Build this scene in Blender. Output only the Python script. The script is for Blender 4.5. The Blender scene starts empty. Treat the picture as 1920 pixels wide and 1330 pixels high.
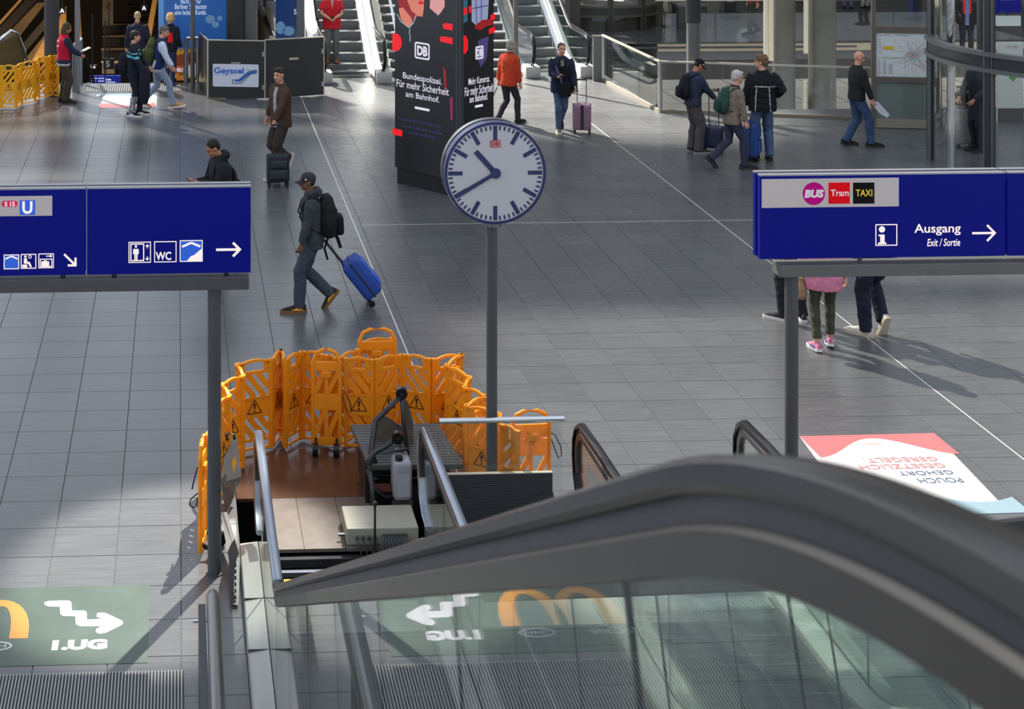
import bpy, bmesh, math, random
from mathutils import Vector, Matrix, noise
random.seed(7)
V = Vector
SC = bpy.context.scene
COL = SC.collection
PI = math.pi

# ------------------------------------------------------------------ camera
H, F, PPX, PPY = 6.25, 3000.0, 479.0, -370.0        # eye height (m), focal length and optical centre (px of 1920x1330)
PSI = math.atan(144 / 3000)
cam_d = bpy.data.cameras.new('camera')
cam = bpy.data.objects.new('camera', cam_d)
COL.objects.link(cam)
SC.camera = cam
cam.location = (0, 0, H)
cam.rotation_euler = (PI / 2, 0, -PSI)
cam_d.sensor_width = 36
cam_d.lens = F / 1920 * 36
cam_d.shift_x = (960 - PPX) / 1920
cam_d.shift_y = -(665 - PPY) / 1920
cam_d.clip_start, cam_d.clip_end = 0.1, 600
cam_d.dof.use_dof = True
cam_d.dof.focus_distance = 17
cam_d.dof.aperture_fstop = 7.1

# ------------------------------------------------------------------ sky, sun, exposure
SUN_TO = V((-0.40, 0.62, 0.675)).normalized()
w = bpy.data.worlds.new('world'); SC.world = w
w.use_nodes = True
nt = w.node_tree
bgn = nt.nodes['Background']
geo = nt.nodes.new('ShaderNodeTexCoord')
sep = nt.nodes.new('ShaderNodeSeparateXYZ')
ramp = nt.nodes.new('ShaderNodeValToRGB')
nt.links.new(geo.outputs['Generated'], sep.inputs[0])
nt.links.new(sep.outputs['Z'], ramp.inputs[0])
ramp.color_ramp.elements[0].position = 0.0
ramp.color_ramp.elements[0].color = (0.80, 0.87, 0.97, 1)
ramp.color_ramp.elements[1].position = 0.9
ramp.color_ramp.elements[1].color = (0.72, 0.79, 0.92, 1)
nt.links.new(ramp.outputs[0], bgn.inputs[0])
bgn.inputs[1].default_value = 1.28
sun_d = bpy.data.lights.new('sun', 'SUN'); sun = bpy.data.objects.new('sun', sun_d); COL.objects.link(sun)
sun_d.energy = 7.0; sun_d.angle = 0.014; sun_d.color = (1.0, 0.93, 0.82)
sun.rotation_euler = SUN_TO.to_track_quat('Z', 'Y').to_euler()
# sunlight thrown back by the glass front, high up beyond the hall
bo_d = bpy.data.lights.new('sun_spot', 'SPOT'); bo = bpy.data.objects.new('sun_spot', bo_d); COL.objects.link(bo)
BO_TO = V((0.27, 0.505, 0.819))
bo.location = V((0.0, 13.15, 0)) + BO_TO * 34
bo.rotation_euler = BO_TO.to_track_quat('Z', 'Y').to_euler()
bo_d.energy = 165000; bo_d.spot_size = math.radians(5.2); bo_d.spot_blend = 0.5; bo_d.shadow_soft_size = 0.12
bo_d.color = (1.0, 0.95, 0.86)
b2_d = bpy.data.lights.new('sun_spot', 'SPOT'); b2 = bpy.data.objects.new('sun_spot', b2_d); COL.objects.link(b2)  # added spot along the sun's direction, brightens the floor at the back
b2.location = V((7.2, 35.6, 0)) + SUN_TO * 55
b2.rotation_euler = SUN_TO.to_track_quat('Z', 'Y').to_euler()
b2_d.energy = 820000; b2_d.spot_size = math.radians(10.2); b2_d.spot_blend = 0.35; b2_d.shadow_soft_size = 0.25
b2_d.color = (1.0, 0.94, 0.84)
SC.view_settings.view_transform = 'Standard'
SC.view_settings.look = 'None'
SC.view_settings.exposure = 0.0
SC.view_settings.gamma = 1.0
SC.view_settings.use_curve_mapping = False
SC.cycles.max_bounces = 8
SC.cycles.transparent_max_bounces = 24
SC.cycles.glossy_bounces = 4
SC.cycles.caustics_reflective = False
SC.cycles.caustics_refractive = False

# ------------------------------------------------------------------ helpers
FWD = V((math.sin(PSI), math.cos(PSI), 0)); RGT = V((math.cos(PSI), -math.sin(PSI), 0)); EYE = V((0, 0, H))
def ray(x, y): return FWD + RGT * ((x - PPX) / F) - V((0, 0, (y - PPY) / F))
def G(x, y, z=0.0):
    r = ray(x, y); return EYE + r * ((z - H) / r.z)
def DY(x, y, Y):
    r = ray(x, y); return EYE + r * (Y / r.y)
def PX(p):
    d = V(p) - EYE; k = d.dot(FWD)
    return PPX + F * d.dot(RGT) / k, PPY - F * d.z / k

def lin(c):
    c = c / 255.0
    return c / 12.92 if c <= 0.04045 else ((c + 0.055) / 1.055) ** 2.4
def S(r, g, b): return (lin(r), lin(g), lin(b), 1.0)

MATS = {}
def mat(name, col, rough=0.6, metal=0.0, var=0.0, scale=8.0, bump=0.0, emit=None, estr=1.0, spec=0.5, stretch=(1, 1, 1), coat=0.0, trans=0.0):
    if name in MATS: return MATS[name]
    m = bpy.data.materials.new(name); m.use_nodes = True
    n = m.node_tree; b = n.nodes['Principled BSDF']
    b.inputs['Base Color'].default_value = col
    b.inputs['Roughness'].default_value = rough
    b.inputs['Metallic'].default_value = metal
    b.inputs['Specular IOR Level'].default_value = spec
    b.inputs['Coat Weight'].default_value = coat
    if var or bump:
        tc = n.nodes.new('ShaderNodeTexCoord'); mp = n.nodes.new('ShaderNodeMapping'); nz = n.nodes.new('ShaderNodeTexNoise')
        mp.inputs['Scale'].default_value = stretch
        nz.inputs['Scale'].default_value = scale; nz.inputs['Detail'].default_value = 5
        n.links.new(tc.outputs['Object'], mp.inputs[0]); n.links.new(mp.outputs[0], nz.inputs['Vector'])
        if var:
            r = n.nodes.new('ShaderNodeValToRGB')
            r.color_ramp.elements[0].position = 0.3; r.color_ramp.elements[1].position = 0.7
            r.color_ramp.elements[0].color = tuple(max(0, c * (1 - var)) for c in col[:3]) + (1,)
            r.color_ramp.elements[1].color = tuple(min(1, c * (1 + var)) for c in col[:3]) + (1,)
            n.links.new(nz.outputs['Fac'], r.inputs[0]); n.links.new(r.outputs[0], b.inputs['Base Color'])
        if bump:
            bp = n.nodes.new('ShaderNodeBump'); bp.inputs['Strength'].default_value = bump; bp.inputs['Distance'].default_value = 0.02
            n.links.new(nz.outputs['Fac'], bp.inputs['Height']); n.links.new(bp.outputs[0], b.inputs['Normal'])
    if emit:
        b.inputs['Emission Color'].default_value = emit; b.inputs['Emission Strength'].default_value = estr
    if trans:
        tr = n.nodes.new('ShaderNodeBsdfTranslucent'); tr.inputs[0].default_value = col
        mx = n.nodes.new('ShaderNodeMixShader'); mx.inputs[0].default_value = trans
        out = n.nodes['Material Output']
        n.links.new(b.outputs[0], mx.inputs[1]); n.links.new(tr.outputs[0], mx.inputs[2]); n.links.new(mx.outputs[0], out.inputs[0])
    MATS[name] = m
    return m
def cloth(name, col, var=0.16): return mat(name, col, 0.88, 0, var, 22, 0.35, spec=0.25)

def glass_mat(name, tint, base=0.04):
    m = bpy.data.materials.new(name); m.use_nodes = True
    n = m.node_tree; n.nodes.clear(); L = n.links.new
    out = n.nodes.new('ShaderNodeOutputMaterial'); mx = n.nodes.new('ShaderNodeMixShader')
    tr = n.nodes.new('ShaderNodeBsdfTransparent'); tr.inputs[0].default_value = tint
    gl = n.nodes.new('ShaderNodeBsdfGlossy'); gl.inputs['Roughness'].default_value = 0.0; gl.inputs[0].default_value = (.8, .8, .8, 1)
    g = n.nodes.new('ShaderNodeNewGeometry'); dt = n.nodes.new('ShaderNodeVectorMath'); dt.operation = 'DOT_PRODUCT'
    L(g.outputs['Incoming'], dt.inputs[0]); L(g.outputs['Normal'], dt.inputs[1])
    prev = dt.outputs['Value']
    for op, val, rev in (('ABSOLUTE', None, 0), ('SUBTRACT', 1.0, 1), ('POWER', 5.0, 0), ('MULTIPLY', 1 - base, 0), ('ADD', base, 0)):
        q = n.nodes.new('ShaderNodeMath'); q.operation = op
        if rev: q.inputs[0].default_value = val; L(prev, q.inputs[1])
        else:
            L(prev, q.inputs[0])
            if val is not None: q.inputs[1].default_value = val
        prev = q.outputs[0]
    L(prev, mx.inputs[0]); L(tr.outputs[0], mx.inputs[1]); L(gl.outputs[0], mx.inputs[2]); L(mx.outputs[0], out.inputs[0])
    MATS[name] = m
    return m

def link(name, data, parent=None):
    o = bpy.data.objects.new(name, data); COL.objects.link(o)
    if parent is not None: o.parent = parent
    return o
def props(o, label=None, cat=None, group=None, kind=None):
    if label: o['label'] = label
    if cat: o['category'] = cat
    if group: o['group'] = group
    if kind: o['kind'] = kind
    return o
def thing(name, label, cat, loc=(0, 0, 0), rz=0.0, group=None, kind=None):
    o = link(name, None); o.location = loc; o.rotation_euler = (0, 0, rz); o.empty_display_size = 0.2
    return props(o, label, cat, group, kind)
def base_of(p):
    b = V((0, 0, 0))
    while p is not None: b += p.location; p = p.parent
    return b
def finish(bm, name, m, parent=None, world=True, smooth=False, angle=None, label=None):
    """links bm as ONE mesh object; world: bm is in world coordinates and parent is only translated"""
    me = bpy.data.meshes.new(name)
    if world and parent is not None: bmesh.ops.translate(bm, verts=bm.verts, vec=-base_of(parent))
    bmesh.ops.recalc_face_normals(bm, faces=bm.faces)
    bm.to_mesh(me); bm.free()
    for x in (m if isinstance(m, (list, tuple)) else [m]): me.materials.append(x)
    if smooth:
        for p in me.polygons: p.use_smooth = True
        if angle: me.set_sharp_from_angle(angle=math.radians(angle))
    o = link(name, me, parent)
    if label: o['label'] = label
    return o
def top(bm, name, m, label, cat, base, group=None, kind=None, smooth=False, angle=None):
    """a thing that is one mesh, its origin at base"""
    bmesh.ops.translate(bm, verts=bm.verts, vec=-V(base))
    o = finish(bm, name, m, None, False, smooth, angle)
    o.location = base
    return props(o, label, cat, group, kind)
def NB(): return bmesh.new()
def box(bm, lo, hi, M=None, mi=0):
    r = bmesh.ops.create_cube(bm, size=1.0)
    lo, hi = V(lo), V(hi)
    for v in r['verts']:
        v.co = V((lo[i] + (v.co[i] + 0.5) * (hi[i] - lo[i]) for i in range(3)))
        if M: v.co = M @ v.co
    if mi:
        for f in {f for v in r['verts'] for f in v.link_faces}: f.material_index = mi
    return r['verts']
def rbox(bm, lo, hi, r, M=None, seg=2, mi=0):
    t = NB(); box(t, lo, hi)
    bmesh.ops.bevel(t, geom=t.edges[:], offset=r, segments=seg, profile=0.5, affect='EDGES')
    merge(bm, t, M, mi)
def merge(bm, t, M=None, mi=0):
    vm = {v: bm.verts.new(M @ v.co if M else v.co) for v in t.verts}
    for f in t.faces:
        try: nf = bm.faces.new([vm[v] for v in f.verts])
        except ValueError: continue
        nf.material_index = mi or f.material_index
    t.free()
def obox(bm, c, ax, ay, az, mi=0):
    """box centred at c with half-axes ax, ay, az"""
    c, ax, ay, az = V(c), V(ax), V(ay), V(az)
    M = Matrix((ax, ay, az)).transposed().to_4x4(); M.translation = c
    box(bm, (-1, -1, -1), (1, 1, 1), M, mi)
def bar(bm, a, b, wx, wz, up=V((0, 0, 1)), mi=0):
    a, b = V(a), V(b); d = b - a
    s = d.cross(up)
    if s.length < 1e-6: s = d.cross(V((1, 0, 0)))
    s.normalize(); u = s.cross(d).normalized()
    obox(bm, (a + b) / 2, d / 2, s * wx / 2, u * wz / 2, mi)
def tube(bm, pts, rads, ref=V((1, 0, 0)), seg=12, cap=True, mi=0, closed=False):
    pts = [V(p) for p in pts]; n = len(pts)
    if not isinstance(rads, (list, tuple)): rads = [rads] * n
    rings = []
    for i, p in enumerate(pts):
        if closed: t = pts[(i + 1) % n] - pts[i - 1]
        else: t = pts[min(i + 1, n - 1)] - pts[max(i - 1, 0)]
        t.normalize()
        a = ref - t * ref.dot(t)
        if a.length < 1e-3: a = t.orthogonal()
        a.normalize(); b = t.cross(a)
        r = rads[i]; rx, ry = r if isinstance(r, (list, tuple)) else (r, r)
        rings.append([bm.verts.new(p + a * rx * math.cos(2 * PI * k / seg) + b * ry * math.sin(2 * PI * k / seg)) for k in range(seg)])
    for i in range(n if closed else n - 1):
        A, B = rings[i], rings[(i + 1) % n]
        for k in range(seg):
            f = bm.faces.new((A[k], A[(k + 1) % seg], B[(k + 1) % seg], B[k])); f.material_index = mi
    if cap and not closed:
        for rg in (rings[0][::-1], rings[-1]):
            f = bm.faces.new(rg); f.material_index = mi
    return rings
def cyl(bm, a, b, r, seg=16, mi=0, r2=None): tube(bm, [a, b], [r, r2 if r2 else r], seg=seg, mi=mi)
def ell(bm, c, r, M=None, u=14, v=9, mi=0):
    t = NB(); bmesh.ops.create_uvsphere(t, u_segments=u, v_segments=v, radius=1.0)
    c = V(c)
    for q in t.verts: q.co = V((q.co.x * r[0], q.co.y * r[1], q.co.z * r[2])) + c
    merge(bm, t, M, mi)
def poly(bm, pts, th=0.0, nrm=None, mi=0):
    """a flat outline, given thickness th along nrm"""
    vs = [bm.verts.new(V(p)) for p in pts]
    f = bm.faces.new(vs); f.material_index = mi
    if th:
        r = bmesh.ops.extrude_face_region(bm, geom=[f])
        nv = [g for g in r['geom'] if isinstance(g, bmesh.types.BMVert)]
        nf = [g for g in r['geom'] if isinstance(g, bmesh.types.BMFace)]
        bm.normal_update()
        bmesh.ops.translate(bm, verts=nv, vec=V(nrm) * th)
        bmesh.ops.triangulate(bm, faces=[x for x in [f] + nf if x.is_valid])
class Frame:
    """a flat face: origin, right and up vectors, normal towards the viewer"""
    def __init__(s, o, right, up): s.o, s.r, s.u = V(o), V(right).normalized(), V(up).normalized(); s.n = s.r.cross(s.u)
    def at(s, u, v, d=0.0): return s.o + s.r * u + s.u * v + s.n * d
    def px(s, x, y):
        r = ray(x, y); t = (s.o - EYE).dot(s.n) / r.dot(s.n); p = EYE + r * t - s.o
        return p.dot(s.r), p.dot(s.u)
def flat(fr, pts, name, m, parent, d=0.002, th=0.0015, label=None):
    bm = NB(); poly(bm, [fr.at(u, v, d) for u, v in pts], th, fr.n)
    return finish(bm, name, m, parent, label=label)
def flats(fr, polys, name, m, parent, d=0.002, th=0.0015, label=None):
    bm = NB()
    for pts in polys: poly(bm, [fr.at(u, v, d) for u, v in pts], th, fr.n)
    return finish(bm, name, m, parent, label=label)
def stroke(pts, w):
    """2-D polyline to a list of quads of width w"""
    out = []
    for (a, b), (c, d) in zip(pts[:-1], pts[1:]):
        L = math.hypot(c - a, d - b) or 1; nx, ny = -(d - b) / L * w / 2, (c - a) / L * w / 2
        ex, ey = (c - a) / L * w / 2 * 0.0, (d - b) / L * w / 2 * 0.0
        out.append([(a - ex + nx, b - ey + ny), (a - ex - nx, b - ey - ny), (c + ex - nx, d + ey - ny), (c + ex + nx, d + ey + ny)])
    return out
def rrect(u0, v0, u1, v1, r, seg=5):
    pts = []
    for cx, cy, a0 in ((u1 - r, v0 + r, -90), (u1 - r, v1 - r, 0), (u0 + r, v1 - r, 90), (u0 + r, v0 + r, 180)):
        for k in range(seg + 1):
            a = math.radians(a0 + 90 * k / seg); pts.append((cx + r * math.cos(a), cy + r * math.sin(a)))
    return pts
def circ(cx, cy, r, seg=32, ry=None): return [(cx + r * math.cos(2 * PI * k / seg), cy + (ry or r) * math.sin(2 * PI * k / seg)) for k in range(seg)]
def outline(u0, v0, u1, v1, t):
    return [[(u0, v0), (u1, v0), (u1, v0 + t), (u0, v0 + t)], [(u0, v1 - t), (u1, v1 - t), (u1, v1), (u0, v1)],
            [(u0, v0 + t), (u0 + t, v0 + t), (u0 + t, v1 - t), (u0, v1 - t)], [(u1 - t, v0 + t), (u1, v0 + t), (u1, v1 - t), (u1 - t, v1 - t)]]
def text(fr, s, u0, v0, u1, v1, m, parent, bold=0.0, d=0.002, shear=0.0, name='lettering', label=None, align='LEFT'):
    """lettering fitted into the rectangle u0..u1, v0..v1 of a frame"""
    cu = bpy.data.curves.new('t', 'FONT'); cu.body = s; cu.size = 1.0; cu.offset = bold; cu.shear = shear; cu.resolution_u = 3; cu.align_x = align
    o = bpy.data.objects.new('t', cu); COL.objects.link(o)
    me = bpy.data.meshes.new_from_object(o.evaluated_get(bpy.context.evaluated_depsgraph_get()))
    bpy.data.objects.remove(o); bpy.data.curves.remove(cu)
    bm = NB(); bm.from_mesh(me); bpy.data.meshes.remove(me)
    xs = [v.co.x for v in bm.verts]; ys = [v.co.y for v in bm.verts]
    x0, x1, y0, y1 = min(xs), max(xs), min(ys), max(ys)
    for v in bm.verts:
        v.co = fr.at(u0 + (v.co.x - x0) / (x1 - x0) * (u1 - u0), v0 + (v.co.y - y0) / (y1 - y0) * (v1 - v0), d)
    return finish(bm, name, m, parent, label=label)
def tpx(fr, s, x0, y0, x1, y1, m, parent, **k):
    a = fr.px(x0, y1); b = fr.px(x1, y0)
    return text(fr, s, a[0], a[1], b[0], b[1], m, parent, **k)
def subtract(rects, hole):
    out = []; a0, b0, a1, b1 = hole
    for x0, y0, x1, y1 in rects:
        if a0 >= x1 or a1 <= x0 or b0 >= y1 or b1 <= y0: out.append((x0, y0, x1, y1)); continue
        if y0 < b0: out.append((x0, y0, x1, b0)); y0 = b0
        if y1 > b1: out.append((x0, b1, x1, y1)); y1 = b1
        if x0 < a0: out.append((x0, y0, a0, y1))
        if x1 > a1: out.append((a1, y0, x1, y1))
    return out

# ------------------------------------------------------------------ materials
steel = mat('brushed_steel', S(196, 198, 194), 0.28, 1.0, 0.10, 5, 0.0, stretch=(30, 1, 30))
steel_dark = mat('dark_steel', S(120, 122, 124), 0.34, 1.0, 0.12, 6)
chrome = mat('polished_steel', S(205, 208, 212), 0.14, 1.0)
grey_paint = mat('grey_paint', S(92, 92, 90), 0.5, 0.0, 0.08, 4)
post_paint = mat('charcoal_post_paint', S(70, 71, 74), 0.45, 0.0, 0.08, 4)
dark_paint = mat('dark_grey_paint', S(58, 59, 62), 0.5, 0.0, 0.1, 4)
black_rubber = mat('black_rubber', S(20, 20, 21), 0.27, 0.0, 0.12, 12, spec=0.28)
black_plastic = mat('black_plastic', S(24, 24, 26), 0.42)
black_matte = mat('black_matte', S(14, 14, 16), 0.7)
white_paint = mat('white_paint', S(222, 222, 224), 0.5)
white_print = mat('white_print', S(236, 228, 222), 0.6)
glass_green = glass_mat('green_tinted_glass', (0.93, 0.975, 0.955, 1))
glass_clear = glass_mat('clear_glass', (0.96, 0.98, 0.975, 1))
# ------------------------------------------------------------------ floor
def floor_material():
    m = bpy.data.materials.new('slate_tile'); m.use_nodes = True
    n = m.node_tree; b = n.nodes['Principled BSDF']; L = n.links.new
    g = n.nodes.new('ShaderNodeNewGeometry')
    mp = n.nodes.new('ShaderNodeMapping'); mp.inputs['Location'].default_value = (-TX0 / TW, -TY0 / TD, 0); mp.inputs['Scale'].default_value = (1 / TW, 1 / TD, 0)
    L(g.outputs['Position'], mp.inputs[0])
    fl = n.nodes.new('ShaderNodeVectorMath'); fl.operation = 'FLOOR'; L(mp.outputs[0], fl.inputs[0])
    wn = n.nodes.new('ShaderNodeTexWhiteNoise'); L(fl.outputs[0], wn.inputs['Vector'])
    mp2 = n.nodes.new('ShaderNodeMapping'); mp2.inputs['Scale'].default_value = (1.2, 14, 1); L(g.outputs['Position'], mp2.inputs[0])
    ad = n.nodes.new('ShaderNodeVectorMath'); ad.operation = 'ADD'; L(mp2.outputs[0], ad.inputs[0]); L(wn.outputs['Color'], ad.inputs[1])
    nz = n.nodes.new('ShaderNodeTexNoise'); nz.inputs['Scale'].default_value = 2.2; nz.inputs['Detail'].default_value = 8; L(ad.outputs[0], nz.inputs['Vector'])
    n2 = n.nodes.new('ShaderNodeTexNoise'); n2.inputs['Scale'].default_value = 0.35; n2.inputs['Detail'].default_value = 3; L(g.outputs['Position'], n2.inputs['Vector'])
    r = n.nodes.new('ShaderNodeValToRGB'); r.color_ramp.elements[0].position = 0.25; r.color_ramp.elements[1].position = 0.75
    r.color_ramp.elements[0].color = (0.066, 0.068, 0.071, 1); r.color_ramp.elements[1].color = (0.109, 0.111, 0.113, 1)
    mx = n.nodes.new('ShaderNodeMix'); mx.inputs[0].default_value = 0.18
    L(nz.outputs['Fac'], mx.inputs[2]); L(wn.outputs['Value'], mx.inputs[3]); L(mx.outputs[0], r.inputs[0]); L(r.outputs[0], b.inputs['Base Color'])
    rr = n.nodes.new('ShaderNodeMapRange'); rr.inputs['To Min'].default_value = 0.19; rr.inputs['To Max'].default_value = 0.36
    m3 = n.nodes.new('ShaderNodeMix'); m3.inputs[0].default_value = 0.35; L(n2.outputs['Fac'], m3.inputs[2]); L(nz.outputs['Fac'], m3.inputs[3])
    L(m3.outputs[0], rr.inputs[0]); L(rr.outputs[0], b.inputs['Roughness'])
    b.inputs['Specular IOR Level'].default_value = 0.6
    return m
TW, TD = 0.5356, 0.531
TX0 = 0.019
TY0 = G(200, 988).y
slate = floor_material()
grout = mat('grout', S(98, 98, 96), 0.8)
WELLS = [(0.50, 9.0, 2.235, 15.45), (3.235, 9.0, 4.965, 13.92), (-9.0, 35.75, 0.42, 62.0), (0.42, 37.3, 2.75, 62.0), (9.78, 32.05, 24.0, 41.0)]
floor = thing('floor', None, None, (0, 0, 0), kind='structure')
rects = [(-14, 2, 26, 41.0), (2.75, 41, 9.6, 50.5), (12.4, 41, 14.2, 44.4), (14.2, 41, 26, 50.5)]
for hl in WELLS: rects = [q for r_ in rects for q in subtract([r_], hl)]
bm = NB()
for x0, y0, x1, y1 in rects: box(bm, (x0, y0, -0.45), (x1, y1, -0.007))
finish(bm, 'floor_bed', grout, floor)
cells = []
for i in range(-22, 46):
    for j in range(-10, 56):
        c = [(TX0 + i * TW, TY0 + j * TD, TX0 + (i + 1) * TW, TY0 + (j + 1) * TD)]
        for hl in WELLS: c = [q for r_ in c for q in subtract([r_], hl)]
        for x0, y0, x1, y1 in c:
            if x1 - x0 < 0.03 or y1 - y0 < 0.03: continue
            cx, cy = PX(((x0 + x1) / 2, (y0 + y1) / 2, 0))
            if -1100 < cx < 2500 and -40 < cy < 1650: cells.append((x0, y0, x1, y1, cy, abs(x1 - x0 - TW) < 1e-4 and abs(y1 - y0 - TD) < 1e-4))
cells.sort(key=lambda c: (not (-60 < PX(((c[0] + c[2]) / 2, (c[1] + c[3]) / 2, 0))[0] < 1980 and c[4] < 1360), -c[4]))
J = 0.0016
def tile_geo(bm, x0, y0, x1, y1):
    x0, y0, x1, y1 = x0 + J, y0 + J, x1 - J, y1 - J; e = 0.003
    a = [bm.verts.new(p) for p in ((x0, y0, -.006), (x1, y0, -.006), (x1, y1, -.006), (x0, y1, -.006))]
    b = [bm.verts.new(p) for p in ((x0 + e, y0 + e, 0), (x1 - e, y0 + e, 0), (x1 - e, y1 - e, 0), (x0 + e, y1 - e, 0))]
    bm.faces.new(b)
    for k in range(4): bm.faces.new((a[k], a[(k + 1) % 4], b[(k + 1) % 4], b[k]))
bm = NB(); tile_geo(bm, 0, 0, TW, TD)
t0 = finish(bm, 'floor_tile', slate, floor)
tile_me = t0.data
bm = NB(); used = 0; first = True
for c in cells:
    if used < 299:
        if c[5]:
            o = t0 if first else link('floor_tile', tile_me, floor); first = False
            o.location = (c[0], c[1], 0)
        else:
            b2 = NB(); tile_geo(b2, 0, 0, c[2] - c[0], c[3] - c[1])
            o = finish(b2, 'floor_tile', slate, floor, False); o.location = (c[0], c[1], 0)
        used += 1
    else: tile_geo(bm, *c[:4])
props(finish(bm, 'distant_floor_tiles', slate, floor), kind='stuff')
brass = mat('pale_joint_strip', S(208, 206, 198), 0.35, 0.3)
for xj in (TX0 + 5 * TW - 0.1, TX0 + 15 * TW - 0.02):
    bm = NB(); box(bm, (xj - .008, 8, -.004), (xj + .008, 31.9 if xj > 5 else 35, .0012)); finish(bm, 'joint_strip', brass, floor)
bm = NB(); yj = G(760, 421).y; box(bm, (TX0 + 5 * TW, yj - .007, -.004), (13, yj + .007, .0012)); finish(bm, 'joint_strip', brass, floor)

# upper floor the viewer stands on, lower level, hall shell
bm = NB(); box(bm, (-12, -8, 4.2), (14, 0.55, 4.68))
props(finish(bm, 'floor', mat('upper_floor_stone', S(95, 95, 96), 0.4, 0, .1, 3), None), kind='structure')
def plank_floor(name, col, jcol, w, l):
    m = bpy.data.materials.new(name); m.use_nodes = True; n = m.node_tree; b = n.nodes['Principled BSDF']
    g = n.nodes.new('ShaderNodeNewGeometry'); br = n.nodes.new('ShaderNodeTexBrick')
    br.inputs['Scale'].default_value = 1; br.inputs['Brick Width'].default_value = l; br.inputs['Row Height'].default_value = w
    br.inputs['Mortar Size'].default_value = 0.05; br.inputs['Color1'].default_value = col; br.inputs['Color2'].default_value = tuple(c * .86 for c in col[:3]) + (1,)
    br.inputs['Mortar'].default_value = jcol; br.offset = 0.0
    sw = n.nodes.new('ShaderNodeMapping'); sw.inputs['Rotation'].default_value = (0, 0, PI / 2)
    n.links.new(g.outputs['Position'], sw.inputs[0]); n.links.new(sw.outputs[0], br.inputs[0]); n.links.new(br.outputs['Color'], b.inputs['Base Color'])
    b.inputs['Roughness'].default_value = 0.5
    return m
bm = NB(); box(bm, (2.7, 38, -5.6), (60, 130, -5.2))
props(finish(bm, 'floor', plank_floor('lower_level_tiles', S(226, 208, 176), S(96, 90, 78), 1.6, 3.0), None), kind='structure')
dark_hall = mat('dark_brown_hall', S(58, 46, 33), 0.7, 0, .25, 1.2)
hall_black = mat('dark_hall', S(34, 32, 30), 0.8, 0, .2, 1.0)
# deep hall below the stair well at the back left
bm = NB()
box(bm, (-14, 62, -9), (2.9, 62.4, .85)); props(finish(bm, 'wall_back', dark_hall, None), kind='structure')
bm = NB(); box(bm, (-14, 35.0, -9.4), (4, 62, -9)); props(finish(bm, 'floor', hall_black, None), kind='structure')
bm = NB(); box(bm, (2.6, 36, -9), (2.75, 62, -0.46)); props(finish(bm, 'wall_right', hall_black, None), kind='structure')
bm = NB(); box(bm, (-14.3, 35, -9), (-14, 62, -.1)); props(finish(bm, 'wall_left', hall_black, None), kind='structure')
bm = NB(); box(bm, (-14, 35.0, -9), (4, 35.3, -0.46)); props(finish(bm, 'wall_front', hall_black, None), kind='structure')
bm = NB(); box(bm, (-14, 47.2, .55), (2.9, 62, .85)); props(finish(bm, 'ceiling', dark_hall, None), kind='structure')  # low cover added to keep the hall dark, clear of the floor reflection
# upper galleries over the right-hand back of the hall
gal = mat('gallery_concrete', S(98, 94, 86), 0.7, 0, .12, 1.5)
bm = NB(); box(bm, (9.0, 42.0, 5.0), (40, 75, 5.6)); props(finish(bm, 'ceiling', gal, None), kind='structure')
bm = NB(); box(bm, (8.5, 75.0, 5.6), (44, 75.5, 25.0)); props(finish(bm, 'wall_back', gal, None), kind='structure')  # unseen; height and width set to darken the floor's reflection at the right
bm = NB(); box(bm, (27.0, 14.0, -.4), (27.4, 75, 13.0)); props(finish(bm, 'wall_right', gal, None), kind='structure')
# added sun blockers, unseen high above; their gaps shape the sun patches below
RZ = 40.0
def blocker_shift(x, y): k = RZ / SUN_TO.z; return x + SUN_TO.x * k, y + SUN_TO.y * k
shade = [(-14, 6, 16, 30.2), (-14, 31.1, 9.6, 31.8), (9.6, 29, 27, 33.5)]
for hl in [(2.9, 6, 12.5, 19.6), (9.2, 20.5, 12, 22.5), (-4, 26.5, -1.5, 27.4)]: shade = [q for r_ in shade for q in subtract([r_], hl)]
blocker_m = mat('sun_blocker', S(120, 120, 118), 0.7)
for x0, y0, x1, y1 in shade:
    bm = NB(); a = blocker_shift(x0, y0); b = blocker_shift(x1, y1); box(bm, (a[0], a[1], RZ), (b[0], b[1], RZ + .2))
    props(finish(bm, 'ceiling', blocker_m, None), kind='structure')  # added panel overhead that only keeps sun off the floor

# gallery slab edge seen across the void
bm = NB(); box(bm, (12.4, 40.9, -.20), (24, 41.0, -.02))
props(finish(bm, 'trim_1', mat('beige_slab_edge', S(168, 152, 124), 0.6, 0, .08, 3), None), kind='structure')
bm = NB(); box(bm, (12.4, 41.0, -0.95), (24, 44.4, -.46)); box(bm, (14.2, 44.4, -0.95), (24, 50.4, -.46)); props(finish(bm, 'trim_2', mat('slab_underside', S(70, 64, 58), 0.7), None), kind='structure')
bm = NB()
for k in range(12):
    cyl(bm, (12.7 + k * .45, 40.91, -.1), (10.3 + k * .45, 40.885, -.1), .025, 8)
props(finish(bm, 'trim_3', dark_paint, None), kind='structure')

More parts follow.
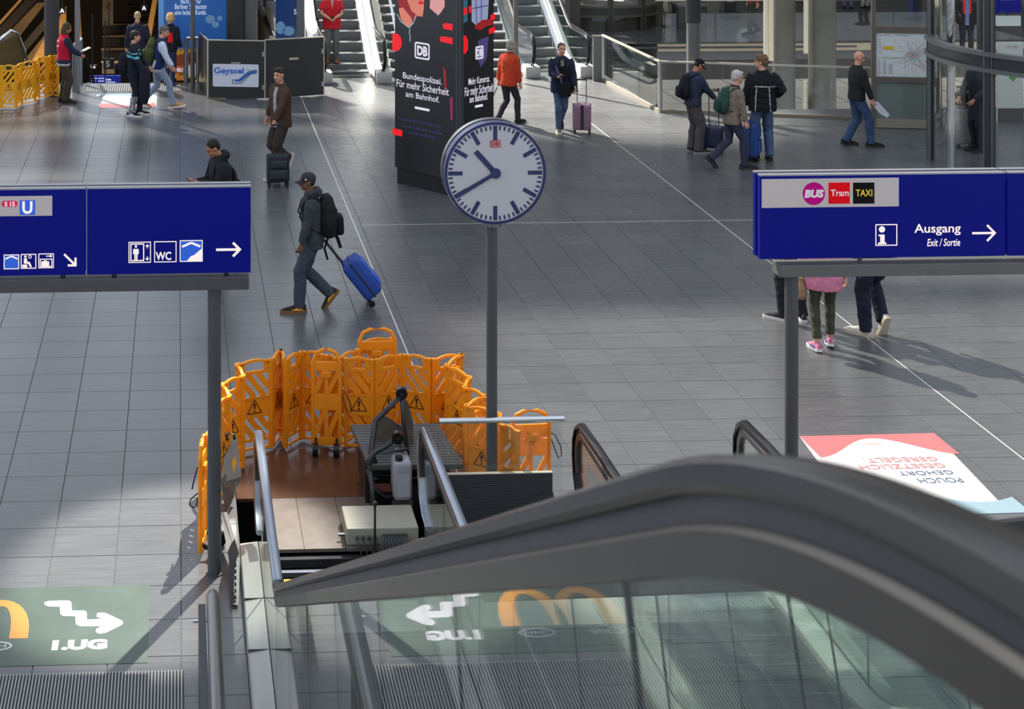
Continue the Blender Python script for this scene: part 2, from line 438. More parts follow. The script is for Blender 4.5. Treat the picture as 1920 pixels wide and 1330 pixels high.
# ------------------------------------------------------------------ escalators
def esc_path(L, ang, R1, rise, R2, Ltop):
    """base line of an escalator as (s, z, normal_s, normal_z)"""
    P = []; c, sn = math.cos(ang), math.sin(ang)
    for k in range(6): P.append((L * k / 5 - 0.0, 0.0, 0.0, 1.0))
    for k in range(1, 13):
        a = ang * k / 12; P.append((L + R1 * math.sin(a), R1 - R1 * math.cos(a), -math.sin(a), math.cos(a)))
    s1, z1 = P[-1][:2]
    z2 = rise - R2 * (1 - c); n = max(4, int((z2 - z1) / sn / 0.8))
    for k in range(1, n + 1):
        z = z1 + (z2 - z1) * k / n; P.append((s1 + (z - z1) / sn * c, z, -sn, c))
    s2 = P[-1][0]
    for k in range(1, 29):
        a = ang * (1 - k / 28)
        P.append((s2 + R2 * (sn - math.sin(a)), rise - R2 * (1 - math.cos(a)), -math.sin(a), math.cos(a)))
    s3 = P[-1][0]
    for k in range(1, 4): P.append((s3 + Ltop * k / 3, rise, 0.0, 1.0))
    return P
def base_z(P, s):
    if s <= P[0][0]: return P[0][1]
    for a, b in zip(P[:-1], P[1:]):
        if a[0] <= s <= b[0]: return a[1] + (b[1] - a[1]) * (s - a[0]) / max(1e-6, b[0] - a[0])
    return P[-1][1]
NOSE = [(.22, .27), (.02, .29), (-.13, .38), (-.21, .52), (-.24, .66), (-.23, .80), (-.16, .92), (-.05, .985)]
def sweep(bm, path, prof, X, Y0, sg, sx=1, mi=0):
    """path of (s,z,ns,nz); prof of (x,n), closed"""
    rings = []
    for s, z, a, b in path:
        rings.append([bm.verts.new((X + sx * x, Y0 + sg * (s + a * n), z + b * n)) for x, n in prof])
    m = len(prof)
    for A, B in zip(rings[:-1], rings[1:]):
        for k in range(m):
            f = bm.faces.new((A[k], A[(k + 1) % m], B[(k + 1) % m], B[k])); f.material_index = mi
    bm.faces.new(rings[0][::-1]); bm.faces.new(rings[-1])
def nose_path(P, hh=1.0, inset=0.0):
    pts = []
    q = NOSE
    for i, (s, z) in enumerate(q):
        a = q[max(0, i - 1)]; b = q[min(len(q) - 1, i + 1)]
        t = V((b[0] - a[0], b[1] - a[1])).normalized(); n = V((-t.y, t.x))
        pts.append((s - n.x * inset, z - n.y * inset, n.x, n.y))
    out = pts
    for s, z, a, b in P:
        if s >= 0.05: out.append((s + a * (hh - inset), z + b * (hh - inset), a, b))
    return out
bare_steel = mat('bare_rail_steel', S(150, 158, 170), 0.26, .9, .06, 4)
step_meshes = {}
def step_mesh(width, nose):
    if (width, nose) in step_meshes: return step_meshes[width, nose]
    bm = NB(); n = int(width / 0.018); p = width / n; h = 0.012
    row = []
    for k in range(n):
        for dx, z in ((0, -h), (.25 * p, -h), (.32 * p, 0), (.93 * p, 0)): row.append((k * p + dx, z))
    row.append((width, -h))
    A = [bm.verts.new((x, 0.0, z)) for x, z in row]; B = [bm.verts.new((x, 0.4, z)) for x, z in row]
    for k in range(len(row) - 1): bm.faces.new((A[k], A[k + 1], B[k + 1], B[k]))
    box(bm, (0, 0.012, -.03), (width, .4, -.0125))
    rr = [bm.verts.new((0, .004, -.013)), bm.verts.new((width, .004, -.013)), bm.verts.new((width, .004, -.28)), bm.verts.new((0, .004, -.28))]
    bm.faces.new(rr)
    f = box(bm, (0, -.003, -.013), (width, .03, .0015), mi=1)
    me = bpy.data.meshes.new('step'); bmesh.ops.recalc_face_normals(bm, faces=bm.faces); bm.to_mesh(me); bm.free()
    me.materials.append(mat('step_aluminium', S(112, 114, 114), 0.42, 0.6, .1, 8)); me.materials.append(mat('step_nosing', S(186, 188, 188), 0.4, 0.7) if nose else mat('step_aluminium', S(112, 114, 114), 0.42, 0.6, .1, 8))
    step_meshes[width, nose] = me
    return me
rail_prof = [(-.040, -.012), (-.034, .012), (-.018, .021), (.018, .021), (.034, .012), (.040, -.012), (.030, -.022), (-.030, -.022)]
web_prof = [(-.014, -.022), (.014, -.022), (.014, -.062), (-.014, -.062)]
cap_prof = [(-.018, -.056), (.018, -.056), (.026, -.064), (.026, -.112), (.015, -.118), (-.015, -.118), (-.026, -.112), (-.026, -.064)]
def escalator(label, X0, X1, Y0, sg, L, ang, R1, rise, R2, Ltop, comb, pane, rail_m, cap_m, deck_m, steps=True, plate=True, group=None, smax=99, sides=(0, 1), low_m=None, newel=True, track=0, pane0=None, nose_m=None):
    root = thing('escalator', label, 'escalator', ((X0 + X1) / 2, Y0, 0), 0, group)
    P = esc_path(L, ang, R1, rise, R2, Ltop)
    P = [p for p in P if p[0] <= smax]
    for side in sides:
        X = (X0, X1)[side]; sx = (1, -1)[side]          # +sx points to the steps
        np_ = nose_path(P)
        if track:
            lo_ = [q for q in np_ if q[0] < track]; hi_ = np_[len(lo_) - 1:]
            bm = NB(); sweep(bm, lo_, [(x * .92, n) for x, n in rail_prof], X, Y0, sg); finish(bm, 'handrail_track', bare_steel, root, smooth=True, angle=40, label='bare steel handrail track without its rubber')
            np_ = hi_
        bm = NB(); sweep(bm, np_, rail_prof, X, Y0, sg); finish(bm, 'handrail', rail_m, root, smooth=True, angle=40)
        bm = NB(); sweep(bm, nose_path(P)[3:], web_prof, X, Y0, sg); finish(bm, 'rail_web', dark_paint if sg < 0 else steel_dark, root)
        bm = NB(); sweep(bm, nose_path(P)[3:], cap_prof, X, Y0, sg); finish(bm, 'rail_cap', cap_m, root, smooth=True, angle=35)
        # glass panes
        cuts = [P[0][0]] + ([pane0] if pane0 else [])
        while cuts[-1] + pane * 1.4 < P[-1][0]: cuts.append(cuts[-1] + pane)
        cuts.append(P[-1][0])
        for ci in range(len(cuts) - 1):
            a, b = cuts[ci] + .004, cuts[ci + 1] - .004
            ss = [a] + [p[0] for p in P if a + .02 < p[0] < b - .02] + [b]
            lo, hi = [], []
            for s in ss:
                z = base_z(P, s); z2 = base_z(P, s + .02); t = V((.02, z2 - z)).normalized() if z2 > z else V((1, 0))
                nx, nz = -t.y, t.x
                lo.append((s + nx * .05, z + nz * .05)); hi.append((s + nx * .89, z + nz * .89))
            if ci == 0:
                hi = [(-.16, .55), (-.14, .74), (-.06, .86)] + hi; lo = [(-.1, .3), (0, .1)] + lo
            bm = NB(); pts = lo + hi[::-1]
            poly(bm, [(X - .006, Y0 + sg * s, z) for s, z in pts], .012, V((1, 0, 0)))
            finish(bm, 'glass_pane', glass_green, root)
            if pane0 and ci:
                bm = NB(); bar(bm, (X, Y0 + sg * (lo[0][0] - .004), lo[0][1]), (X, Y0 + sg * (hi[0][0] - .004), hi[0][1]), .013, .009, V((1, 0, 0))); finish(bm, 'pane_joint', black_matte, root)
        # decks and skirts
        op = [(-.010, .10), (-.155, .085), (-.165, .06), (-.165, -.42), (-.010, -.42)]
        ip = [(.012, .10), (.035, .10), (.155, .055), (.165, .03), (.165, -.34), (.012, -.34)]
        bm = NB(); sweep(bm, [p for p in P], op, X, Y0, sg, sx); finish(bm, 'outer_deck', deck_m, root)
        bm = NB(); sweep(bm, [p for p in P], ip, X, Y0, sg, sx); finish(bm, 'inner_deck', deck_m, root)
        if not newel: continue
        ya, yb = sorted((Y0 - sg * .12, Y0 + sg * .34)); bm = NB(); rbox(bm, (X - .17, ya, 0), (X + .17, yb, .27), .03); finish(bm, 'newel_box', low_m or mat('newel_box_grey', S(158, 158, 154), .45, .2), root, smooth=True, angle=40)
    xi0, xi1 = X0 + .175, X1 - .175; wd = round(xi1 - xi0, 3)
    if steps:
        me = step_mesh(wd, sg > 0); k = 0
        while True:
            s = comb + .4 * k
            if s + .4 > min(P[-1][0], smax): break
            o = link('step', me, root)
            z = base_z(P, s + .2)
            y = Y0 + sg * s
            if sg > 0: o.location = V((xi0, y, z)) - root.location
            else: o.location = V((xi1, y, z)) - root.location; o.rotation_euler = (0, 0, PI)
            k += 1
    if plate:
        bm = NB(); ys = sorted((Y0 - sg * (1.6 if sg > 0 else .6), Y0 + sg * (comb - .15)))
        box(bm, (xi0 - .02 if sg > 0 else X0 - .165, ys[0], -.05), (xi1 + .02 if sg > 0 else X1 + .165, ys[1], -.002)); finish(bm, 'landing_plate', steel, root)
        bm = NB(); n = 44
        for k in range(n):
            x = xi0 + (k + .5) * wd / n; a, b = sorted((Y0 + sg * (comb - .15), Y0 + sg * (comb + .03)))
            box(bm, (x - .006, a, -.01), (x + .006, b, .004))
        a, b = sorted((Y0 + sg * (comb - .15), Y0 + sg * (comb - .02))); box(bm, (xi0, a, -.03), (xi1, b, -.001))
        finish(bm, 'comb_plate', steel, root)
    return root, P
ANG = math.atan(0.507)
near_deck = mat('satin_steel_deck', S(166, 168, 162), 0.32, 0.5, .08, 3, stretch=(4, .3, 4))
cap_grey = mat('grey_anodised_cap', S(44, 43, 42), 0.36, 0.2, .08, 5)
ES1, P1 = escalator('escalator under repair with its lower end opened, running up past the viewer', .667, 2.062, 13.30, -1, 2.55, ANG, 1.3, 4.70, 2.3, .9, 1.35, 1.49, black_rubber, cap_grey, near_deck, plate=False, newel=False, track=2.56, pane0=.91)
ES2, PB2 = escalator('working escalator to the right of the one under repair, by the floor poster', 3.40, 4.80, 13.32, -1, 2.35, ANG, 1.3, 4.70, 2.3, .9, 1.1, 1.49, black_rubber, cap_grey, near_deck, newel=False, pane0=.91)
bright_deck = mat('bright_steel_deck', S(214, 216, 214), 0.3, 0.85, .06, 2)
for lab, a, b, y0, grp, kw in (
    ('distant escalator rising from the lower level behind the black boarding', 3.05, 4.40, 70.0, None, {}),
    ('escalator at the back with the man in the red shirt on it', 3.24, 4.56, 35.45, None, {}),
    ('escalator at the back right of the advertising pillar, beside the glass railing', 8.02, 9.27, 36.0, None, {})):
    e_, _ = escalator(lab, a, b, y0, 1, 1.25, math.radians(27), 2.2, 3.6 if y0 < 60 else 8.0, 1.5, .6, .62, 1.3, black_rubber, chrome, bright_deck, **kw)
    if y0 > 60: e_.location.z = -5.2
# deck seams of the near escalator, lower landing left side
for yy in (12.35, 11.6):
    for xa, xb, zz in ((.505, .655, .101), (.68, .715, .102)):
        bm = NB(); box(bm, (xa, yy, .0), (xb, yy + .006, zz)); finish(bm, 'deck_seam', dark_paint, ES1)
# ------------------------------------------------------------------ guidance signs
blue_face = mat('sign_blue', S(8, 12, 84), 0.5, 0, .10, 1.5, emit=S(4, 14, 120), estr=0.42, spec=.1)
blue_case = mat('sign_case_blue', S(22, 26, 78), 0.4)
sign_grey = mat('sign_pale_field', S(170, 162, 160), 0.5, emit=S(190, 180, 180), estr=0.2, spec=.15)
sign_white = mat('sign_white_print', S(240, 226, 218), 0.5, emit=S(240, 222, 212), estr=0.55)
sign_lblue = mat('sign_light_blue', S(40, 92, 205), 0.5, emit=S(40, 92, 205), estr=0.3)
alu_edge = mat('sign_edge_aluminium', S(150, 150, 152), 0.4, 0.6)
def arrow(fr, cx, cy, L, hh, t, m, parent, ang=0.0, d=.003):
    c, s = math.cos(ang), math.sin(ang)
    def q(p): return (cx + p[0] * c - p[1] * s, cy + p[0] * s + p[1] * c)
    ps = [[(-L / 2, -t / 2), (L / 2 - t * 1.6, -t / 2), (L / 2 - t * 1.6, t / 2), (-L / 2, t / 2)],
          [(L / 2, 0), (L / 2 - hh, hh), (L / 2 - hh - t * .7, hh - t * .7), (L / 2 - t * 1.4, 0)],
          [(L / 2, 0), (L / 2 - t * 1.4, 0), (L / 2 - hh - t * .7, -hh + t * .7), (L / 2 - hh, -hh)]]
    return flats(fr, [[q(p) for p in pp] for pp in ps], 'arrow', m, parent, d)
def sign_case(x0, x1, z0, z1, yf, depth, parent):
    """a double-faced sign box, face at yf"""
    bm = NB(); box(bm, (x0, yf, z0), (x1, yf + .055, z1)); fp = finish(bm, 'face_panel', blue_face, parent)
    bm = NB(); box(bm, (x0, yf + depth - .055, z0), (x1, yf + depth, z1)); finish(bm, 'rear_panel', blue_face, parent)
    bm = NB(); box(bm, (x0 + .02, yf + .055, z0 + .02), (x1 - .02, yf + depth - .055, z1 - .02)); finish(bm, 'sign_core', blue_case, parent)
    bm = NB(); box(bm, (x0 - .003, yf - .003, z1), (x1 + .003, yf + .052, z1 + .012)); finish(bm, 'edge_strip', alu_edge, parent)
    bm = NB(); box(bm, (x0 - .003, yf + depth - .052, z1), (x1 + .003, yf + depth + .003, z1 + .012)); finish(bm, 'edge_strip', alu_edge, parent)
    return fp
def picto_frame(fr, u0, v0, u1, v1, parent, fill=None):
    if fill: flat(fr, [(u0, v0), (u1, v0), (u1, v1), (u0, v1)], 'pictogram_field', fill, parent, .0022)
    flats(fr, outline(u0, v0, u1, v1, .007), 'pictogram_frame', sign_white, parent, .003)
# left sign
pb = G(402, 1076); YL = pb.y
sgn = thing('guidance_sign', 'blue guidance sign at the left with WC and parking symbols on a dark post', 'sign', (pb.x, YL, 0))
yf = YL - .075
def zat(x, y, Y): return DY(x, y, Y).z
def xat(x, y, Y): return DY(x, y, Y).x
zb, zt = zat(400, 512, yf), zat(400, 352, yf)
fr = Frame((0, yf, 0), (1, 0, 0), (0, 0, 1))
sign_case(xat(163, 430, yf), xat(470, 430, yf), zb, zt, yf, .15, sgn)
sign_case(xat(-290, 430, yf), xat(160, 430, yf), zb, zt, yf, .15, sgn)
zbm = zat(430, 519, yf)
bm = NB(); rbox(bm, (xat(-290, 530, yf), yf - .01, zbm - .105), (xat(467, 530, yf), yf + .16, zbm), .006); finish(bm, 'beam', post_paint, sgn)
for x in (-160, 118, 214, 424):
    bm = NB(); cyl(bm, (xat(x, 515, YL), YL, zbm - .01), (xat(x, 515, YL), YL, zb + .03), .02, 10); finish(bm, 'stud', post_paint, sgn)
bm = NB(); cyl(bm, (pb.x, YL, .006), (pb.x, YL, zbm - .1), .055, 28); finish(bm, 'post', post_paint, sgn, smooth=True, angle=40)
bm = NB(); cyl(bm, (pb.x, YL, 0), (pb.x, YL, .012), .068, 28); finish(bm, 'foot_plate', post_paint, sgn)
def PR(x0, y0, x1, y1):
    a = fr.px(x0, y1); b = fr.px(x1, y0); return a[0], a[1], b[0], b[1]
# lift pictogram
u0, v0, u1, v1 = PR(241, 453, 283, 493); w_, h_ = u1 - u0, v1 - v0
picto_frame(fr, u0, v0, u1, v1, sgn)
flats(fr, outline(u0 + .08 * w_, v0 + .08 * h_, u0 + .70 * w_, v0 + .92 * h_, .009), 'pictogram_door', sign_white, sgn, .003)
cx = u0 + .33 * w_
flats(fr, [circ(cx, v0 + .78 * h_, .055 * w_), [(cx - .12 * w_, v0 + .66 * h_), (cx + .12 * w_, v0 + .66 * h_), (cx + .13 * w_, v0 + .42 * h_), (cx + .075 * w_, v0 + .42 * h_), (cx + .07 * w_, v0 + .14 * h_), (cx + .012 * w_, v0 + .14 * h_), (cx + .01 * w_, v0 + .4 * h_), (cx - .01 * w_, v0 + .4 * h_), (cx - .012 * w_, v0 + .14 * h_), (cx - .07 * w_, v0 + .14 * h_), (cx - .075 * w_, v0 + .42 * h_), (cx - .13 * w_, v0 + .42 * h_)]], 'pictogram_figure', sign_white, sgn, .003)
arrow(fr, u0 + .84 * w_, v0 + .78 * h_, .2 * h_, .016, .007, sign_white, sgn, PI / 2)
arrow(fr, u0 + .84 * w_, v0 + .2 * h_, .2 * h_, .016, .007, sign_white, sgn, -PI / 2)
a_ = PR(289, 452, 331, 492); picto_frame(fr, *a_, sgn); tpx(fr, 'WC', 292, 472, 321, 488, sign_white, sgn, bold=.025, d=.003)
def parking(x0, y0, x1, y1, par, plane=False):
    u0, v0, u1, v1 = PR(x0, y0, x1, y1); w_, h_ = u1 - u0, v1 - v0
    picto_frame(fr, u0, v0, u1, v1, par, sign_lblue)
    flats(fr, stroke([(u0 + .1 * w_, v0 + .7 * h_), (u0 + .5 * w_, v0 + .88 * h_), (u0 + .9 * w_, v0 + .7 * h_)], .1 * h_), 'pictogram_roof', sign_white, par, .0034)
    text(fr, 'P', u0 + .33 * w_, v0 + .12 * h_, u0 + .72 * w_, v0 + .68 * h_, sign_white, par, bold=.03, d=.0034)
    if plane:
        flat(fr, [(u0 + .3 * w_, v0 + .03 * h_), (u0 + .98 * w_, v0 + .03 * h_), (u0 + .98 * w_, v0 + .62 * h_), (u0 + .84 * w_, v0 + .5 * h_), (u0 + .62 * w_, v0 + .3 * h_), (u0 + .5 * w_, v0 + .27 * h_)], 'pictogram_field', sign_white, par, .0031)
parking(337, 450, 380, 491, sgn, True)
c_ = fr.px(429, 468); arrow(fr, c_[0], c_[1], .205, .062, .02, sign_white, sgn)
# left module
a_ = PR(-120, 367, 98, 407); flat(fr, [(a_[0], a_[1]), (a_[2], a_[1]), (a_[2], a_[3]), (a_[0], a_[3])], 'pale_field', sign_grey, sgn, .002)
crim = mat('line_crimson', S(196, 18, 84), 0.5, emit=S(196, 18, 84), estr=.3)
a_ = PR(3, 376, 33, 388); flat(fr, rrect(*a_, .022), 'line_badge', crim, sgn, .004); tpx(fr, 'S 15', 9, 378, 28, 387, sign_white, sgn, bold=.02, d=.006)
a_ = PR(-70, 376, -8, 388); flat(fr, rrect(*a_, .022), 'line_badge', crim, sgn, .004)
a_ = PR(37, 375, 66, 403); flat(fr, [(a_[0], a_[1]), (a_[2], a_[1]), (a_[2], a_[3]), (a_[0], a_[3])], 'line_badge', sign_lblue, sgn, .004); tpx(fr, 'U', 42, 377, 61, 401, sign_white, sgn, bold=.03, d=.006)
parking(7, 477, 36, 505, sgn)
a_ = PR(39, 476, 68, 504); picto_frame(fr, *a_, sgn); u0, v0, u1, v1 = a_; w_, h_ = u1 - u0, v1 - v0
flats(fr, [circ(u0 + .3 * w_, v0 + .82 * h_, .08 * w_), [(u0 + .2 * w_, v0 + .7 * h_), (u0 + .4 * w_, v0 + .7 * h_), (u0 + .42 * w_, v0 + .48 * h_), (u0 + .58 * w_, v0 + .46 * h_), (u0 + .72 * w_, v0 + .1 * h_), (u0 + .6 * w_, v0 + .1 * h_), (u0 + .48 * w_, v0 + .34 * h_), (u0 + .2 * w_, v0 + .34 * h_)], [(u0 + .1 * w_, v0 + .08 * h_), (u0 + .42 * w_, v0 + .08 * h_), (u0 + .42 * w_, v0 + .28 * h_), (u0 + .1 * w_, v0 + .28 * h_)]] + stroke(circ(u0 + .6 * w_, v0 + .8 * h_, .09 * w_, 14) + [(u0 + .69 * w_, v0 + .8 * h_)], .005), 'pictogram_figure', sign_white, sgn, .003)
a_ = PR(72, 475, 101, 503); picto_frame(fr, *a_, sgn); u0, v0, u1, v1 = a_; w_, h_ = u1 - u0, v1 - v0
flats(fr, outline(u0 + .1 * w_, v0 + .08 * h_, u0 + .9 * w_, v0 + .64 * h_, .007) + [[(u0 + .2 * w_, v0 + .14 * h_), (u0 + .7 * w_, v0 + .14 * h_), (u0 + .7 * w_, v0 + .46 * h_), (u0 + .2 * w_, v0 + .46 * h_)], [(u0 + .36 * w_, v0 + .47 * h_), (u0 + .54 * w_, v0 + .47 * h_), (u0 + .54 * w_, v0 + .53 * h_), (u0 + .36 * w_, v0 + .53 * h_)], circ(u0 + .8 * w_, v0 + .82 * h_, .08 * w_), [(u0 + .5 * w_, v0 + .79 * h_), (u0 + .74 * w_, v0 + .79 * h_), (u0 + .74 * w_, v0 + .85 * h_), (u0 + .5 * w_, v0 + .85 * h_)]], 'pictogram_figure', sign_white, sgn, .003)
c_ = fr.px(132, 488); arrow(fr, c_[0], c_[1], .14, .05, .017, sign_white, sgn, -PI / 4)
# right sign
YR = DY(1481, 850, 13.05).y
xp = xat(1484, 700, YR)
sg2 = thing('guidance_sign', 'blue guidance sign at the right reading Ausgang with BUS, Tram and TAXI badges', 'sign', (xp, YR, 0))
yf = YR - .075
fr = Frame((0, yf, 0), (1, 0, 0), (0, 0, 1))
zb, zt = zat(1650, 483, yf), zat(1650, 328, yf)
sign_case(xat(1425, 400, yf), xat(1884, 400, yf), zb, zt, yf, .16, sg2)
sign_case(xat(1889, 400, yf), xat(2350, 400, yf), zb, zt, yf, .16, sg2)
zbm = zat(1600, 496, yf)
bm = NB(); rbox(bm, (xat(1462, 500, yf), yf - .01, zbm - .1), (xat(2350, 500, yf), yf + .17, zbm), .006); finish(bm, 'beam', grey_paint, sg2)
for x in (1612, 2050):
    bm = NB(); cyl(bm, (xat(x, 495, YR), YR, zbm - .01), (xat(x, 495, YR), YR, zb + .03), .02, 10); finish(bm, 'stud', grey_paint, sg2)
bm = NB(); cyl(bm, (xp, YR, 0), (xp, YR, zbm - .09), .055, 28); finish(bm, 'post', post_paint, sg2, smooth=True, angle=40)
a_ = PR(1428, 333, 1685, 390); flat(fr, [(a_[0], a_[1]), (a_[2], a_[1]), (a_[2], a_[3]), (a_[0], a_[3])], 'pale_field', sign_grey, sg2, .002)
mag = mat('badge_magenta', S(166, 4, 112), 0.5, emit=S(166, 4, 112), estr=.25, spec=.1)
redb = mat('badge_red', S(204, 4, 20), 0.5, emit=S(206, 4, 20), estr=.25, spec=.1)
yel = mat('badge_yellow', S(232, 196, 44), 0.5, emit=S(232, 196, 44), estr=.2)
c_ = fr.px(1525.5, 363); flat(fr, circ(c_[0], c_[1], .094), 'badge', mag, sg2, .004); tpx(fr, 'BUS', 1508, 355, 1544, 371, white_print, sg2, bold=.06, shear=.15, d=.006)
a_ = PR(1553, 342, 1593, 382); flat(fr, [(a_[0], a_[1]), (a_[2], a_[1]), (a_[2], a_[3]), (a_[0], a_[3])], 'badge', redb, sg2, .004); tpx(fr, 'Tram', 1557, 355, 1591, 368, white_print, sg2, bold=.02, d=.006)
a_ = PR(1599, 342, 1639, 382); flat(fr, [(a_[0], a_[1]), (a_[2], a_[1]), (a_[2], a_[3]), (a_[0], a_[3])], 'badge', mat('badge_black', S(16, 16, 16), .6, spec=.1), sg2, .004); tpx(fr, 'TAXI', 1604, 355, 1635, 368, yel, sg2, bold=.01, d=.006)
a_ = PR(1641, 420, 1682, 461); flats(fr, outline(*a_, .008), 'pictogram_frame', sign_white, sg2, .003); u0, v0, u1, v1 = a_; w_, h_ = u1 - u0, v1 - v0
flats(fr, [circ(u0 + .3 * w_, v0 + .76 * h_, .14 * w_), [(u0 + .14 * w_, v0 + .52 * h_), (u0 + .42 * w_, v0 + .52 * h_), (u0 + .42 * w_, v0 + .15 * h_), (u0 + .5 * w_, v0 + .15 * h_), (u0 + .5 * w_, v0 + .07 * h_), (u0 + .12 * w_, v0 + .07 * h_), (u0 + .12 * w_, v0 + .15 * h_), (u0 + .22 * w_, v0 + .15 * h_), (u0 + .22 * w_, v0 + .45 * h_), (u0 + .14 * w_, v0 + .45 * h_)]], 'pictogram_figure', sign_white, sg2, .003)
tpx(fr, 'Ausgang', 1714, 419, 1801, 442, sign_white, sg2, bold=.012, d=.003)
tpx(fr, 'Exit / Sortie', 1738, 447, 1800, 462, sign_white, sg2, bold=.012, shear=.18, d=.003)
c_ = fr.px(1845, 437); arrow(fr, c_[0], c_[1], .205, .072, .018, sign_white, sg2)

# ------------------------------------------------------------------ clock
YC = 13.62
pc = DY(922, 800, YC)
clk = thing('station_clock', 'round white station clock showing twenty to eleven on a slim post', 'clock', (pc.x, YC, 0))
yf = YC - .10
fr = Frame((0, yf, 0), (1, 0, 0), (0, 0, 1))
cu_, cv_ = fr.px(928.5, 324.5); R_ = .435
fr = Frame((cu_, yf, cv_), (1, 0, 0), (0, 0, 1))
navy_rim = mat('clock_navy_rim', S(30, 38, 84), 0.35)
face_m = mat('clock_face', S(160, 160, 166), 0.45, emit=S(205, 205, 212), estr=.12, spec=.2)
mark_m = mat('clock_dark_blue', S(34, 44, 86), 0.5)
zc = V((cu_, YC, cv_))
def ring_y(bm, r0, r1, y0, y1, seg=64):
    for k in range(seg):
        a, b = 2 * PI * k / seg, 2 * PI * (k + 1) / seg
        q = [[bm.verts.new((cu_ + r * math.cos(t), y, cv_ + r * math.sin(t))) for r, y in ((r0, y0), (r1, y0), (r1, y1), (r0, y1))] for t in (a, b)]
        for j in range(4): bm.faces.new((q[0][j], q[0][(j + 1) % 4], q[1][(j + 1) % 4], q[1][j]))
    bmesh.ops.remove_doubles(bm, verts=bm.verts, dist=1e-5)
bm = NB(); ring_y(bm, R_ - .022, R_, yf - .012, yf + .05); finish(bm, 'front_rim', navy_rim, clk, smooth=True, angle=40)
bm = NB(); ring_y(bm, R_ - .03, R_ + .004, yf + .05, yf + .062); finish(bm, 'rim_seam', chrome, clk, smooth=True, angle=40)
bm = NB(); ring_y(bm, R_ - .06, R_ - .012, yf + .062, yf + .13); finish(bm, 'drum', navy_rim, clk, smooth=True, angle=40)
bm = NB(); ring_y(bm, R_ - .03, R_ + .002, yf + .13, yf + .20); finish(bm, 'rear_rim', steel_dark, clk, smooth=True, angle=40)
bm = NB(); tube(bm, [(cu_, yf + .0, cv_), (cu_, yf + .19, cv_)], R_ - .02, seg=64); finish(bm, 'face', face_m, clk)
for k in range(60):
    a = PI / 2 - 2 * PI * k / 60; big = k % 5 == 0
    r1 = R_ - .032; r0 = r1 - (.123 if big else .036); hw = .0175 if big else .0075
    c, s = math.cos(a), math.sin(a)
    flat(fr, [(r0 * c - hw * s, r0 * s + hw * c), (r0 * c + hw * s, r0 * s - hw * c), (r1 * c + hw * s, r1 * s - hw * c), (r1 * c - hw * s, r1 * s + hw * c)], 'hour_mark' if big else 'minute_mark', mark_m, clk, .0015)
def hand(name, ang, r0, r1, w0, w1, d):
    c, s = math.cos(ang), math.sin(ang)
    flat(fr, [(r0 * c - w0 * s, r0 * s + w0 * c), (r0 * c + w0 * s, r0 * s - w0 * c), (r1 * c + w1 * s, r1 * s - w1 * c), (r1 * c - w1 * s, r1 * s + w1 * c)], name, mark_m, clk, d, .004)
hand('hour_hand', math.radians(132), 0, .252, .022, .022, .008)
hand('minute_hand', math.radians(210), 0, .40, .015, .018, .014)
flat(fr, circ(0, 0, .045), 'hub', mark_m, clk, .018, .006)
red_db = mat('logo_red', S(176, 22, 34), 0.5)
def db_logo(fr, u0, v0, u1, v1, m, parent, t, d=.003):
    o = rrect(u0, v0, u1, v1, (u1 - u0) * .12, 4); i = rrect(u0 + t, v0 + t, u1 - t, v1 - t, (u1 - u0) * .08, 4)
    bm = NB(); n = len(o)
    A = [bm.verts.new(fr.at(*p, d)) for p in o]; B = [bm.verts.new(fr.at(*p, d)) for p in i]
    for k in range(n): bm.faces.new((A[k], A[(k + 1) % n], B[(k + 1) % n], B[k]))
    finish(bm, 'logo_frame', m, parent)
    w_, h_ = u1 - u0, v1 - v0
    text(fr, 'DB', u0 + .16 * w_, v0 + .2 * h_, u1 - .14 * w_, v1 - .2 * h_, m, parent, bold=.05, d=d, name='logo_letters')
db_logo(fr, -.046, .218, .046, .281, red_db, clk, .007)
bm = NB(); cyl(bm, (pc.x, YC, 0), (pc.x, YC, cv_ - R_ - .03), .047, 24); finish(bm, 'post', post_paint, clk, smooth=True, angle=40)
bm = NB(); cyl(bm, (pc.x, YC, cv_ - R_ - .035), (pc.x, YC, cv_ - R_ - .0), .085, 24); finish(bm, 'post_collar', steel_dark, clk)

# ------------------------------------------------------------------ advertising pillar with two screens
A0 = G(741, 343); A1 = G(860, 372)
d_ = (A1 - A0); d_.z = 0; d_.normalize(); nrm = V((d_.y, -d_.x, 0))        # left face looks along nrm
e_ = -nrm                                                                   # right face runs back along e_
W1 = (A1 - A0).length
r_ = ray(925, 150); k1 = 0
lo, hi = 0.1, 3.0
for _ in range(40):
    mid = (lo + hi) / 2; p = A1 + e_ * mid
    if PX((p.x, p.y, 2))[0] < 925: lo = mid
    else: hi = mid
W2 = lo; PH = 4.3
pil = thing('advertising_pillar', 'tall black advertising pillar with lit screens behind the clock', 'pillar', tuple((A0 + A1) / 2))
scr = mat('screen_black', S(22, 22, 25), 0.25, emit=S(20, 20, 23), estr=.5)
c4 = [A0, A1, A1 + e_ * W2, A0 + e_ * W2]
zs = DY(736, 313, A0.y).z
bm = NB(); cen = sum(c4, V()) / 4
vs = [cen + (c - cen) * .96 for c in c4]
poly(bm, [(v.x, v.y, 0) for v in vs], zs + .02, V((0, 0, 1))); finish(bm, 'plinth', black_matte, pil)
bm = NB(); poly(bm, [(c.x, c.y, zs) for c in c4], PH - zs, V((0, 0, 1))); finish(bm, 'cabinet', black_plastic, pil)
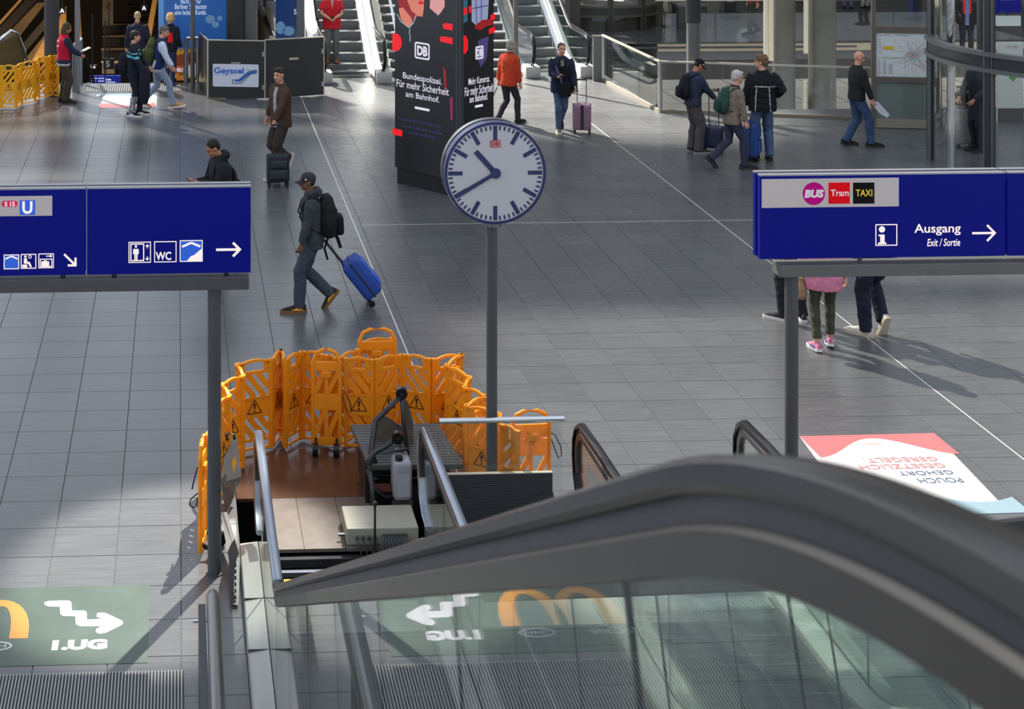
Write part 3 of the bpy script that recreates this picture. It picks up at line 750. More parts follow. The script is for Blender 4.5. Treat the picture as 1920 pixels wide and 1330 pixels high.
bm = NB(); obox(bm, A1 + V((0, 0, (PH + zs) / 2)) + nrm * .005 + d_ * .005, d_ * .045, nrm * .02, (0, 0, (PH - zs) / 2)); obox(bm, A1 + V((0, 0, (PH + zs) / 2)) + d_ * .008 + e_ * .035, e_ * .06, d_ * .012, (0, 0, (PH - zs) / 2))
finish(bm, 'corner_trim', dark_paint, pil)
fl = Frame(A0 + nrm * .004, d_, (0, 0, 1)); f2 = Frame(A1 + d_ * .004, e_, (0, 0, 1))
flat(fl, [(.0, zs), (W1 - .05, zs), (W1 - .05, PH - .1), (.0, PH - .1)], 'screen', scr, pil, .001)
flat(f2, [(.1, zs), (W2, zs), (W2, PH - .1), (.1, PH - .1)], 'screen', scr, pil, .001)
def emat(n, c, e): return mat(n, S(12, 12, 12), 0.4, emit=S(*c), estr=e)
e_white = emat('lit_white', (226, 222, 240), .95); e_red = emat('lit_red', (236, 6, 24), 1.0); e_blue = emat('lit_dim_blue', (44, 40, 92), .8)
e_skin = emat('lit_skin', (220, 128, 104), .9); e_pink = emat('lit_pink_skin', (222, 158, 158), .9); e_dred = emat('lit_dark_red', (150, 16, 26), .9); e_lip = emat('lit_lips', (206, 22, 44), 1)
e_mag = emat('lit_magenta', (150, 30, 100), .8); e_viol = emat('lit_violet', (88, 74, 140), .6); e_win = emat('lit_window', (150, 164, 200), .8); e_teal = emat('lit_teal', (40, 110, 130), .7); e_line = emat('lit_pale_line', (170, 200, 220), .7)
def on(frm, pts, name, m, d=.004): return flat(frm, [frm.px(*p) for p in pts], name, m, pil, d)
def tsl(frm, s_, xl, yt, yb, xr, m, **k):
    # lettering on a face seen at a slant: its left edge gives the height
    a = frm.px(xl, yb); b = frm.px(xl, yt); c = frm.px(xr, yt)
    return text(frm, s_, a[0], a[1], c[0], b[1], m, pil, d=.006, **k)
tsl(fl, 'Bundespolizei.', 756, 135, 150, 829, e_white, bold=.006)
tsl(fl, 'Für mehr Sicherheit', 744, 148, 162, 842, e_white, bold=.006)
tsl(fl, 'am Bahnhof.', 761, 170, 181, 824, e_white, bold=.006)
tsl(f2, 'Mehr Kameras.', 878, 147, 160, 918, e_white, bold=.006)
tsl(f2, 'Für mehr Sicherheit', 871, 164, 181, 924, e_white, bold=.006)
tsl(f2, 'am Bahnhof.', 880, 180, 193, 914, e_white, bold=.012)
def dim_rows(frm, rows):
    q = []
    for x0, x1, y in rows:
        a = frm.px(x0, y); b = frm.px(x1, y); x = a[0]
        rnd = random.Random(int(y))
        while x < b[0]:
            w_ = .02 + .05 * rnd.random(); q.append([(x, a[1]), (x + w_, a[1]), (x + w_, a[1] + .035), (x, a[1] + .035)]); x += w_ + .018
    flats(frm, q, 'dim_text_line', e_blue, pil, .004)
dim_rows(fl, [(749, 830, 224), (757, 824, 238), (767, 813, 250)])
def logo_px(frm, x0, y0, y1, x1, t): a = frm.px(x0, y1); b = frm.px(x1, y0); db_logo(frm, a[0], a[1], b[0], b[1], e_white, pil, t, .006)
logo_px(fl, 778, 82, 109, 806, .028); logo_px(f2, 891, 85, 112, 906, .028)
a_ = fl.px(778, 201.5); b_ = fl.px(806, 204); flat(fl, rrect(a_[0], a_[1] - .02, b_[0], a_[1] + .02, .018), 'bar', e_white, pil, .006)
a_ = f2.px(890, 200); b_ = f2.px(905, 200); flat(f2, rrect(a_[0], a_[1] - .02, b_[0], a_[1] + .02, .018), 'bar', e_white, pil, .006)
on(fl, [(736, 63), (746, 63), (752, 70), (754, 80), (752, 90), (746, 96), (736, 95)], 'red_shape', e_red)
on(fl, [(736, 241), (751, 243), (755, 246), (754, 256), (736, 252)], 'red_shape', e_red)
on(fl, [(830, 46), (834, 43), (849, 45), (849, 57), (832, 54)], 'red_shape', e_red)
on(fl, [(825, 70), (829, 68), (849, 71), (849, 83), (826, 78)], 'red_shape', e_red)
on(fl, [(746, 0), (796, 0), (795, 18), (793, 31), (783, 31), (770, 42), (762, 38), (752, 24)], 'portrait_hood', e_dred, .004)
on(fl, [(764, 0), (796, 0), (795, 18), (793, 31), (784, 30), (772, 20)], 'portrait_face', e_skin, .007)
on(fl, [(748, 16), (756, 14), (772, 34), (774, 44), (765, 52), (752, 36)], 'portrait_neck', e_skin, .0055)
on(fl, [(784, 4), (790, 1), (796, 4), (796, 7), (790, 9), (785, 7)], 'portrait_lips', e_lip, .010)
on(fl, [(807, 0), (834, 0), (834, 12), (828, 22), (822, 29), (814, 22), (806, 15)], 'portrait_hand', e_pink, .004)
flats(fl, stroke([fl.px(*p) for p in ((745, 26), (752, 40), (768, 52), (776, 42), (781, 28))], .018), 'collar_piping', e_line, pil, .007)
flats(fl, stroke([fl.px(*p) for p in ((769, 54), (768, 62), (770, 68), (769, 78))], .018), 'zip_pull', e_line, pil, .007)
on(fl, [(831, 124), (836, 132), (838, 170), (834, 166)], 'dark_red_streak', e_dred, .004)
on(fl, [(844, 185), (849, 181), (849, 226), (845, 224)], 'magenta_streak', e_mag, .004)
on(fl, [(814, 44), (817, 46), (816, 60), (814, 56)], 'blue_streak', e_blue, .004)
on(f2, [(868, 66), (873, 67), (877, 76), (877, 92), (872, 101), (867, 100)], 'red_shape', e_red)
on(f2, [(867, 14), (874, 15), (875, 26), (868, 28)], 'red_shape', e_red, .007)
on(f2, [(878, 12), (884, 11), (885, 22), (879, 25)], 'red_shape', e_red, .007)
on(f2, [(919, 28), (927, 25), (927, 36), (919, 38)], 'red_shape', e_red, .007)
on(f2, [(916, 54), (927, 50), (927, 60), (916, 64)], 'red_shape', e_red, .007)
on(f2, [(868, 0), (876, 0), (876, 40), (868, 44)], 'teal_area', e_teal, .003)
on(f2, [(884, 0), (916, 0), (914, 36), (893, 48), (884, 40)], 'window_area', e_win, .003)
flats(f2, [q for ln in ([(892, 0), (893, 44)], [(902, 0), (902, 42)], [(886, 16), (914, 10)]) for q in stroke([f2.px(*p) for p in ln], .018)], 'window_bars', e_viol, pil, .005)
on(f2, [(888, 52), (893, 45), (905, 37), (918, 36), (925, 40), (924, 46), (910, 50), (900, 57)], 'portrait_hand', e_dred, .006)
on(f2, [(896, 76), (916, 68), (912, 110), (901, 126), (896, 112)], 'violet_streak', e_viol, .0035)

# ------------------------------------------------------------------ black boarding round the back escalator
brd = thing('boarding', 'black site boarding with a white sign around the back escalator', 'boarding', tuple(G(497, 184)))
ply = mat('black_plywood', S(30, 30, 32), 0.45, 0, .15, 3)
edge_m = mat('pale_plywood_edge', S(176, 168, 148), 0.6)
corners = [G(374, 166), G(390, 184), G(497, 186), G(607, 179)]
BH = 1.20
for i, (a, b) in enumerate(zip(corners[:-1], corners[1:])):
    d2 = (b - a).normalized(); n2 = V((d2.y, -d2.x, 0)); mid = (a + b) / 2; L2 = (b - a).length / 2
    hh = BH + (0.02 if i == 2 else 0)
    bm = NB(); obox(bm, mid + V((0, 0, hh / 2 + .02)), d2 * (L2 - .012), n2 * .012, (0, 0, hh / 2)); pn = finish(bm, 'board', ply, brd)
    bm = NB(); obox(bm, mid + V((0, 0, hh + .03)), d2 * L2, n2 * .018, (0, 0, .01)); finish(bm, 'edge_trim', edge_m if i else alu_edge, pn)
    bm = NB(); obox(bm, b + V((0, 0, hh / 2 + .02)), d2 * .012, n2 * .018, (0, 0, hh / 2)); finish(bm, 'edge_trim', edge_m, pn)
    if i:
        for q in (.25, .95):
            bm = NB(); obox(bm, b + V((0, 0, q)) - d2 * .03 - n2 * -.016, d2 * .03, n2 * .006, (0, 0, .05)); finish(bm, 'hinge', alu_edge, pn)
        fb = Frame(a + n2 * .0125, d2, (0, 0, 1))
        c_ = fb.px(*((442, 117) if i == 1 else (551, 110)))
        flat(fb, rrect(c_[0] - .105, c_[1] - .025, c_[0] + .105, c_[1] + .025, .02), 'grip_slot', edge_m, pn, .002)
        if i == 1:
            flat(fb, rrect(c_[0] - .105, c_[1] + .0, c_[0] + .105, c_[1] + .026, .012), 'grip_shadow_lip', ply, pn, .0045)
            p0 = fb.px(399, 162); p1 = fb.px(485, 121)
            wsg = flat(fb, rrect(p0[0], p0[1], p1[0], p1[1], .03), 'site_sign', mat('sign_white_sheet', S(206, 210, 224), .5), brd, .003)
            sb = mat('site_sign_blue', S(28, 96, 190), .5); sg_ = mat('site_sign_grey', S(92, 92, 96), .5)
            tpx(fb, 'Geyssel', 401, 127, 457, 141, sb, brd, bold=.03, d=.006)
            tpx(fb, 'Fahrtreppenservice', 402, 139, 441, 142.5, mat('site_sign_pale_blue', S(120, 160, 215), .5), brd, d=.006)
            tpx(fb, 'GmbH', 459, 129, 468, 132, mat('site_sign_pale_blue', S(120, 160, 215), .5), brd, d=.006)
            flats(fb, stroke([fb.px(*p) for p in ((436, 150), (447, 150), (466, 134), (481, 131), (481, 137), (470, 139), (452, 156), (436, 156), (436, 150))], .018), 'drawn_outline', sg_, brd, .006)
            flats(fb, stroke([fb.px(*p) for p in ((441, 151), (450, 151), (469, 136), (480, 135))], .05), 'drawn_steps', sb, brd, .0065)

# ------------------------------------------------------------------ posts, columns, railings at the back
def post(px_, py_, r, z1, m, label, name='post', cat='post', z0=0.0):
    b = G(px_, py_); bm = NB(); cyl(bm, (b.x, b.y, z0), (b.x, b.y, z1), r, 24)
    return top(bm, name, m, label, cat, (b.x, b.y, z0), smooth=True, angle=40)
post(145, 174, .055, 5.5, mat('light_grey_post', S(120, 122, 124), .45), 'slim grey post beside the person in the red vest')
post(361, 168, .05, 5.5, mat('grey_post', S(86, 82, 78), .45), 'slim grey post in front of the blue advertisement')
post(97, 178, .16, 6, mat('dark_column', S(46, 48, 50), .6), 'dark round column behind the yellow barrier', 'column', 'column')
post(441, 165, .20, 6, mat('black_column', S(38, 36, 36), .6), 'black column beside the blue advertisement', 'column', 'column')
post(467, 163, .19, 6, mat('grey_column', S(82, 84, 84), .5), 'grey column behind the black boarding', 'column', 'column')
post(967, 154, .055, 5.5, grey_paint, 'thin brown-grey post beside the woman in the orange jacket')
b = G(1300, 209)
cl = thing('column', 'grey round post with a black upper sleeve by the glass railing', 'column', tuple(b))
bm = NB(); cyl(bm, (b.x, b.y, 0), (b.x, b.y, 5.5), .135, 28); finish(bm, 'shaft', mat('column_grey', S(86, 86, 86), .45), cl, smooth=True, angle=40)
zsl = DY(1300, 41, b.y).z
bm = NB(); cyl(bm, (b.x, b.y, zsl), (b.x, b.y, 5.6), .150, 28); finish(bm, 'sleeve', mat('sleeve_black', S(38, 38, 40), .5), cl, smooth=True, angle=40)
concrete = mat('column_concrete', S(92, 90, 80), 0.5, 0, .12, 2)
for (xa, xb, lab) in ((1449, 1490, 'left of the two big concrete columns behind the glass railing'), (1517, 1566, 'right of the two big concrete columns behind the glass railing')):
    Y_ = 36.2; p0, p1 = xat(xa, 150, Y_), xat(xb, 150, Y_)
    bm = NB(); cyl(bm, ((p0 + p1) / 2, Y_, -5.2), ((p0 + p1) / 2, Y_, 6), (p1 - p0) / 2, 36)
    top(bm, 'column', concrete, lab, 'column', ((p0 + p1) / 2, Y_, -5.2), smooth=True, angle=40)
pale_pole = mat('pale_pole', S(214, 202, 178), 0.5)
for (x_, yb, lab) in ((1436, 112, 'left one of the pale twin poles beside the concrete column'), (1446, 112, 'right one of the pale twin poles beside the concrete column'), (1511, 98, 'pale pole between the two concrete columns')):
    Y_ = 35.5; p = DY(x_, yb, Y_); bm = NB(); cyl(bm, p, (p.x, p.y, 6), .052, 16); cyl(bm, p, (p.x, p.y, p.z - .02), .057, 16)
    top(bm, 'pole', pale_pole, lab, 'pole', tuple(p), smooth=True, angle=40)
Y_ = 40.5; p = DY(1508, 149, Y_); bm = NB(); cyl(bm, (p.x, p.y, -5.2), (p.x, p.y, p.z), .06, 16)
top(bm, 'pole', pale_pole, 'pale pole on the lower level between the concrete columns', 'pole', (p.x, p.y, -5.2), smooth=True, angle=40)
# glass railing: from the escalator towards the viewer, then to the right
gr_ = thing('glass_railing', 'glass railing with a pale steel handrail around the opening at the back right', 'railing', tuple(G(1237, 210)))
Q = [G(1130, 152), G(1237, 211), G(1640, 226)]
RH = 1.03
for i, (a, b) in enumerate(zip(Q[:-1], Q[1:])):
    bm = NB(); bar(bm, a + V((0, 0, RH)), b + V((0, 0, RH)), .06, .035); finish(bm, 'handrail', mat('pale_handrail', S(196, 190, 176), .35, .6), gr_)
    n = 3 if i == 0 else 5
    for k in range(n):
        p = a.lerp(b, (k + .006) / n); q = a.lerp(b, (k + .994) / n)
        bm = NB(); bar(bm, p + V((0, 0, .53)), q + V((0, 0, .53)), .016, .95); finish(bm, 'glass_pane', glass_clear, gr_)
    bm = NB(); bar(bm, a + V((0, 0, .03)), b + V((0, 0, .03)), .05, .07); finish(bm, 'base_rail', mat('base_rail_beige', S(120, 112, 98), .5), gr_)
for p in (Q[0], Q[1]):
    bm = NB(); cyl(bm, p, p + V((0, 0, RH)), .035, 12); finish(bm, 'post', steel, gr_, smooth=True, angle=40)
bm = NB(); bar(bm, Q[0] + V((-.22, 0, 0.5)), Q[0] + V((.0, 0, .5)), .05, 1.0, V((0, 0, 1))); finish(bm, 'end_panel', grey_paint, gr_)
bm = NB(); bar(bm, Q[0] + V((-.24, 0, 1.02)), Q[0] + V((.02, 0, 1.02)), .07, .03); finish(bm, 'end_cap', steel, gr_)
# far railing of the gallery across the opening
fg = thing('glass_railing', 'glass railing of the gallery across the opening, with people walking behind it', 'railing', (15, 41.1, 0))
bm = NB(); bar(bm, (12.4, 41.1, 1.1), (24, 41.1, 1.1), .05, .03); finish(bm, 'handrail', mat('pale_handrail', S(196, 190, 176), .35, .6), fg)
for k in range(7):
    bm = NB(); bar(bm, (12.4 + 1.58 * k + .01, 41.1, .53), (12.4 + 1.58 * (k + 1) - .01, 41.1, .53), .016, 1.05); finish(bm, 'glass_pane', glass_clear, fg)

# stair right of the man in red, and the back stair well
st = thing('staircase', 'wide stair with dark treads and pale nosings behind the advertising pillar', 'staircase', (6.2, 36.4, 0))
tread = mat('stair_tread', S(70, 70, 68), .6); nosing = mat('stair_nosing', S(184, 182, 176), .5)
for k in range(18):
    bm = NB(); box(bm, (4.85, 36.2 + .31 * k, .17 * k + .01), (7.7, 36.2 + .31 * (k + 1.2), .17 * (k + 1))); s_ = finish(bm, 'stair_step', tread, st)
    bm = NB(); box(bm, (4.85, 36.19 + .31 * k, .17 * (k + 1) - .035), (7.7, 36.25 + .31 * k, .17 * (k + 1) + .004)); finish(bm, 'nosing', nosing, s_)
bm = NB(); bar(bm, (4.93, 36.0, 1.0), (4.93, 41.5, 4.0), .05, .04); bar(bm, (4.93, 36.0, 1.0), (4.93, 36.0, 0.0), .04, .04, V((0, 1, 0))); finish(bm, 'handrail', chrome, st)
bm = NB()
for k in range(4): bar(bm, (4.93 + .9 * k, 36.6, .3), (4.93 + .9 * k, 36.6, 2.4), .10, .04, V((0, 1, 0)))
# ------------------------------------------------------------------ pit and repair gear at the lower end of the near escalator
pit = thing('repair_pit', 'brown steel cover plate and open machine pit at the foot of the escalator under repair', 'pit', (1.37, 14.0, 0))
brown = mat('brown_glossy_plate', S(76, 54, 40), 0.24, 0.0, .22, 3, spec=.6)
brown_sunlit = mat('sunlit_brown_plate', S(98, 90, 83), 0.4, 0.0, .18, 6)  # lighter copy of the brown plate, sunlight put into its colour
bm = NB(); box(bm, (.52, 14.35, -.03), (2.22, 15.44, 0.0)); finish(bm, 'cover_plate', brown, pit)
for x0, x1 in ((.70, 1.05), (1.054, 1.40), (1.404, 1.88)):
    bm = NB(); box(bm, (x0, 13.36, -.03), (x1, 14.345, -.001)); finish(bm, 'cover_plate', brown_sunlit, pit)
bm = NB(); box(bm, (.52, 9.0, -1.0), (2.22, 15.44, -.9)); finish(bm, 'pit_bottom', hall_black, pit)
for x0, x1 in ((.5, .515), (2.22, 2.235)):
    bm = NB(); box(bm, (x0, 9, -.95), (x1, 15.44, -.02)); finish(bm, 'pit_wall', dark_paint, pit)
bm = NB(); box(bm, (.52, 15.42, -.95), (2.22, 15.45, -.03)); finish(bm, 'pit_wall', dark_paint, pit)
oily = mat('oily_steel', S(58, 60, 64), 0.35, .6, .25, 7)
pale_pl = mat('pale_cover_plate', S(176, 178, 170), .35, .3, .08, 4)
bm = NB(); box(bm, (.86, 12.0, -.03), (1.87, 12.46, -.002)); finish(bm, 'comb_cover', pale_pl, pit, label='pale comb cover plate')
bm = NB(); box(bm, (2.245, 12.02, .0012), (3.225, 12.62, .006)); top(bm, 'cover_plate', pale_pl, 'added pale plate standing for the lit floor between the two near escalators', 'plate', (2.73, 12.3, .0012))  # the light on the floor here is put into this plate's pale colour
for y0, z0, w_, h_, m_ in ((13.28, -.05, .07, .07, oily), (13.14, -.09, .05, .05, chrome), (12.98, -.12, .09, .04, oily), (12.75, -.2, .12, .06, oily)):
    bm = NB(); box(bm, (.84, y0, z0 - h_), (1.88, y0 + w_, z0)); finish(bm, 'cross_beam', m_, pit)
bm = NB(); box(bm, (.86, 13.02, -.115), (1.02, 13.07, -.11)); finish(bm, 'yellow_label', mat('label_yellow', S(236, 190, 20), .5), pit)
bm = NB(); cyl(bm, (1.55, 13.16, -.09), (1.55, 13.16, -.05), .02, 6); finish(bm, 'hex_nut', chrome, pit)
for x in (1.0, 1.25, 1.7):
    bm = NB(); tube(bm, [(x, 13.1, -.16), (x + .1, 12.9, -.2), (x + .05, 12.6, -.3), (x + .12, 12.2, -.4)], .014, seg=8); finish(bm, 'cable', black_plastic, pit, smooth=True)
# plates left of the deck, standing on edge
lp = G(444, 1120)
plm = mat('scuffed_grey_plate', S(70, 68, 64), 0.4, .3, .2, 6)
def q3(x, y, Y): return DY(x, y, Y)
bm = NB(); pp = [q3(429, 820, 14.5), q3(444, 818, 14.55), q3(453, 894, 14.3), q3(446, 912, 14.25), q3(427, 962, 14.0), q3(417, 905, 14.2)]
poly(bm, pp, .02, V((-.9, -.3, .1)))
pl1 = top(bm, 'metal_sheet', plm, 'grey metal sheet with a yellow sticker standing on edge beside the dark sign post', 'panel', (pp[4].x, pp[4].y, 0), smooth=False)
bm = NB(); tube(bm, [q3(427, 826, 14.4), q3(424, 818, 14.4), q3(430, 812, 14.4), q3(438, 815, 14.4), q3(440, 824, 14.4)], .012, seg=8); finish(bm, 'hook', black_plastic, pl1, smooth=True)
bm = NB(); poly(bm, [q3(436, 866, 13.9), q3(441, 857, 13.9), q3(443, 868, 13.9), q3(438, 886, 13.9)], .003, V((-.9, -.3, .1))); finish(bm, 'yellow_sticker', mat('label_yellow', S(236, 190, 20), .5), pl1)
bm = NB(); pp = [q3(417, 905, 14.15), q3(446, 905, 14.1), q3(440, 930, 14.0), q3(424, 964, 13.9)]; poly(bm, pp, .01, V((-.9, -.3, .1))); finish(bm, 'bracket', oily, pl1)
bm = NB(); pp = [q3(420, 962, 13.6), q3(426, 961, 13.6), q3(450, 1045, 12.95), q3(447, 1136, 12.4), q3(440, 1134, 12.4), q3(436, 1050, 12.9)]
poly(bm, pp, .03, V((-1, 0, .1)))
pl2 = top(bm, 'metal_sheet', mat('dull_steel_panel', S(44, 44, 44), .5, .3, .2, 6), 'long narrow steel sheet standing on edge against the escalator deck', 'panel', (pp[3].x, pp[3].y, 0))
bm = NB()
for k in range(6): cyl(bm, q3(443, 1060 + 12 * k, 12.7 - .05 * k), q3(440, 1060 + 12 * k, 12.7 - .05 * k), .015, 8)
props(finish(bm, 'perforations', black_matte, pl2), kind='stuff')
# control box
cream = mat('cream_enamel', S(158, 154, 140), 0.42, 0, .06, 5)
cbx = thing('control_box', 'cream metal control box with a row of cable glands on the pit edge', 'control box', (1.7, 13.6, 0))
bm = NB(); rbox(bm, (1.41, 13.40, .0), (2.02, 13.84, .145), .012); finish(bm, 'housing', cream, cbx)
for k in range(4):
    bm = NB(); x = 1.50 + .05 * k; cyl(bm, (x, 13.41, .07), (x, 13.36, .07), .014, 10); gl_ = finish(bm, 'cable_gland', dark_paint, cbx)
    bm = NB(); tube(bm, [(x, 13.365, .07), (x + .005, 13.33, .05), (x + .02, 13.30, -.02), (x + .03, 13.28, -.1)], .008, seg=8); finish(bm, 'cable', black_plastic, gl_, smooth=True)
for k in range(9):
    bm = NB(); x = 1.72 + .024 * k; cyl(bm, (x, 13.41, .085), (x, 13.37, .085), .010, 8); gl_ = finish(bm, 'cable_gland', dark_paint, cbx)
    bm = NB(); tube(bm, [(x, 13.372, .085), (x - .01, 13.345, .06), (x - .03, 13.33, .01), (x - .06, 13.30, -.06)], .008, seg=6); finish(bm, 'cable', mat('grey_cable', S(70, 74, 80), .5), gl_, smooth=True)
bm = NB(); cyl(bm, (1.42, 13.5, .05), (1.35, 13.5, .05), .014, 10); finish(bm, 'side_plug', chrome, cbx)
lev = thing('lever_handle', 'upright dark hand lever with a ball knob in front of the cream control box', 'lever', (1.64, 13.3, 0))
pz = DY(703, 945, 13.3)
bm = NB(); cyl(bm, (pz.x, 13.3, -.1), (pz.x, 13.3, pz.z - .02), .010, 10); finish(bm, 'rod', oily, lev, smooth=True, angle=40)
bm = NB(); ell(bm, (pz.x, 13.3, pz.z), (.024, .024, .024)); finish(bm, 'knob', black_plastic, lev, smooth=True)
# removed escalator steps, stacked
stp = thing('removed_step', 'removed escalator step lying upside down with its roller arms up, behind the canister', 'escalator step', (2.0, 14.25, 0))
dirty = mat('dirty_cast_aluminium', S(96, 90, 80), 0.55, .2, .35, 9)
ridged = mat('ridged_aluminium', S(82, 82, 80), 0.5, .2, .15, 6)
PA, PB, PC_, PD = DY(657, 796, 14.75), DY(822, 796, 14.75), DY(870, 872, 14.05), DY(692, 874, 14.05)
un = (PB - PA).cross(PD - PA).normalized(); un = un if un.z > 0 else -un
bm = NB(); poly(bm, [p - un * .04 for p in (PA, PB, PC_, PD)], .04, un); finish(bm, 'tread_plate', ridged, stp)
bm = NB(); n = 16
for k in range(n):
    a = PA.lerp(PD, (k + .5) / n); b = PB.lerp(PC_, (k + .5) / n); bar(bm, a + un * .0015, b + un * .0015, .028, .003, un)
props(finish(bm, 'tread_ridges', ridged, stp), kind='stuff')
bm = NB(); obox(bm, (PA + PB + PC_ + PD) / 4 - un * .16 + V((0, .1, -.07)), (.38, 0, 0), (0, .30, .05), (0, 0, .2)); finish(bm, 'frame_body', oily, stp)
Ym = 14.3
def strut(pts, r, name, m, par=stp):
    bm = NB(); tube(bm, [DY(x, y, Y) for x, y, Y in pts], r, seg=8); return finish(bm, name, m, par, smooth=True)
strut([(704, 872, 14.1), (696, 850, 14.15), (703, 790, 14.25), (722, 772, 14.3), (752, 742, 14.35)], [.03, .025, .028, .025, .022], 'side_arm', oily)
strut([(690, 872, 14.0), (700, 850, 14.05), (726, 836, 14.1), (742, 822, 14.1)], [.03, .028, .022, .022], 'side_arm', oily)
strut([(752, 742, 14.35), (757, 790, 14.35), (766, 868, 14.2)], [.018, .02, .02], 'side_arm', oily)
strut([(745, 822, 14.1), (760, 850, 14.1), (768, 872, 14.05)], .016, 'side_arm', oily)
strut([(716, 850, 14.0), (742, 846, 14.0), (766, 842, 14.05)], .012, 'cross_rod', oily)
bm = NB(); pp = [DY(x, y, 14.45) for x, y in ((752, 745), (762, 752), (772, 790), (774, 872), (764, 872), (756, 830), (752, 790))]; poly(bm, pp, .03, V((.3, -.9, .1))); finish(bm, 'riser_plate', dirty, stp)
bm = NB(); pp = [DY(x, y, 14.5) for x, y in ((700, 790), (722, 780), (752, 800), (752, 872), (692, 870), (690, 850))]; poly(bm, pp, .02, V((.1, -.9, .3))); finish(bm, 'web_plate', dirty, stp)
for x, y, Y in ((753, 737, 14.36), (746, 820, 14.1)):
    c = DY(x, y, Y); bm = NB(); cyl(bm, c + V((-.004, -.035, 0)), c + V((.004, .03, 0)), .052, 22); w_ = finish(bm, 'roller', black_rubber, stp, smooth=True, angle=40)
    bm = NB(); cyl(bm, c + V((-.005, -.042, 0)), c + V((.004, .03, 0)), .014, 12); finish(bm, 'hub', oily, w_)
st2 = thing('removed_step', 'second removed escalator step, dark and oily, underneath the upturned one', 'escalator step', (1.75, 13.95, 0))
for pts, r, nm in (([(690, 880, 14.0), (700, 915, 13.95), (722, 935, 13.92), (760, 925, 13.95)], .022, 'side_arm'), ([(694, 884, 13.98), (700, 940, 13.9), (708, 950, 13.9)], .02, 'side_arm'), ([(700, 895, 14.2), (760, 892, 14.2), (840, 895, 14.2)], .03, 'cross_rod')):
    strut(pts, r, nm, oily, st2)
bm = NB(); box(bm, (1.70, 13.98, .002), (2.2, 14.5, .2)); finish(bm, 'frame_body', mat('oily_black', S(26, 24, 24), .35, 0, .3, 6), st2)
bm = NB(); box(bm, (1.68, 13.97, .2), (2.05, 14.0, .26)); finish(bm, 'red_edge', mat('dull_red', S(92, 40, 28), .5), st2)
bm = NB(); c = DY(700, 948, 13.9); cyl(bm, (c.x - .03, 13.9, .04), (c.x + .03, 13.9, .04), .04, 16); finish(bm, 'roller', black_rubber, st2)
# canister
can = thing('canister', 'white plastic canister with a black screw cap beside the control box', 'canister', (1.95, 13.95, .0))
canm = mat('milky_plastic', S(150, 154, 162), 0.4, 0, .06, 4, trans=.1)
bm = NB(); c0 = DY(737, 940, 13.9).x; rbox(bm, (c0, 13.86, .15), (c0 + .165, 14.1, .50), .045, seg=4); finish(bm, 'body', canm, can, smooth=True, angle=60)
bm = NB(); tube(bm, [(c0 + .03, 14.05, .48), (c0 + .05, 14.05, .54), (c0 + .12, 14.05, .54), (c0 + .14, 14.05, .48)], .016, seg=10); finish(bm, 'grip', canm, can, smooth=True)
bm = NB(); cyl(bm, (c0 + .055, 13.92, .49), (c0 + .055, 13.92, .53), .034, 20); finish(bm, 'cap', black_plastic, can)
bm = NB(); poly(bm, [(c0 + .03, 13.858, .2), (c0 + .14, 13.858, .2), (c0 + .14, 13.858, .40), (c0 + .03, 13.858, .40)], .002, V((0, -1, 0))); finish(bm, 'front_panel', mat('milky_panel', S(160, 162, 168), .4), can)
bm = NB(); box(bm, (c0 - .005, 13.87, .003), (c0 + .17, 14.1, .15)); finish(bm, 'wooden_block', mat('dark_block', S(60, 56, 52), .6), can)

# guard rail between the two near escalators
gx0, gx1 = 2.24, 3.24; gy = 13.45
grl = thing('guard_rail', 'short steel rail over a dark ribbed panel between the two near escalators', 'railing', (2.75, gy, 0))
bm = NB(); cyl(bm, (gx0 - .04, gy, 1.015), (gx1 + .03, gy, 1.015), .024, 20); finish(bm, 'handrail', chrome, grl, smooth=True, angle=40)
ribd = mat('dark_ribbed_panel', S(66, 68, 72), 0.5, .3, .08, 5)
zr = DY(930, 889, gy).z; xr1 = DY(1036, 900, gy).x
bm = NB(); box(bm, (gx0, gy + .005, 0), (xr1, gy + .03, zr)); pnl = finish(bm, 'panel', ribd, grl)
bm = NB()
for k in range(34): box(bm, (gx0, gy - .003, .02 + k * zr / 35), (xr1, gy + .006, .03 + k * zr / 35))
props(finish(bm, 'panel_ribs', ribd, grl), kind='stuff')
bm = NB(); box(bm, (gx0, gy - .006, zr), (xr1, gy + .034, zr + .006)); finish(bm, 'top_edge', mat('pale_plywood_edge', S(176, 168, 148), .6), grl)
bm = NB(); box(bm, (gx0, gy + .04, .02), (gx1 + .02, gy + .052, .985)); finish(bm, 'glass_pane', glass_clear, grl)

# pipe rail and edge panel left of the near escalator
pr = thing('pipe_handrail', 'steel pipe handrail with a dark edge panel at the lower left edge of the escalator', 'handrail', (.2, 9, 0))
a = DY(399, 1112, 10.72)
bm = NB(); tube(bm, [(a.x, 10.72, a.z - .05), (a.x, 10.70, a.z - .015), (a.x, 10.62, a.z), (a.x, 5.0, a.z)], .046, seg=20); finish(bm, 'pipe', mat('satin_pipe', S(128, 126, 124), .3, .9), pr, smooth=True, angle=40)
b = DY(379, 1133, 10.6)
bm = NB(); box(bm, (b.x - .026, 5.0, .03), (b.x + .022, 10.6, b.z)); finish(bm, 'edge_panel', mat('edge_panel_dark', S(52, 54, 58), .4), pr)
for yy in (10.5, 9.0, 7.4):
    bm = NB(); cyl(bm, (b.x - .06, yy, b.z - .06), (a.x + .03, yy, b.z - .06), .012, 10); finish(bm, 'clamp', chrome, pr)

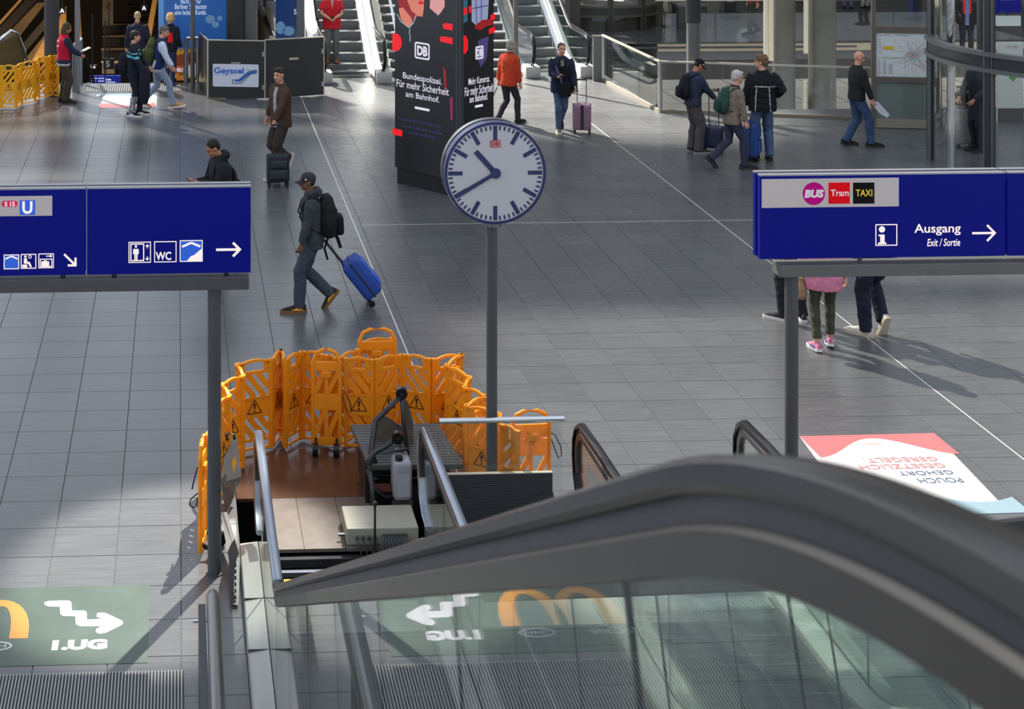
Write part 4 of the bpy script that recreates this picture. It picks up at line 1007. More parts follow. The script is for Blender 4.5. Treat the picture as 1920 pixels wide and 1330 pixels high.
# ------------------------------------------------------------------ folding barriers
def plastic(name, c1, tr):
    return mat(name, c1, 0.38, 0, .06, 6, trans=tr)
orange = plastic('orange_plastic', S(250, 170, 34), .34)
yellow = plastic('yellow_plastic', S(236, 176, 22), .2)
def barrier_panel(bm, W, Hh, flip, T=.028):
    p = .035; yb = .05
    for x in (0, W - p): box(bm, (x, -T / 2, .02), (x + p, T / 2, Hh))
    box(bm, (-.004, -T * .7, Hh - .03), (p + .004, T * .7, Hh + .012)); box(bm, (W - p - .004, -T * .7, Hh - .03), (W + .004, T * .7, Hh + .012))
    n = 8; arch = []
    for k in range(n + 1):
        t = k / n; arch.append((p * .5 + (W - p) * t, 0, Hh - .02 + .035 * math.sin(PI * t)))
    for q, r in zip(arch[:-1], arch[1:]): bar(bm, q, r, T, .024)
    zt = Hh - .115
    box(bm, (p, -T / 2, zt), (W - p, T / 2, zt + .03))
    for x in (p, W - p - .05): box(bm, (x, -T / 2, zt + .03), (x + .05, T / 2, Hh - .01))
    z2, z1 = Hh * .60, Hh * .40
    box(bm, (p, -T * .3, z1), (W - p, T * .3, z2))
    box(bm, (p, -T / 2, z1 - .012), (W - p, T / 2, z1)); box(bm, (p, -T / 2, z2), (W - p, T / 2, z2 + .012))
    box(bm, (p, -T / 2, yb + .06), (W - p, T / 2, yb + .085)); box(bm, (p, -T / 2, .03), (W - p, T / 2, yb))
    for lo, hi in ((z2 + .012, zt), (yb + .085, z1 - .012)):
        x0, x1 = p, W - p; sl = 1.25; step = .135
        k = -6
        while k < 8:
            c0 = lo + k * step - sl * (x1 - x0) * .5
            pts = []
            za, zb = c0, c0 + sl * (x1 - x0)
            xa, xb = x0, x1
            if za < lo: xa = x0 + (lo - za) / sl; za = lo
            if zb > hi: xb = x0 + (hi - c0) / sl; zb = hi
            if xb - xa > .03:
                if flip: xa, xb = W - xa, W - xb
                bar(bm, (xa, 0, za), (xb, 0, zb), .020, .054, V((0, 0, 1)))
            k += 1
panel_me = {}
warn = mat('warning_print', S(60, 26, 8), .6)
def warn_mesh(W, Hh, T=.028):
    bm = NB(); c = (W / 2, Hh * .5); r = min(.075, W * .28)
    for yy, nn in ((-T * .3 - .0008, V((0, -1, 0))), (T * .3 + .0008, V((0, 1, 0)))):
        f = Frame((0, yy, 0), (1, 0, 0) if nn.y < 0 else (-1, 0, 0), (0, 0, 1)); sx = 1 if nn.y < 0 else -1
        tri = [(sx * c[0] - r, c[1] - r * .75), (sx * c[0] + r, c[1] - r * .75), (sx * c[0], c[1] + r * .95), (sx * c[0] - r, c[1] - r * .75)]
        for pts in stroke(tri, .009) + [[(sx * c[0] - .006, c[1] - r * .25), (sx * c[0] + .006, c[1] - r * .25), (sx * c[0] + .012, c[1] + r * .5), (sx * c[0] - .012, c[1] + r * .5)], circ(sx * c[0], c[1] - r * .5, .010, 10)]:
            poly(bm, [f.at(u, v, .0005) for u, v in pts], .0008, f.n)
    me = bpy.data.meshes.new('warning_triangle'); bm.to_mesh(me); bm.free(); me.materials.append(warn); return me
def add_panel(par, a, b, Hh, m, flip):
    W = round(max(.16, (b - a).length) / .02) * .02
    key = (W, Hh, flip, m.name)
    if key not in panel_me:
        bm = NB(); barrier_panel(bm, W - .008, Hh, flip); me = bpy.data.meshes.new('panel'); bmesh.ops.recalc_face_normals(bm, faces=bm.faces); bm.to_mesh(me); bm.free(); me.materials.append(m)
        panel_me[key] = (me, warn_mesh(W - .008, Hh))
    d = b - a
    o = link('panel', panel_me[key][0], par); o.location = a - base_of(par) + V((0, 0, 0)); o.rotation_euler = (0, 0, math.atan2(d.y, d.x))
    q = link('warning_triangle', panel_me[key][1], o)
    return o
def wheel_cart(par, c, ang, m, Hh=.98, W=.34, cord=True):
    """end cart: tall rounded plate with a handle loop and two wheels"""
    M = Matrix.Translation(c - base_of(par)) @ Matrix.Rotation(ang, 4, 'Z')
    bm = NB(); loop = [(-W / 2, 0, .06), (-W / 2, 0, Hh - .12), (-W / 2 + .04, 0, Hh - .03), (-W / 2 + .11, 0, Hh), (W / 2 - .11, 0, Hh), (W / 2 - .04, 0, Hh - .03), (W / 2, 0, Hh - .12), (W / 2, 0, .06)]
    tube(bm, loop, .019, seg=10)
    box(bm, (-W / 2, -.012, Hh - .20), (W / 2, .012, Hh - .12)); box(bm, (-W / 2, -.015, .06), (W / 2, .015, .13)); box(bm, (-W / 2, -.01, .40), (W / 2, .01, .55))
    box(bm, (-.018, -.012, .13), (.018, .012, Hh - .2)); rbox(bm, (-.05, -.03, Hh - .27), (.05, .03, Hh - .21), .008)
    for lo, hi in ((.13, .40), (.55, Hh - .2)):
        for x0, x1 in ((-W / 2, 0), (0, W / 2)): bar(bm, (x0 + .01, 0, lo), (x1 - .01, 0, hi), .016, .045)
    bm.transform(M); o = finish(bm, 'wheel_cart', m, par, False)
    for s in (-1, 1):
        bm = NB(); cyl(bm, (s * (W / 2 - .03) - .025, -.12, .06), (s * (W / 2 - .03) + .025, -.12, .06), .06, 18); bar(bm, (s * (W / 2 - .03), -.12, .06), (s * (W / 2 - .03), 0, .12), .02, .03); bm.transform(M); finish(bm, 'wheel', black_rubber, o, False, True, 40)
    if cord:
        bm = NB(); tube(bm, [(W / 2, 0, .6), (W / 2 + .05, -.01, .58), (W / 2 + .10, -.02, .48), (W / 2 + .11, -.02, .40), (W / 2 + .08, -.02, .37), (W / 2 + .05, -.01, .45), (W / 2 + .02, 0, .54)], .005, seg=6); bm.transform(M); finish(bm, 'cord_loop', black_plastic, o, False, True)
    return o
def T(x, y, Hh): return G(x, y, Hh) * 1.0
def flat0(p): return V((p.x, p.y, 0))
BHT = .87
def chain(name, label, tops, Hh, m, z=0.0):
    P_ = [flat0(G(x, y, Hh)) for x, y in tops]
    r = thing(name, label, 'barrier', tuple(P_[len(P_) // 2]))
    for i, (a, b) in enumerate(zip(P_[:-1], P_[1:])):
        if (b - a).length > .1: add_panel(r, a, b, Hh, m, i % 2 == 0)
    return r, P_
ch1, pts1 = chain('folding_barrier', 'orange folding barrier round the left and back of the repair pit',
    [(381, 826), (400, 805), (405, 762), (431, 744), (415, 722), (457, 706), (443, 684), (511, 674), (527, 657), (534, 676), (566, 660), (610, 667), (632, 674), (672, 656)], BHT, orange)
wheel_cart(ch1, flat0(G(381, 1040)) + V((0, .05, 0)), math.radians(80), orange, Hh=.95, W=.30)
bm = NB(); tube(bm, [DY(x, y, 13.45) for x, y in ((378, 868), (370, 878), (364, 900), (360, 918))], .006, seg=6); finish(bm, 'cord', black_plastic, ch1, smooth=True)
bm = NB(); tube(bm, [DY(x, y, 13.35) for x, y in ((378, 924), (370, 926), (358, 936), (355, 946), (362, 953), (369, 948), (370, 934))], .006, seg=6); finish(bm, 'cord', black_plastic, ch1, smooth=True)
wheel_cart(ch1, flat0(G(612, 846)), math.radians(-8), orange, Hh=.98, W=.26)
ch2, pts2 = chain('folding_barrier', 'orange folding barrier across the back and right of the repair pit',
    [(645, 673), (702, 676), (755, 666), (810, 675), (868, 665), (836, 686), (882, 709), (870, 728), (912, 744), (872, 762), (937, 777), (939, 797), (975, 812)], BHT, orange)
wheel_cart(ch2, flat0(G(995, 938)), math.radians(4), orange, Hh=.80, W=.34)
ch3 = thing('folding_barrier', 'folded spare orange barrier cart with a tall handle behind the back row', 'barrier', tuple(flat0(G(707, 812))))
wheel_cart(ch3, flat0(G(707, 812)), math.radians(3), orange, Hh=1.03, W=.36, cord=False)
a = flat0(G(672, 806)); add_panel(ch3, a, a + V((.36, .1, 0)), BHT, orange, True)
ch4, pts4 = chain('folding_barrier', 'yellow folding barrier in front of the descending escalator at the left back',
    [(-40, 128), (3, 124), (31, 124), (40, 119), (67, 114), (72, 108), (90, 107), (98, 104), (110, 106)], BHT, yellow)

# ------------------------------------------------------------------ floor stickers and mats
fz = .0012
def floor_sticker(name, label, corners, base_m):
    bm = NB(); poly(bm, [p + V((0, 0, fz)) for p in corners], .0015, V((0, 0, 1)))
    c = sum(corners, V()) / len(corners)
    return top(bm, name, base_m, label, 'floor sticker', (c.x, c.y, fz))
wht = mat('sticker_white', S(204, 202, 198), .4, 0, .03, 4); coral = mat('sticker_coral', S(204, 104, 104), .4); teal_ = mat('sticker_blue_grey', S(140, 164, 172), .4)
def poster(label, c00, c10, c11, c01):
    """c00-c10: foot edge (blue) as read, c01-c11: head edge (coral)"""
    r = floor_sticker('floor_sticker', label, [c00, c10, c11, c01], wht)
    fx = (c10 - c00); fy = (c01 - c00); Wd, Ht = fx.length, fy.length
    f = Frame((c00.x, c00.y, fz + .0015), fx, V((0, 0, 1)).cross(fx.normalized()))
    def wave(k0, amp, ph, up):
        top_ = [(Wd * t / 16, Ht * (k0 + amp * math.sin(ph + t / 16 * 2 * PI * 1.05))) for t in range(17)]
        return top_ + ([(Wd, Ht), (0, Ht)] if up else [(Wd, 0), (0, 0)])
    return r, f, Wd, Ht, wave
# bottom right sticker: its foot is towards the viewer's right, read from the far side
c_tl, c_tr, c_br = G(1499, 819), G(1751, 813), G(1893, 962)
c_bl = c_tl + (c_br - c_tr)
r, f, Wd, Ht, wave = poster('white floor sticker with coral and blue-grey waves, right of the escalators', c_tr, c_tl, c_bl, c_br)
# frame here: u from right to left, v towards the viewer, so lettering reads from behind
def wv(f, Wd, pts, name, m, r): flat(f, pts, name, m, r, .0004, .0006)
wv(f, Wd, [(Wd * t / 20, Ht * (.17 - .12 * math.cos((t / 20 - .5) * 6.0))) for t in range(21)] + [(Wd, 0), (0, 0)], 'coral_wave', coral, r)
wv(f, Wd, [(Wd * t / 20, Ht * (.80 + .07 * math.sin(t / 20 * 5.6 + .3))) for t in range(21)] + [(Wd, Ht), (0, Ht)], 'blue_wave', teal_, r)
fr_txt = Frame(f.at(0, 0), f.r, f.u)
gt = mat('sticker_navy_print', S(72, 92, 116), .5); ct = mat('sticker_coral_print', S(216, 112, 112), .5)
TB_Z = .003
tb = [('POUCH', .58, .64, .30, gt), ('GEHÖRT', .49, .55, .38, gt), ('GESETZLICH', .40, .455, .60, ct), ('GEREGELT.', .315, .37, .52, ct)]
# lettering is upright for someone standing behind the sticker: up = away from coral edge reversed
f180 = Frame((c_tr.x, c_tr.y, fz + .0015), (c_tl - c_tr), V((0, 0, 1)).cross((c_tl - c_tr).normalized()))
for s_, v0, v1, ww, m_ in tb: text(f180, s_, Wd * .20, Ht * (v0), Wd * (.20 + ww), Ht * (v1), m_, r, d=.003)
flats(f180, [[(Wd * .46, Ht * (.115 + .016 * k)), (Wd * .60, Ht * (.115 + .016 * k)), (Wd * .60, Ht * (.119 + .016 * k)), (Wd * .46, Ht * (.119 + .016 * k))] for k in range(2)], 'small_print', ct, r, .0006, .0004)
# the same sticker at the back left
q0, q1, q2, q3_ = G(187, 203), G(293, 200), G(295, 175), G(194, 177)
r, f, Wd, Ht, wave = poster('white floor sticker with a coral wave at the stair head', q0, q1, q2, q3_)
wv(f, Wd, [(Wd * t / 20, Ht * (.2 + .12 * math.cos((t / 20 - .1) * 6.0))) for t in range(21)] + [(Wd, 0), (0, 0)], 'coral_wave', coral, r)
wv(f, Wd, [(Wd * t / 20, Ht * (.84 + .05 * math.sin(t / 20 * 5.6))) for t in range(21)] + [(Wd, Ht), (0, Ht)], 'blue_wave', teal_, r)
for k, s_ in enumerate(('GEREGELT.', 'GESETZLICH')): text(f, s_, Wd * .35, Ht * (.42 + .1 * k), Wd * .75, Ht * (.48 + .1 * k), ct, r, d=.0006)
# green sticker
grn = mat('sticker_green', S(62, 78, 68), .42, 0, .15, 3)
g0 = G(278, 1247); g1 = G(-120, 1252); gy1 = G(150, 1100).y
gx = TX0 + 0 * TW - .22
y0g, y1g = G(150, 1247).y, gy1; x0g = -2.15; x1g = G(279, 1170).x
r = floor_sticker('floor_sticker', 'dark green floor sticker with a yellow arch, a white zigzag arrow and 1.UG', [V((x0g, y0g, 0)), V((x1g, y0g, 0)), V((x1g, y1g, 0)), V((x0g, y1g, 0))], grn)
f = Frame((0, 0, fz + .0015), (1, 0, 0), (0, 1, 0))
swh = mat('sticker_white_print', S(168, 168, 174), .4); sye = mat('sticker_ochre', S(186, 128, 48), .4)
def gp(*p): return [(G(x, y).x, G(x, y).y) for x, y in p]
zigp = gp((92, 1128), (128, 1127), (134, 1130), (135, 1146), (159, 1146), (163, 1150), (163, 1163), (190, 1162), (181, 1158), (182, 1151), (190, 1149.5), (199, 1151), (229, 1165), (231, 1169),
          (229, 1173), (199, 1188), (186, 1190), (179, 1186), (181, 1180), (190, 1175.5), (150, 1175.5), (142, 1172), (141, 1157), (119, 1156.5), (113, 1153), (112, 1139), (90, 1138.5), (83, 1135), (84, 1130))
flat(f, zigp, 'zigzag_arrow', swh, r, .0004, .0006)
a = gp((96, 1221), (202, 1199)); text(f, '1.UG', a[0][0], a[0][1], a[1][0], a[1][1], swh, r, bold=.07, d=.0006)
def arch(xc, yb, yt, w, t0, t1):
    o, i = [], []
    for k in range(17):
        a = PI * k / 16; o.append((xc + w * math.cos(a), yb + (yt - yb) * math.sin(a) ** .8)); i.append((xc + (w - (t0 if k < 8 else t1)) * math.cos(a) + .02 * (k < 8), yb + (yt - yb - .10) * math.sin(a) ** .8))
    return [[o[k], o[k + 1], i[k + 1], i[k]] for k in range(16)]
ya, yb_ = gp((50, 1125), (50, 1198))[0][1], gp((50, 1125), (50, 1198))[1][1]; xe = gp((52, 1198))[0][0]
flats(f, arch(xe - .26, yb_, ya, .26, .16, .12) + arch(xe - .70, yb_, ya, .26, .12, .16), 'golden_arches', sye, r, .0004, .0006)
a = gp((-12, 1213))[0]; flats(f, stroke(circ(a[0], a[1], .13, 20, .06) + [(a[0] + .13, a[1])], .018), 'ring_mark', swh, r, .0004, .0006)
text(f, '24H', a[0] - .07, a[1] - .025, a[0] + .09, a[1] + .025, swh, r, d=.0006)
text(f, 'McCafé', a[0] - .85, a[1] - .04, a[0] - .4, a[1] + .05, swh, r, shear=.3, d=.0006)
# grooved mats
def mat_strip(label, x0, x1, y0, y1, pitch):
    t_ = thing('entrance_mat', label, 'mat', ((x0 + x1) / 2, (y0 + y1) / 2, 0))
    bm = NB(); box(bm, (x0, y0, .0005), (x1, y1, .003)); finish(bm, 'mat_base', mat('mat_dark', S(52, 52, 52), .8), t_)
    bm = NB(); x = x0 + pitch / 2
    while x < x1: box(bm, (x - pitch * .22, y0, .003), (x + pitch * .22, y1, .010)); x += pitch
    props(finish(bm, 'mat_strips', mat('mat_aluminium', S(150, 150, 150), .45, .5), t_), kind='stuff')
mat_strip('grooved grey entrance mat in the lower left corner', -2.6, G(345, 1290).x, 8.4, G(200, 1263).y, .0235)
a = G(160, 173); b = G(337, 159); mat_strip('grooved metal mat at the stair head at the left back', a.x, b.x, a.y, b.y, .05)
# ------------------------------------------------------------------ map board at the right
b0 = G(1638, 240); b1 = G(1762, 243)
mb = thing('map_board', 'tall steel framed board with a pale city network map behind the bald man', 'notice board', tuple((b0 + b1) / 2))
fm = Frame((b0.x, b0.y, 0), (b1 - b0), (0, 0, 1)); Wm = (b1 - b0).length; frame_m = mat('board_frame', S(104, 98, 88), .45, .4)
def mz(y): return fm.px(1690, y)[1]
for u in (0.0, Wm):
    bm = NB(); obox(bm, fm.at(u, 1.9, -.03), fm.r * .035, fm.n * .05, (0, 0, 1.9)); finish(bm, 'frame_post', frame_m, mb)
for y0, y1 in ((50, 62), (145, 155), (224, 240)):
    bm = NB(); obox(bm, fm.at(Wm / 2, (mz(y0) + mz(y1)) / 2, -.03), fm.r * Wm / 2, fm.n * .04, (0, 0, (mz(y0) - mz(y1)) / 2)); finish(bm, 'cross_bar', frame_m if y0 < 200 else mat('board_plinth', S(140, 134, 120), .5), mb)
bm = NB(); obox(bm, fm.at(Wm / 2, (mz(62) + mz(145)) / 2, -.03), fm.r * (Wm / 2 - .03), fm.n * .01, (0, 0, (mz(62) - mz(145)) / 2)); finish(bm, 'map_panel', mat('map_backing', S(176, 186, 182), .5), mb)
a = fm.px(1645, 143); b = fm.px(1752, 64)
flat(fm, [(a[0], a[1]), (b[0], a[1]), (b[0], b[1]), (a[0], b[1])], 'map_sheet', mat('map_paper', S(206, 210, 210), .5, 0, .05, 9), mb, -.018)
rnd = random.Random(4)
def mp(x, y): return fm.px(x, y)
cols = [mat('map_' + n, S(*c), .6) for n, c in (('red', (196, 160, 152)), ('green', (172, 186, 166)), ('blue', (168, 184, 198)), ('ochre', (198, 190, 160)), ('grey', (178, 182, 182)))]
for ci, m_ in enumerate(cols):
    q = []
    for k in range(7):
        x, y = 1712 + rnd.uniform(-6, 6), 103 + rnd.uniform(-4, 4); an = rnd.uniform(0, 2 * PI); pts = []
        for j in range(6):
            pts.append(mp(x, y)); x += 9 * math.cos(an); y += 6.5 * math.sin(an); an += rnd.uniform(-.6, .6)
            if not (1668 < x < 1750 and 72 < y < 138): break
        if len(pts) > 1: q += stroke(pts, .010)
    flats(fm, q, 'map_lines', m_, mb, -.014, .0006)
flats(fm, stroke([mp(1712 + 13 * math.cos(t / 14 * 2 * PI), 104 + 8 * math.sin(t / 14 * 2 * PI)) for t in range(15)], .03), 'map_ring_line', cols[2], mb, -.012, .0006)
flats(fm, stroke([mp(1712 + 10 * math.cos(t / 14 * 2 * PI), 103 + 5 * math.sin(t / 14 * 2 * PI)) for t in range(15)], .03), 'map_ring_line', cols[0], mb, -.011, .0006)
a = mp(1656, 93); b = mp(1676, 87); flat(fm, [(a[0], a[1]), (b[0], a[1]), (b[0], b[1]), (a[0], b[1])], 'yellow_key', mat('map_yellow', S(206, 178, 40), .5), mb, -.012)
a = mp(1654, 109); b = mp(1698, 107.5); flat(fm, [(a[0], a[1]), (b[0], a[1]), (b[0], b[1]), (a[0], b[1])], 'green_key', cols[1], mb, -.012)
q = []
for c0, c1, y0, y1, st_ in ((1648, 1672, 66, 68, 3), (1678, 1705, 66, 69, 3), (1647, 1652, 112, 140, 2.6), (1656, 1663, 114, 139, 2.2), (1667, 1675, 120, 139, 2.2), (1647, 1655, 74, 104, 5)):
    y = y0
    while y < y1:
        a = mp(c0, y + .8); b = mp(c1 - rnd.uniform(0, 2), y); q.append([(a[0], a[1]), (b[0], a[1]), (b[0], b[1]), (a[0], b[1])]); y += st_
flats(fm, q, 'map_small_print', mat('map_print_grey', S(150, 152, 156), .6), mb, -.013, .0006)
bm = NB(); obox(bm, fm.at(Wm / 2, (mz(155) + mz(224)) / 2, -.03), fm.r * (Wm / 2 - .03), fm.n * .006, (0, 0, (mz(155) - mz(224)) / 2)); finish(bm, 'lower_pane', mat('grey_green_glass_panel', S(104, 116, 110), .12, 0), mb)
bm = NB(); obox(bm, fm.at(Wm / 2, (mz(50) + 3.8) / 2, -.03), fm.r * (Wm / 2 - .03), fm.n * .006, (0, 0, (3.8 - mz(50)) / 2)); finish(bm, 'upper_pane', glass_clear, mb)

# ------------------------------------------------------------------ glass lifts
def lift(label, cx, cy, R, zbands, H_, a0, a1, nm, dark, light, zlow=0.0, inner=True, pane_m=None, band_r=.06):
    r = thing('glass_lift', label, 'lift', (cx, cy, zlow))
    for k in range(nm):
        a = math.radians(a0 + (a1 - a0) * k / (nm - 1)); c = V((cx + R * math.cos(a), cy + R * math.sin(a), 0)); t = V((-math.sin(a), math.cos(a), 0)); n = V((math.cos(a), math.sin(a), 0))
        bm = NB(); obox(bm, c + V((0, 0, (H_ + zlow) / 2)), t * .05, n * .07, (0, 0, (H_ - zlow) / 2)); mu = finish(bm, 'mullion', dark, r)
        for s in (-.07, .07):
            bm = NB(); obox(bm, c + t * s + n * .03 + V((0, 0, (H_ + zlow) / 2)), t * .012, n * .03, (0, 0, (H_ - zlow) / 2)); finish(bm, 'edge_profile', light, mu)
        if k < nm - 1:
            sub = 5; bm = NB()
            aa = [math.radians(a0 + (a1 - a0) * (k + j / sub) / (nm - 1)) for j in range(sub + 1)]
            lo = [bm.verts.new((cx + (R - .02) * math.cos(x), cy + (R - .02) * math.sin(x), zlow)) for x in aa]; hi = [bm.verts.new((v.co.x, v.co.y, H_)) for v in lo]
            for j in range(sub): bm.faces.new((lo[j], lo[j + 1], hi[j + 1], hi[j]))
            finish(bm, 'curved_pane', pane_m or glass_clear, r, smooth=True)
    for zb in zbands:
        for off, hh, m_, dr in ((0, .10, dark, 0.0), (.13, .035, light, band_r), (-.13, .035, light, band_r)):
            bm = NB(); n = 40
            ring = []
            for k in range(n + 1):
                a = math.radians(a0 + (a1 - a0) * k / n)
                ring.append([bm.verts.new((cx + rr * math.cos(a), cy + rr * math.sin(a), zb + off + zz)) for rr, zz in ((R - .03, -hh), (R + .05 + dr, -hh), (R + .05 + dr, hh), (R - .03, hh))])
            for A, B in zip(ring[:-1], ring[1:]):
                for j in range(4): bm.faces.new((A[j], A[(j + 1) % 4], B[(j + 1) % 4], B[j]))
            bm.faces.new(ring[0]); bm.faces.new(ring[-1][::-1]); finish(bm, 'ring_beam', m_, r, smooth=True, angle=40)
    return r
mull = mat('lift_dark_mullion', S(52, 54, 56), .4, .3); mull_l = mat('lift_grey_profile', S(104, 106, 106), .4, .5)
LX, LY, LR = 15.35, 26.4, 2.42
lf = lift('round glass lift with dark mullions and curved ring beams at the right edge', LX, LY, LR, (2.04,), 6.0, 155, 305, 4, mull, mull_l)
for a in (158, 165):
    aa = math.radians(a); bm = NB(); cyl(bm, (LX + (LR - .3) * math.cos(aa), LY + (LR - .3) * math.sin(aa), 0), (LX + (LR - .3) * math.cos(aa), LY + (LR - .3) * math.sin(aa), 6), .05, 14); finish(bm, 'guide_tube', chrome, lf, smooth=True, angle=40)
for xx in (1905,):
    p = G(xx, 292); bm = NB(); box(bm, (p.x - .05, p.y + 1.2, 0), (p.x + .05, p.y + 1.3, 5.8)); finish(bm, 'rear_mullion', mull, lf)
# boards seen through the lift
brds = mat('white_board', S(196, 202, 196), .5)
p = G(1892, 262); ib = thing('info_board', 'white information board with a green diamond seen through the glass lift', 'notice board', (p.x, p.y + 1.6, 0))
Yb = p.y + 1.6; xa, xb = xat(1871, 150, Yb), xat(1918, 150, Yb)
bm = NB(); box(bm, (xa, Yb, zat(1890, 248, Yb)), (xb, Yb + .06, zat(1890, 80, Yb))); finish(bm, 'board', brds, ib)
f = Frame((0, Yb, 0), (1, 0, 0), (0, 0, 1))
flat(f, [f.px(*q) for q in ((1891, 145), (1899, 139), (1907, 145), (1899, 153))], 'green_diamond', mat('diamond_green', S(84, 160, 60), .5), ib)
tpx(f, 'Hier gibt', 1888, 85, 1909, 91, mat('board_grey_print', S(120, 124, 124), .6), ib)
flat(f, [f.px(*q) for q in ((1871, 203), (1918, 203), (1918, 246), (1871, 246))], 'dark_foot', mat('board_foot', S(74, 72, 70), .5), ib)
for x in (xa + .1, xb - .1):
    bm = NB(); box(bm, (x - .03, Yb, 0), (x + .03, Yb + .05, zat(1890, 248, Yb))); finish(bm, 'leg', mull, ib)
p2 = V((xat(1893, 30, 34), 34, 0)); up = thing('hanging_sign', 'blue and pale hanging sign high up behind the glass lift', 'sign', (p2.x, 34, zat(1893, 50, 34)))
bm = NB(); box(bm, (xat(1871, 30, 34), 34, zat(1893, 24, 34)), (xat(1915, 30, 34), 34.1, zat(1893, -12, 34))); finish(bm, 'blue_panel', blue_face, up)
bm = NB(); box(bm, (xat(1871, 30, 34), 34.02, zat(1893, 49, 34)), (xat(1915, 30, 34), 34.1, zat(1893, 30, 34))); finish(bm, 'pale_panel', brds, up)
bm = NB(); box(bm, (p2.x - .03, 34.11, zat(1893, 49, 34)), (p2.x + .03, 34.16, 5.5)); finish(bm, 'hanger', mull, up)
# far lift shaft behind the glass railing, dark
sh_ = lift('dark round glass lift shaft standing beyond the opening at the back', 11.75, 45.0, 1.9, (.55,), 4.9, 180, 360, 7, mat('shaft_dark', S(60, 58, 54), .5, .2), mat('shaft_grey', S(92, 88, 80), .5, .3), -5.2, band_r=.02)
bm = NB(); cyl(bm, (11.75, 45, -5.2), (11.75, 45, .42), 1.86, 40); finish(bm, 'base_drum', mat('shaft_drum', S(60, 54, 46), .5), sh_, smooth=True, angle=40)
bm = NB(); box(bm, (xat(1068, 30, 42), 42, 0), (xat(1088, 30, 42), 42.5, 6)); top(bm, 'column', mat('dark_pier', S(52, 48, 44), .6), 'dark square pier behind the right-hand back escalator', 'column', (xat(1078, 30, 42), 42.2, 0))
bm = NB(); box(bm, (xat(1252, 30, 47), 47, 0), (xat(1268, 30, 47), 47.5, 6)); top(bm, 'column', mat('gallery_pier', S(150, 140, 122), .6), 'pale slim pier on the gallery left of the round post', 'column', (xat(1260, 30, 47), 47.2, 0))
bm = NB(); cyl(bm, (xat(1340, 60, 47), 47, 0), (xat(1340, 60, 47), 47, 5), .22, 24); top(bm, 'column', mat('gallery_pier', S(150, 140, 122), .6), 'pale round pier on the gallery right of the round post', 'column', (xat(1340, 60, 47), 47, 0), smooth=True, angle=40)
# display stand on the gallery
ds = thing('display_stand', 'black framed display stand on the gallery behind the glass', 'stand', (xat(1370, 60, 45.5), 45.5, 0))
x0, x1 = xat(1358, 60, 45.5), xat(1381, 60, 45.5)
bm = NB(); box(bm, (x0, 45.5, .25), (x1, 45.6, 1.9)); finish(bm, 'frame', black_plastic, ds)
bm = NB(); box(bm, (x0 + .07, 45.48, .5), (x1 - .07, 45.5, 1.7)); finish(bm, 'sheet', mat('stand_sheet', S(170, 162, 146), .5), ds)
bm = NB(); box(bm, (x0 - .05, 45.3, 0), (x1 + .05, 45.8, .25)); finish(bm, 'foot', black_plastic, ds)
bn = thing('counter', 'dark low counter on the gallery beside the round post', 'counter', (xat(1275, 75, 43.5), 43.5, 0))
x0, x1 = xat(1272, 75, 43.5), xat(1326, 75, 43.5)
bm = NB(); box(bm, (x0, 43.5, 0), (x1, 44.1, .62)); finish(bm, 'body', mat('counter_dark', S(54, 56, 56), .5), bn)
bm = NB(); box(bm, (x0 - .03, 43.45, .62), (x1 + .03, 44.15, .67)); finish(bm, 'worktop', mat('counter_top', S(92, 92, 90), .4), bn)

# ------------------------------------------------------------------ advertisement panel, stair head and dark hall at the left back
Ya = 36.15
ad = thing('advertisement_panel', 'tall blue advertisement with white lettering over a yellow product strip', 'advertisement', (xat(362, 150, Ya), Ya, 0))
x0, x1 = xat(297, 90, Ya), xat(424, 90, Ya); zs0 = zat(360, 92, Ya)
ad_b = mat('ad_sky_blue', S(40, 92, 158), .35, emit=S(30, 80, 150), estr=.35)
bm = NB(); box(bm, (x0, Ya, 0.02), (x1, Ya + .12, 4.4)); finish(bm, 'panel', black_plastic, ad)
f = Frame((0, Ya, 0), (1, 0, 0), (0, 0, 1))
flat(f, [(x0, zs0), (x1, zs0), (x1, 4.38), (x0, 4.38)], 'sky_sheet', ad_b, ad, .003)
flat(f, [(x0, zs0), (x0 + .12, zs0), (x0 + .12, 4.38), (x0, 4.38)], 'light_edge', mat('ad_light_blue', S(92, 142, 196), .35, emit=S(80, 130, 190), estr=.3), ad, .005)
a_y = mat('ad_yellow', S(220, 170, 34), .4, emit=S(200, 150, 20), estr=.2)
flat(f, [(x0, .03), (x1, .03), (x1, zs0), (xat(330, 92, Ya), zs0)], 'yellow_strip', a_y, ad, .003)
def lit(n, c, e=.25): return mat(n, S(*c), .4, emit=S(*c), estr=e)
for n, pts, c in (('brown_pack', ((330, 104), (352, 98), (368, 96), (370, 118), (352, 124), (331, 124)), (136, 60, 30)), ('orange_food', ((330, 124), (350, 122), (352, 150), (331, 151)), (206, 124, 44)), ('green_leaf', ((334, 133), (346, 131), (344, 141), (336, 142)), (92, 132, 50)), ('white_pack', ((353, 120), (367, 117), (369, 142), (354, 144)), (214, 214, 210)), ('brown_food', ((352, 104), (370, 98), (370, 116), (354, 116)), (112, 52, 30))):
    flat(f, [f.px(*p) for p in pts], n, lit('ad_' + n, c), ad, .006)
flat(f, [f.px(*p) for p in ((325, 128), (344, 124), (345, 134), (326, 138))], 'red_tag', lit('ad_red', (184, 22, 34)), ad, .009)
a = f.px(328, 135); b = f.px(343, 127); text(f, 'NEU', a[0], a[1], b[0], b[1], lit('ad_white', (236, 236, 236), .4), ad, bold=.05, d=.012)
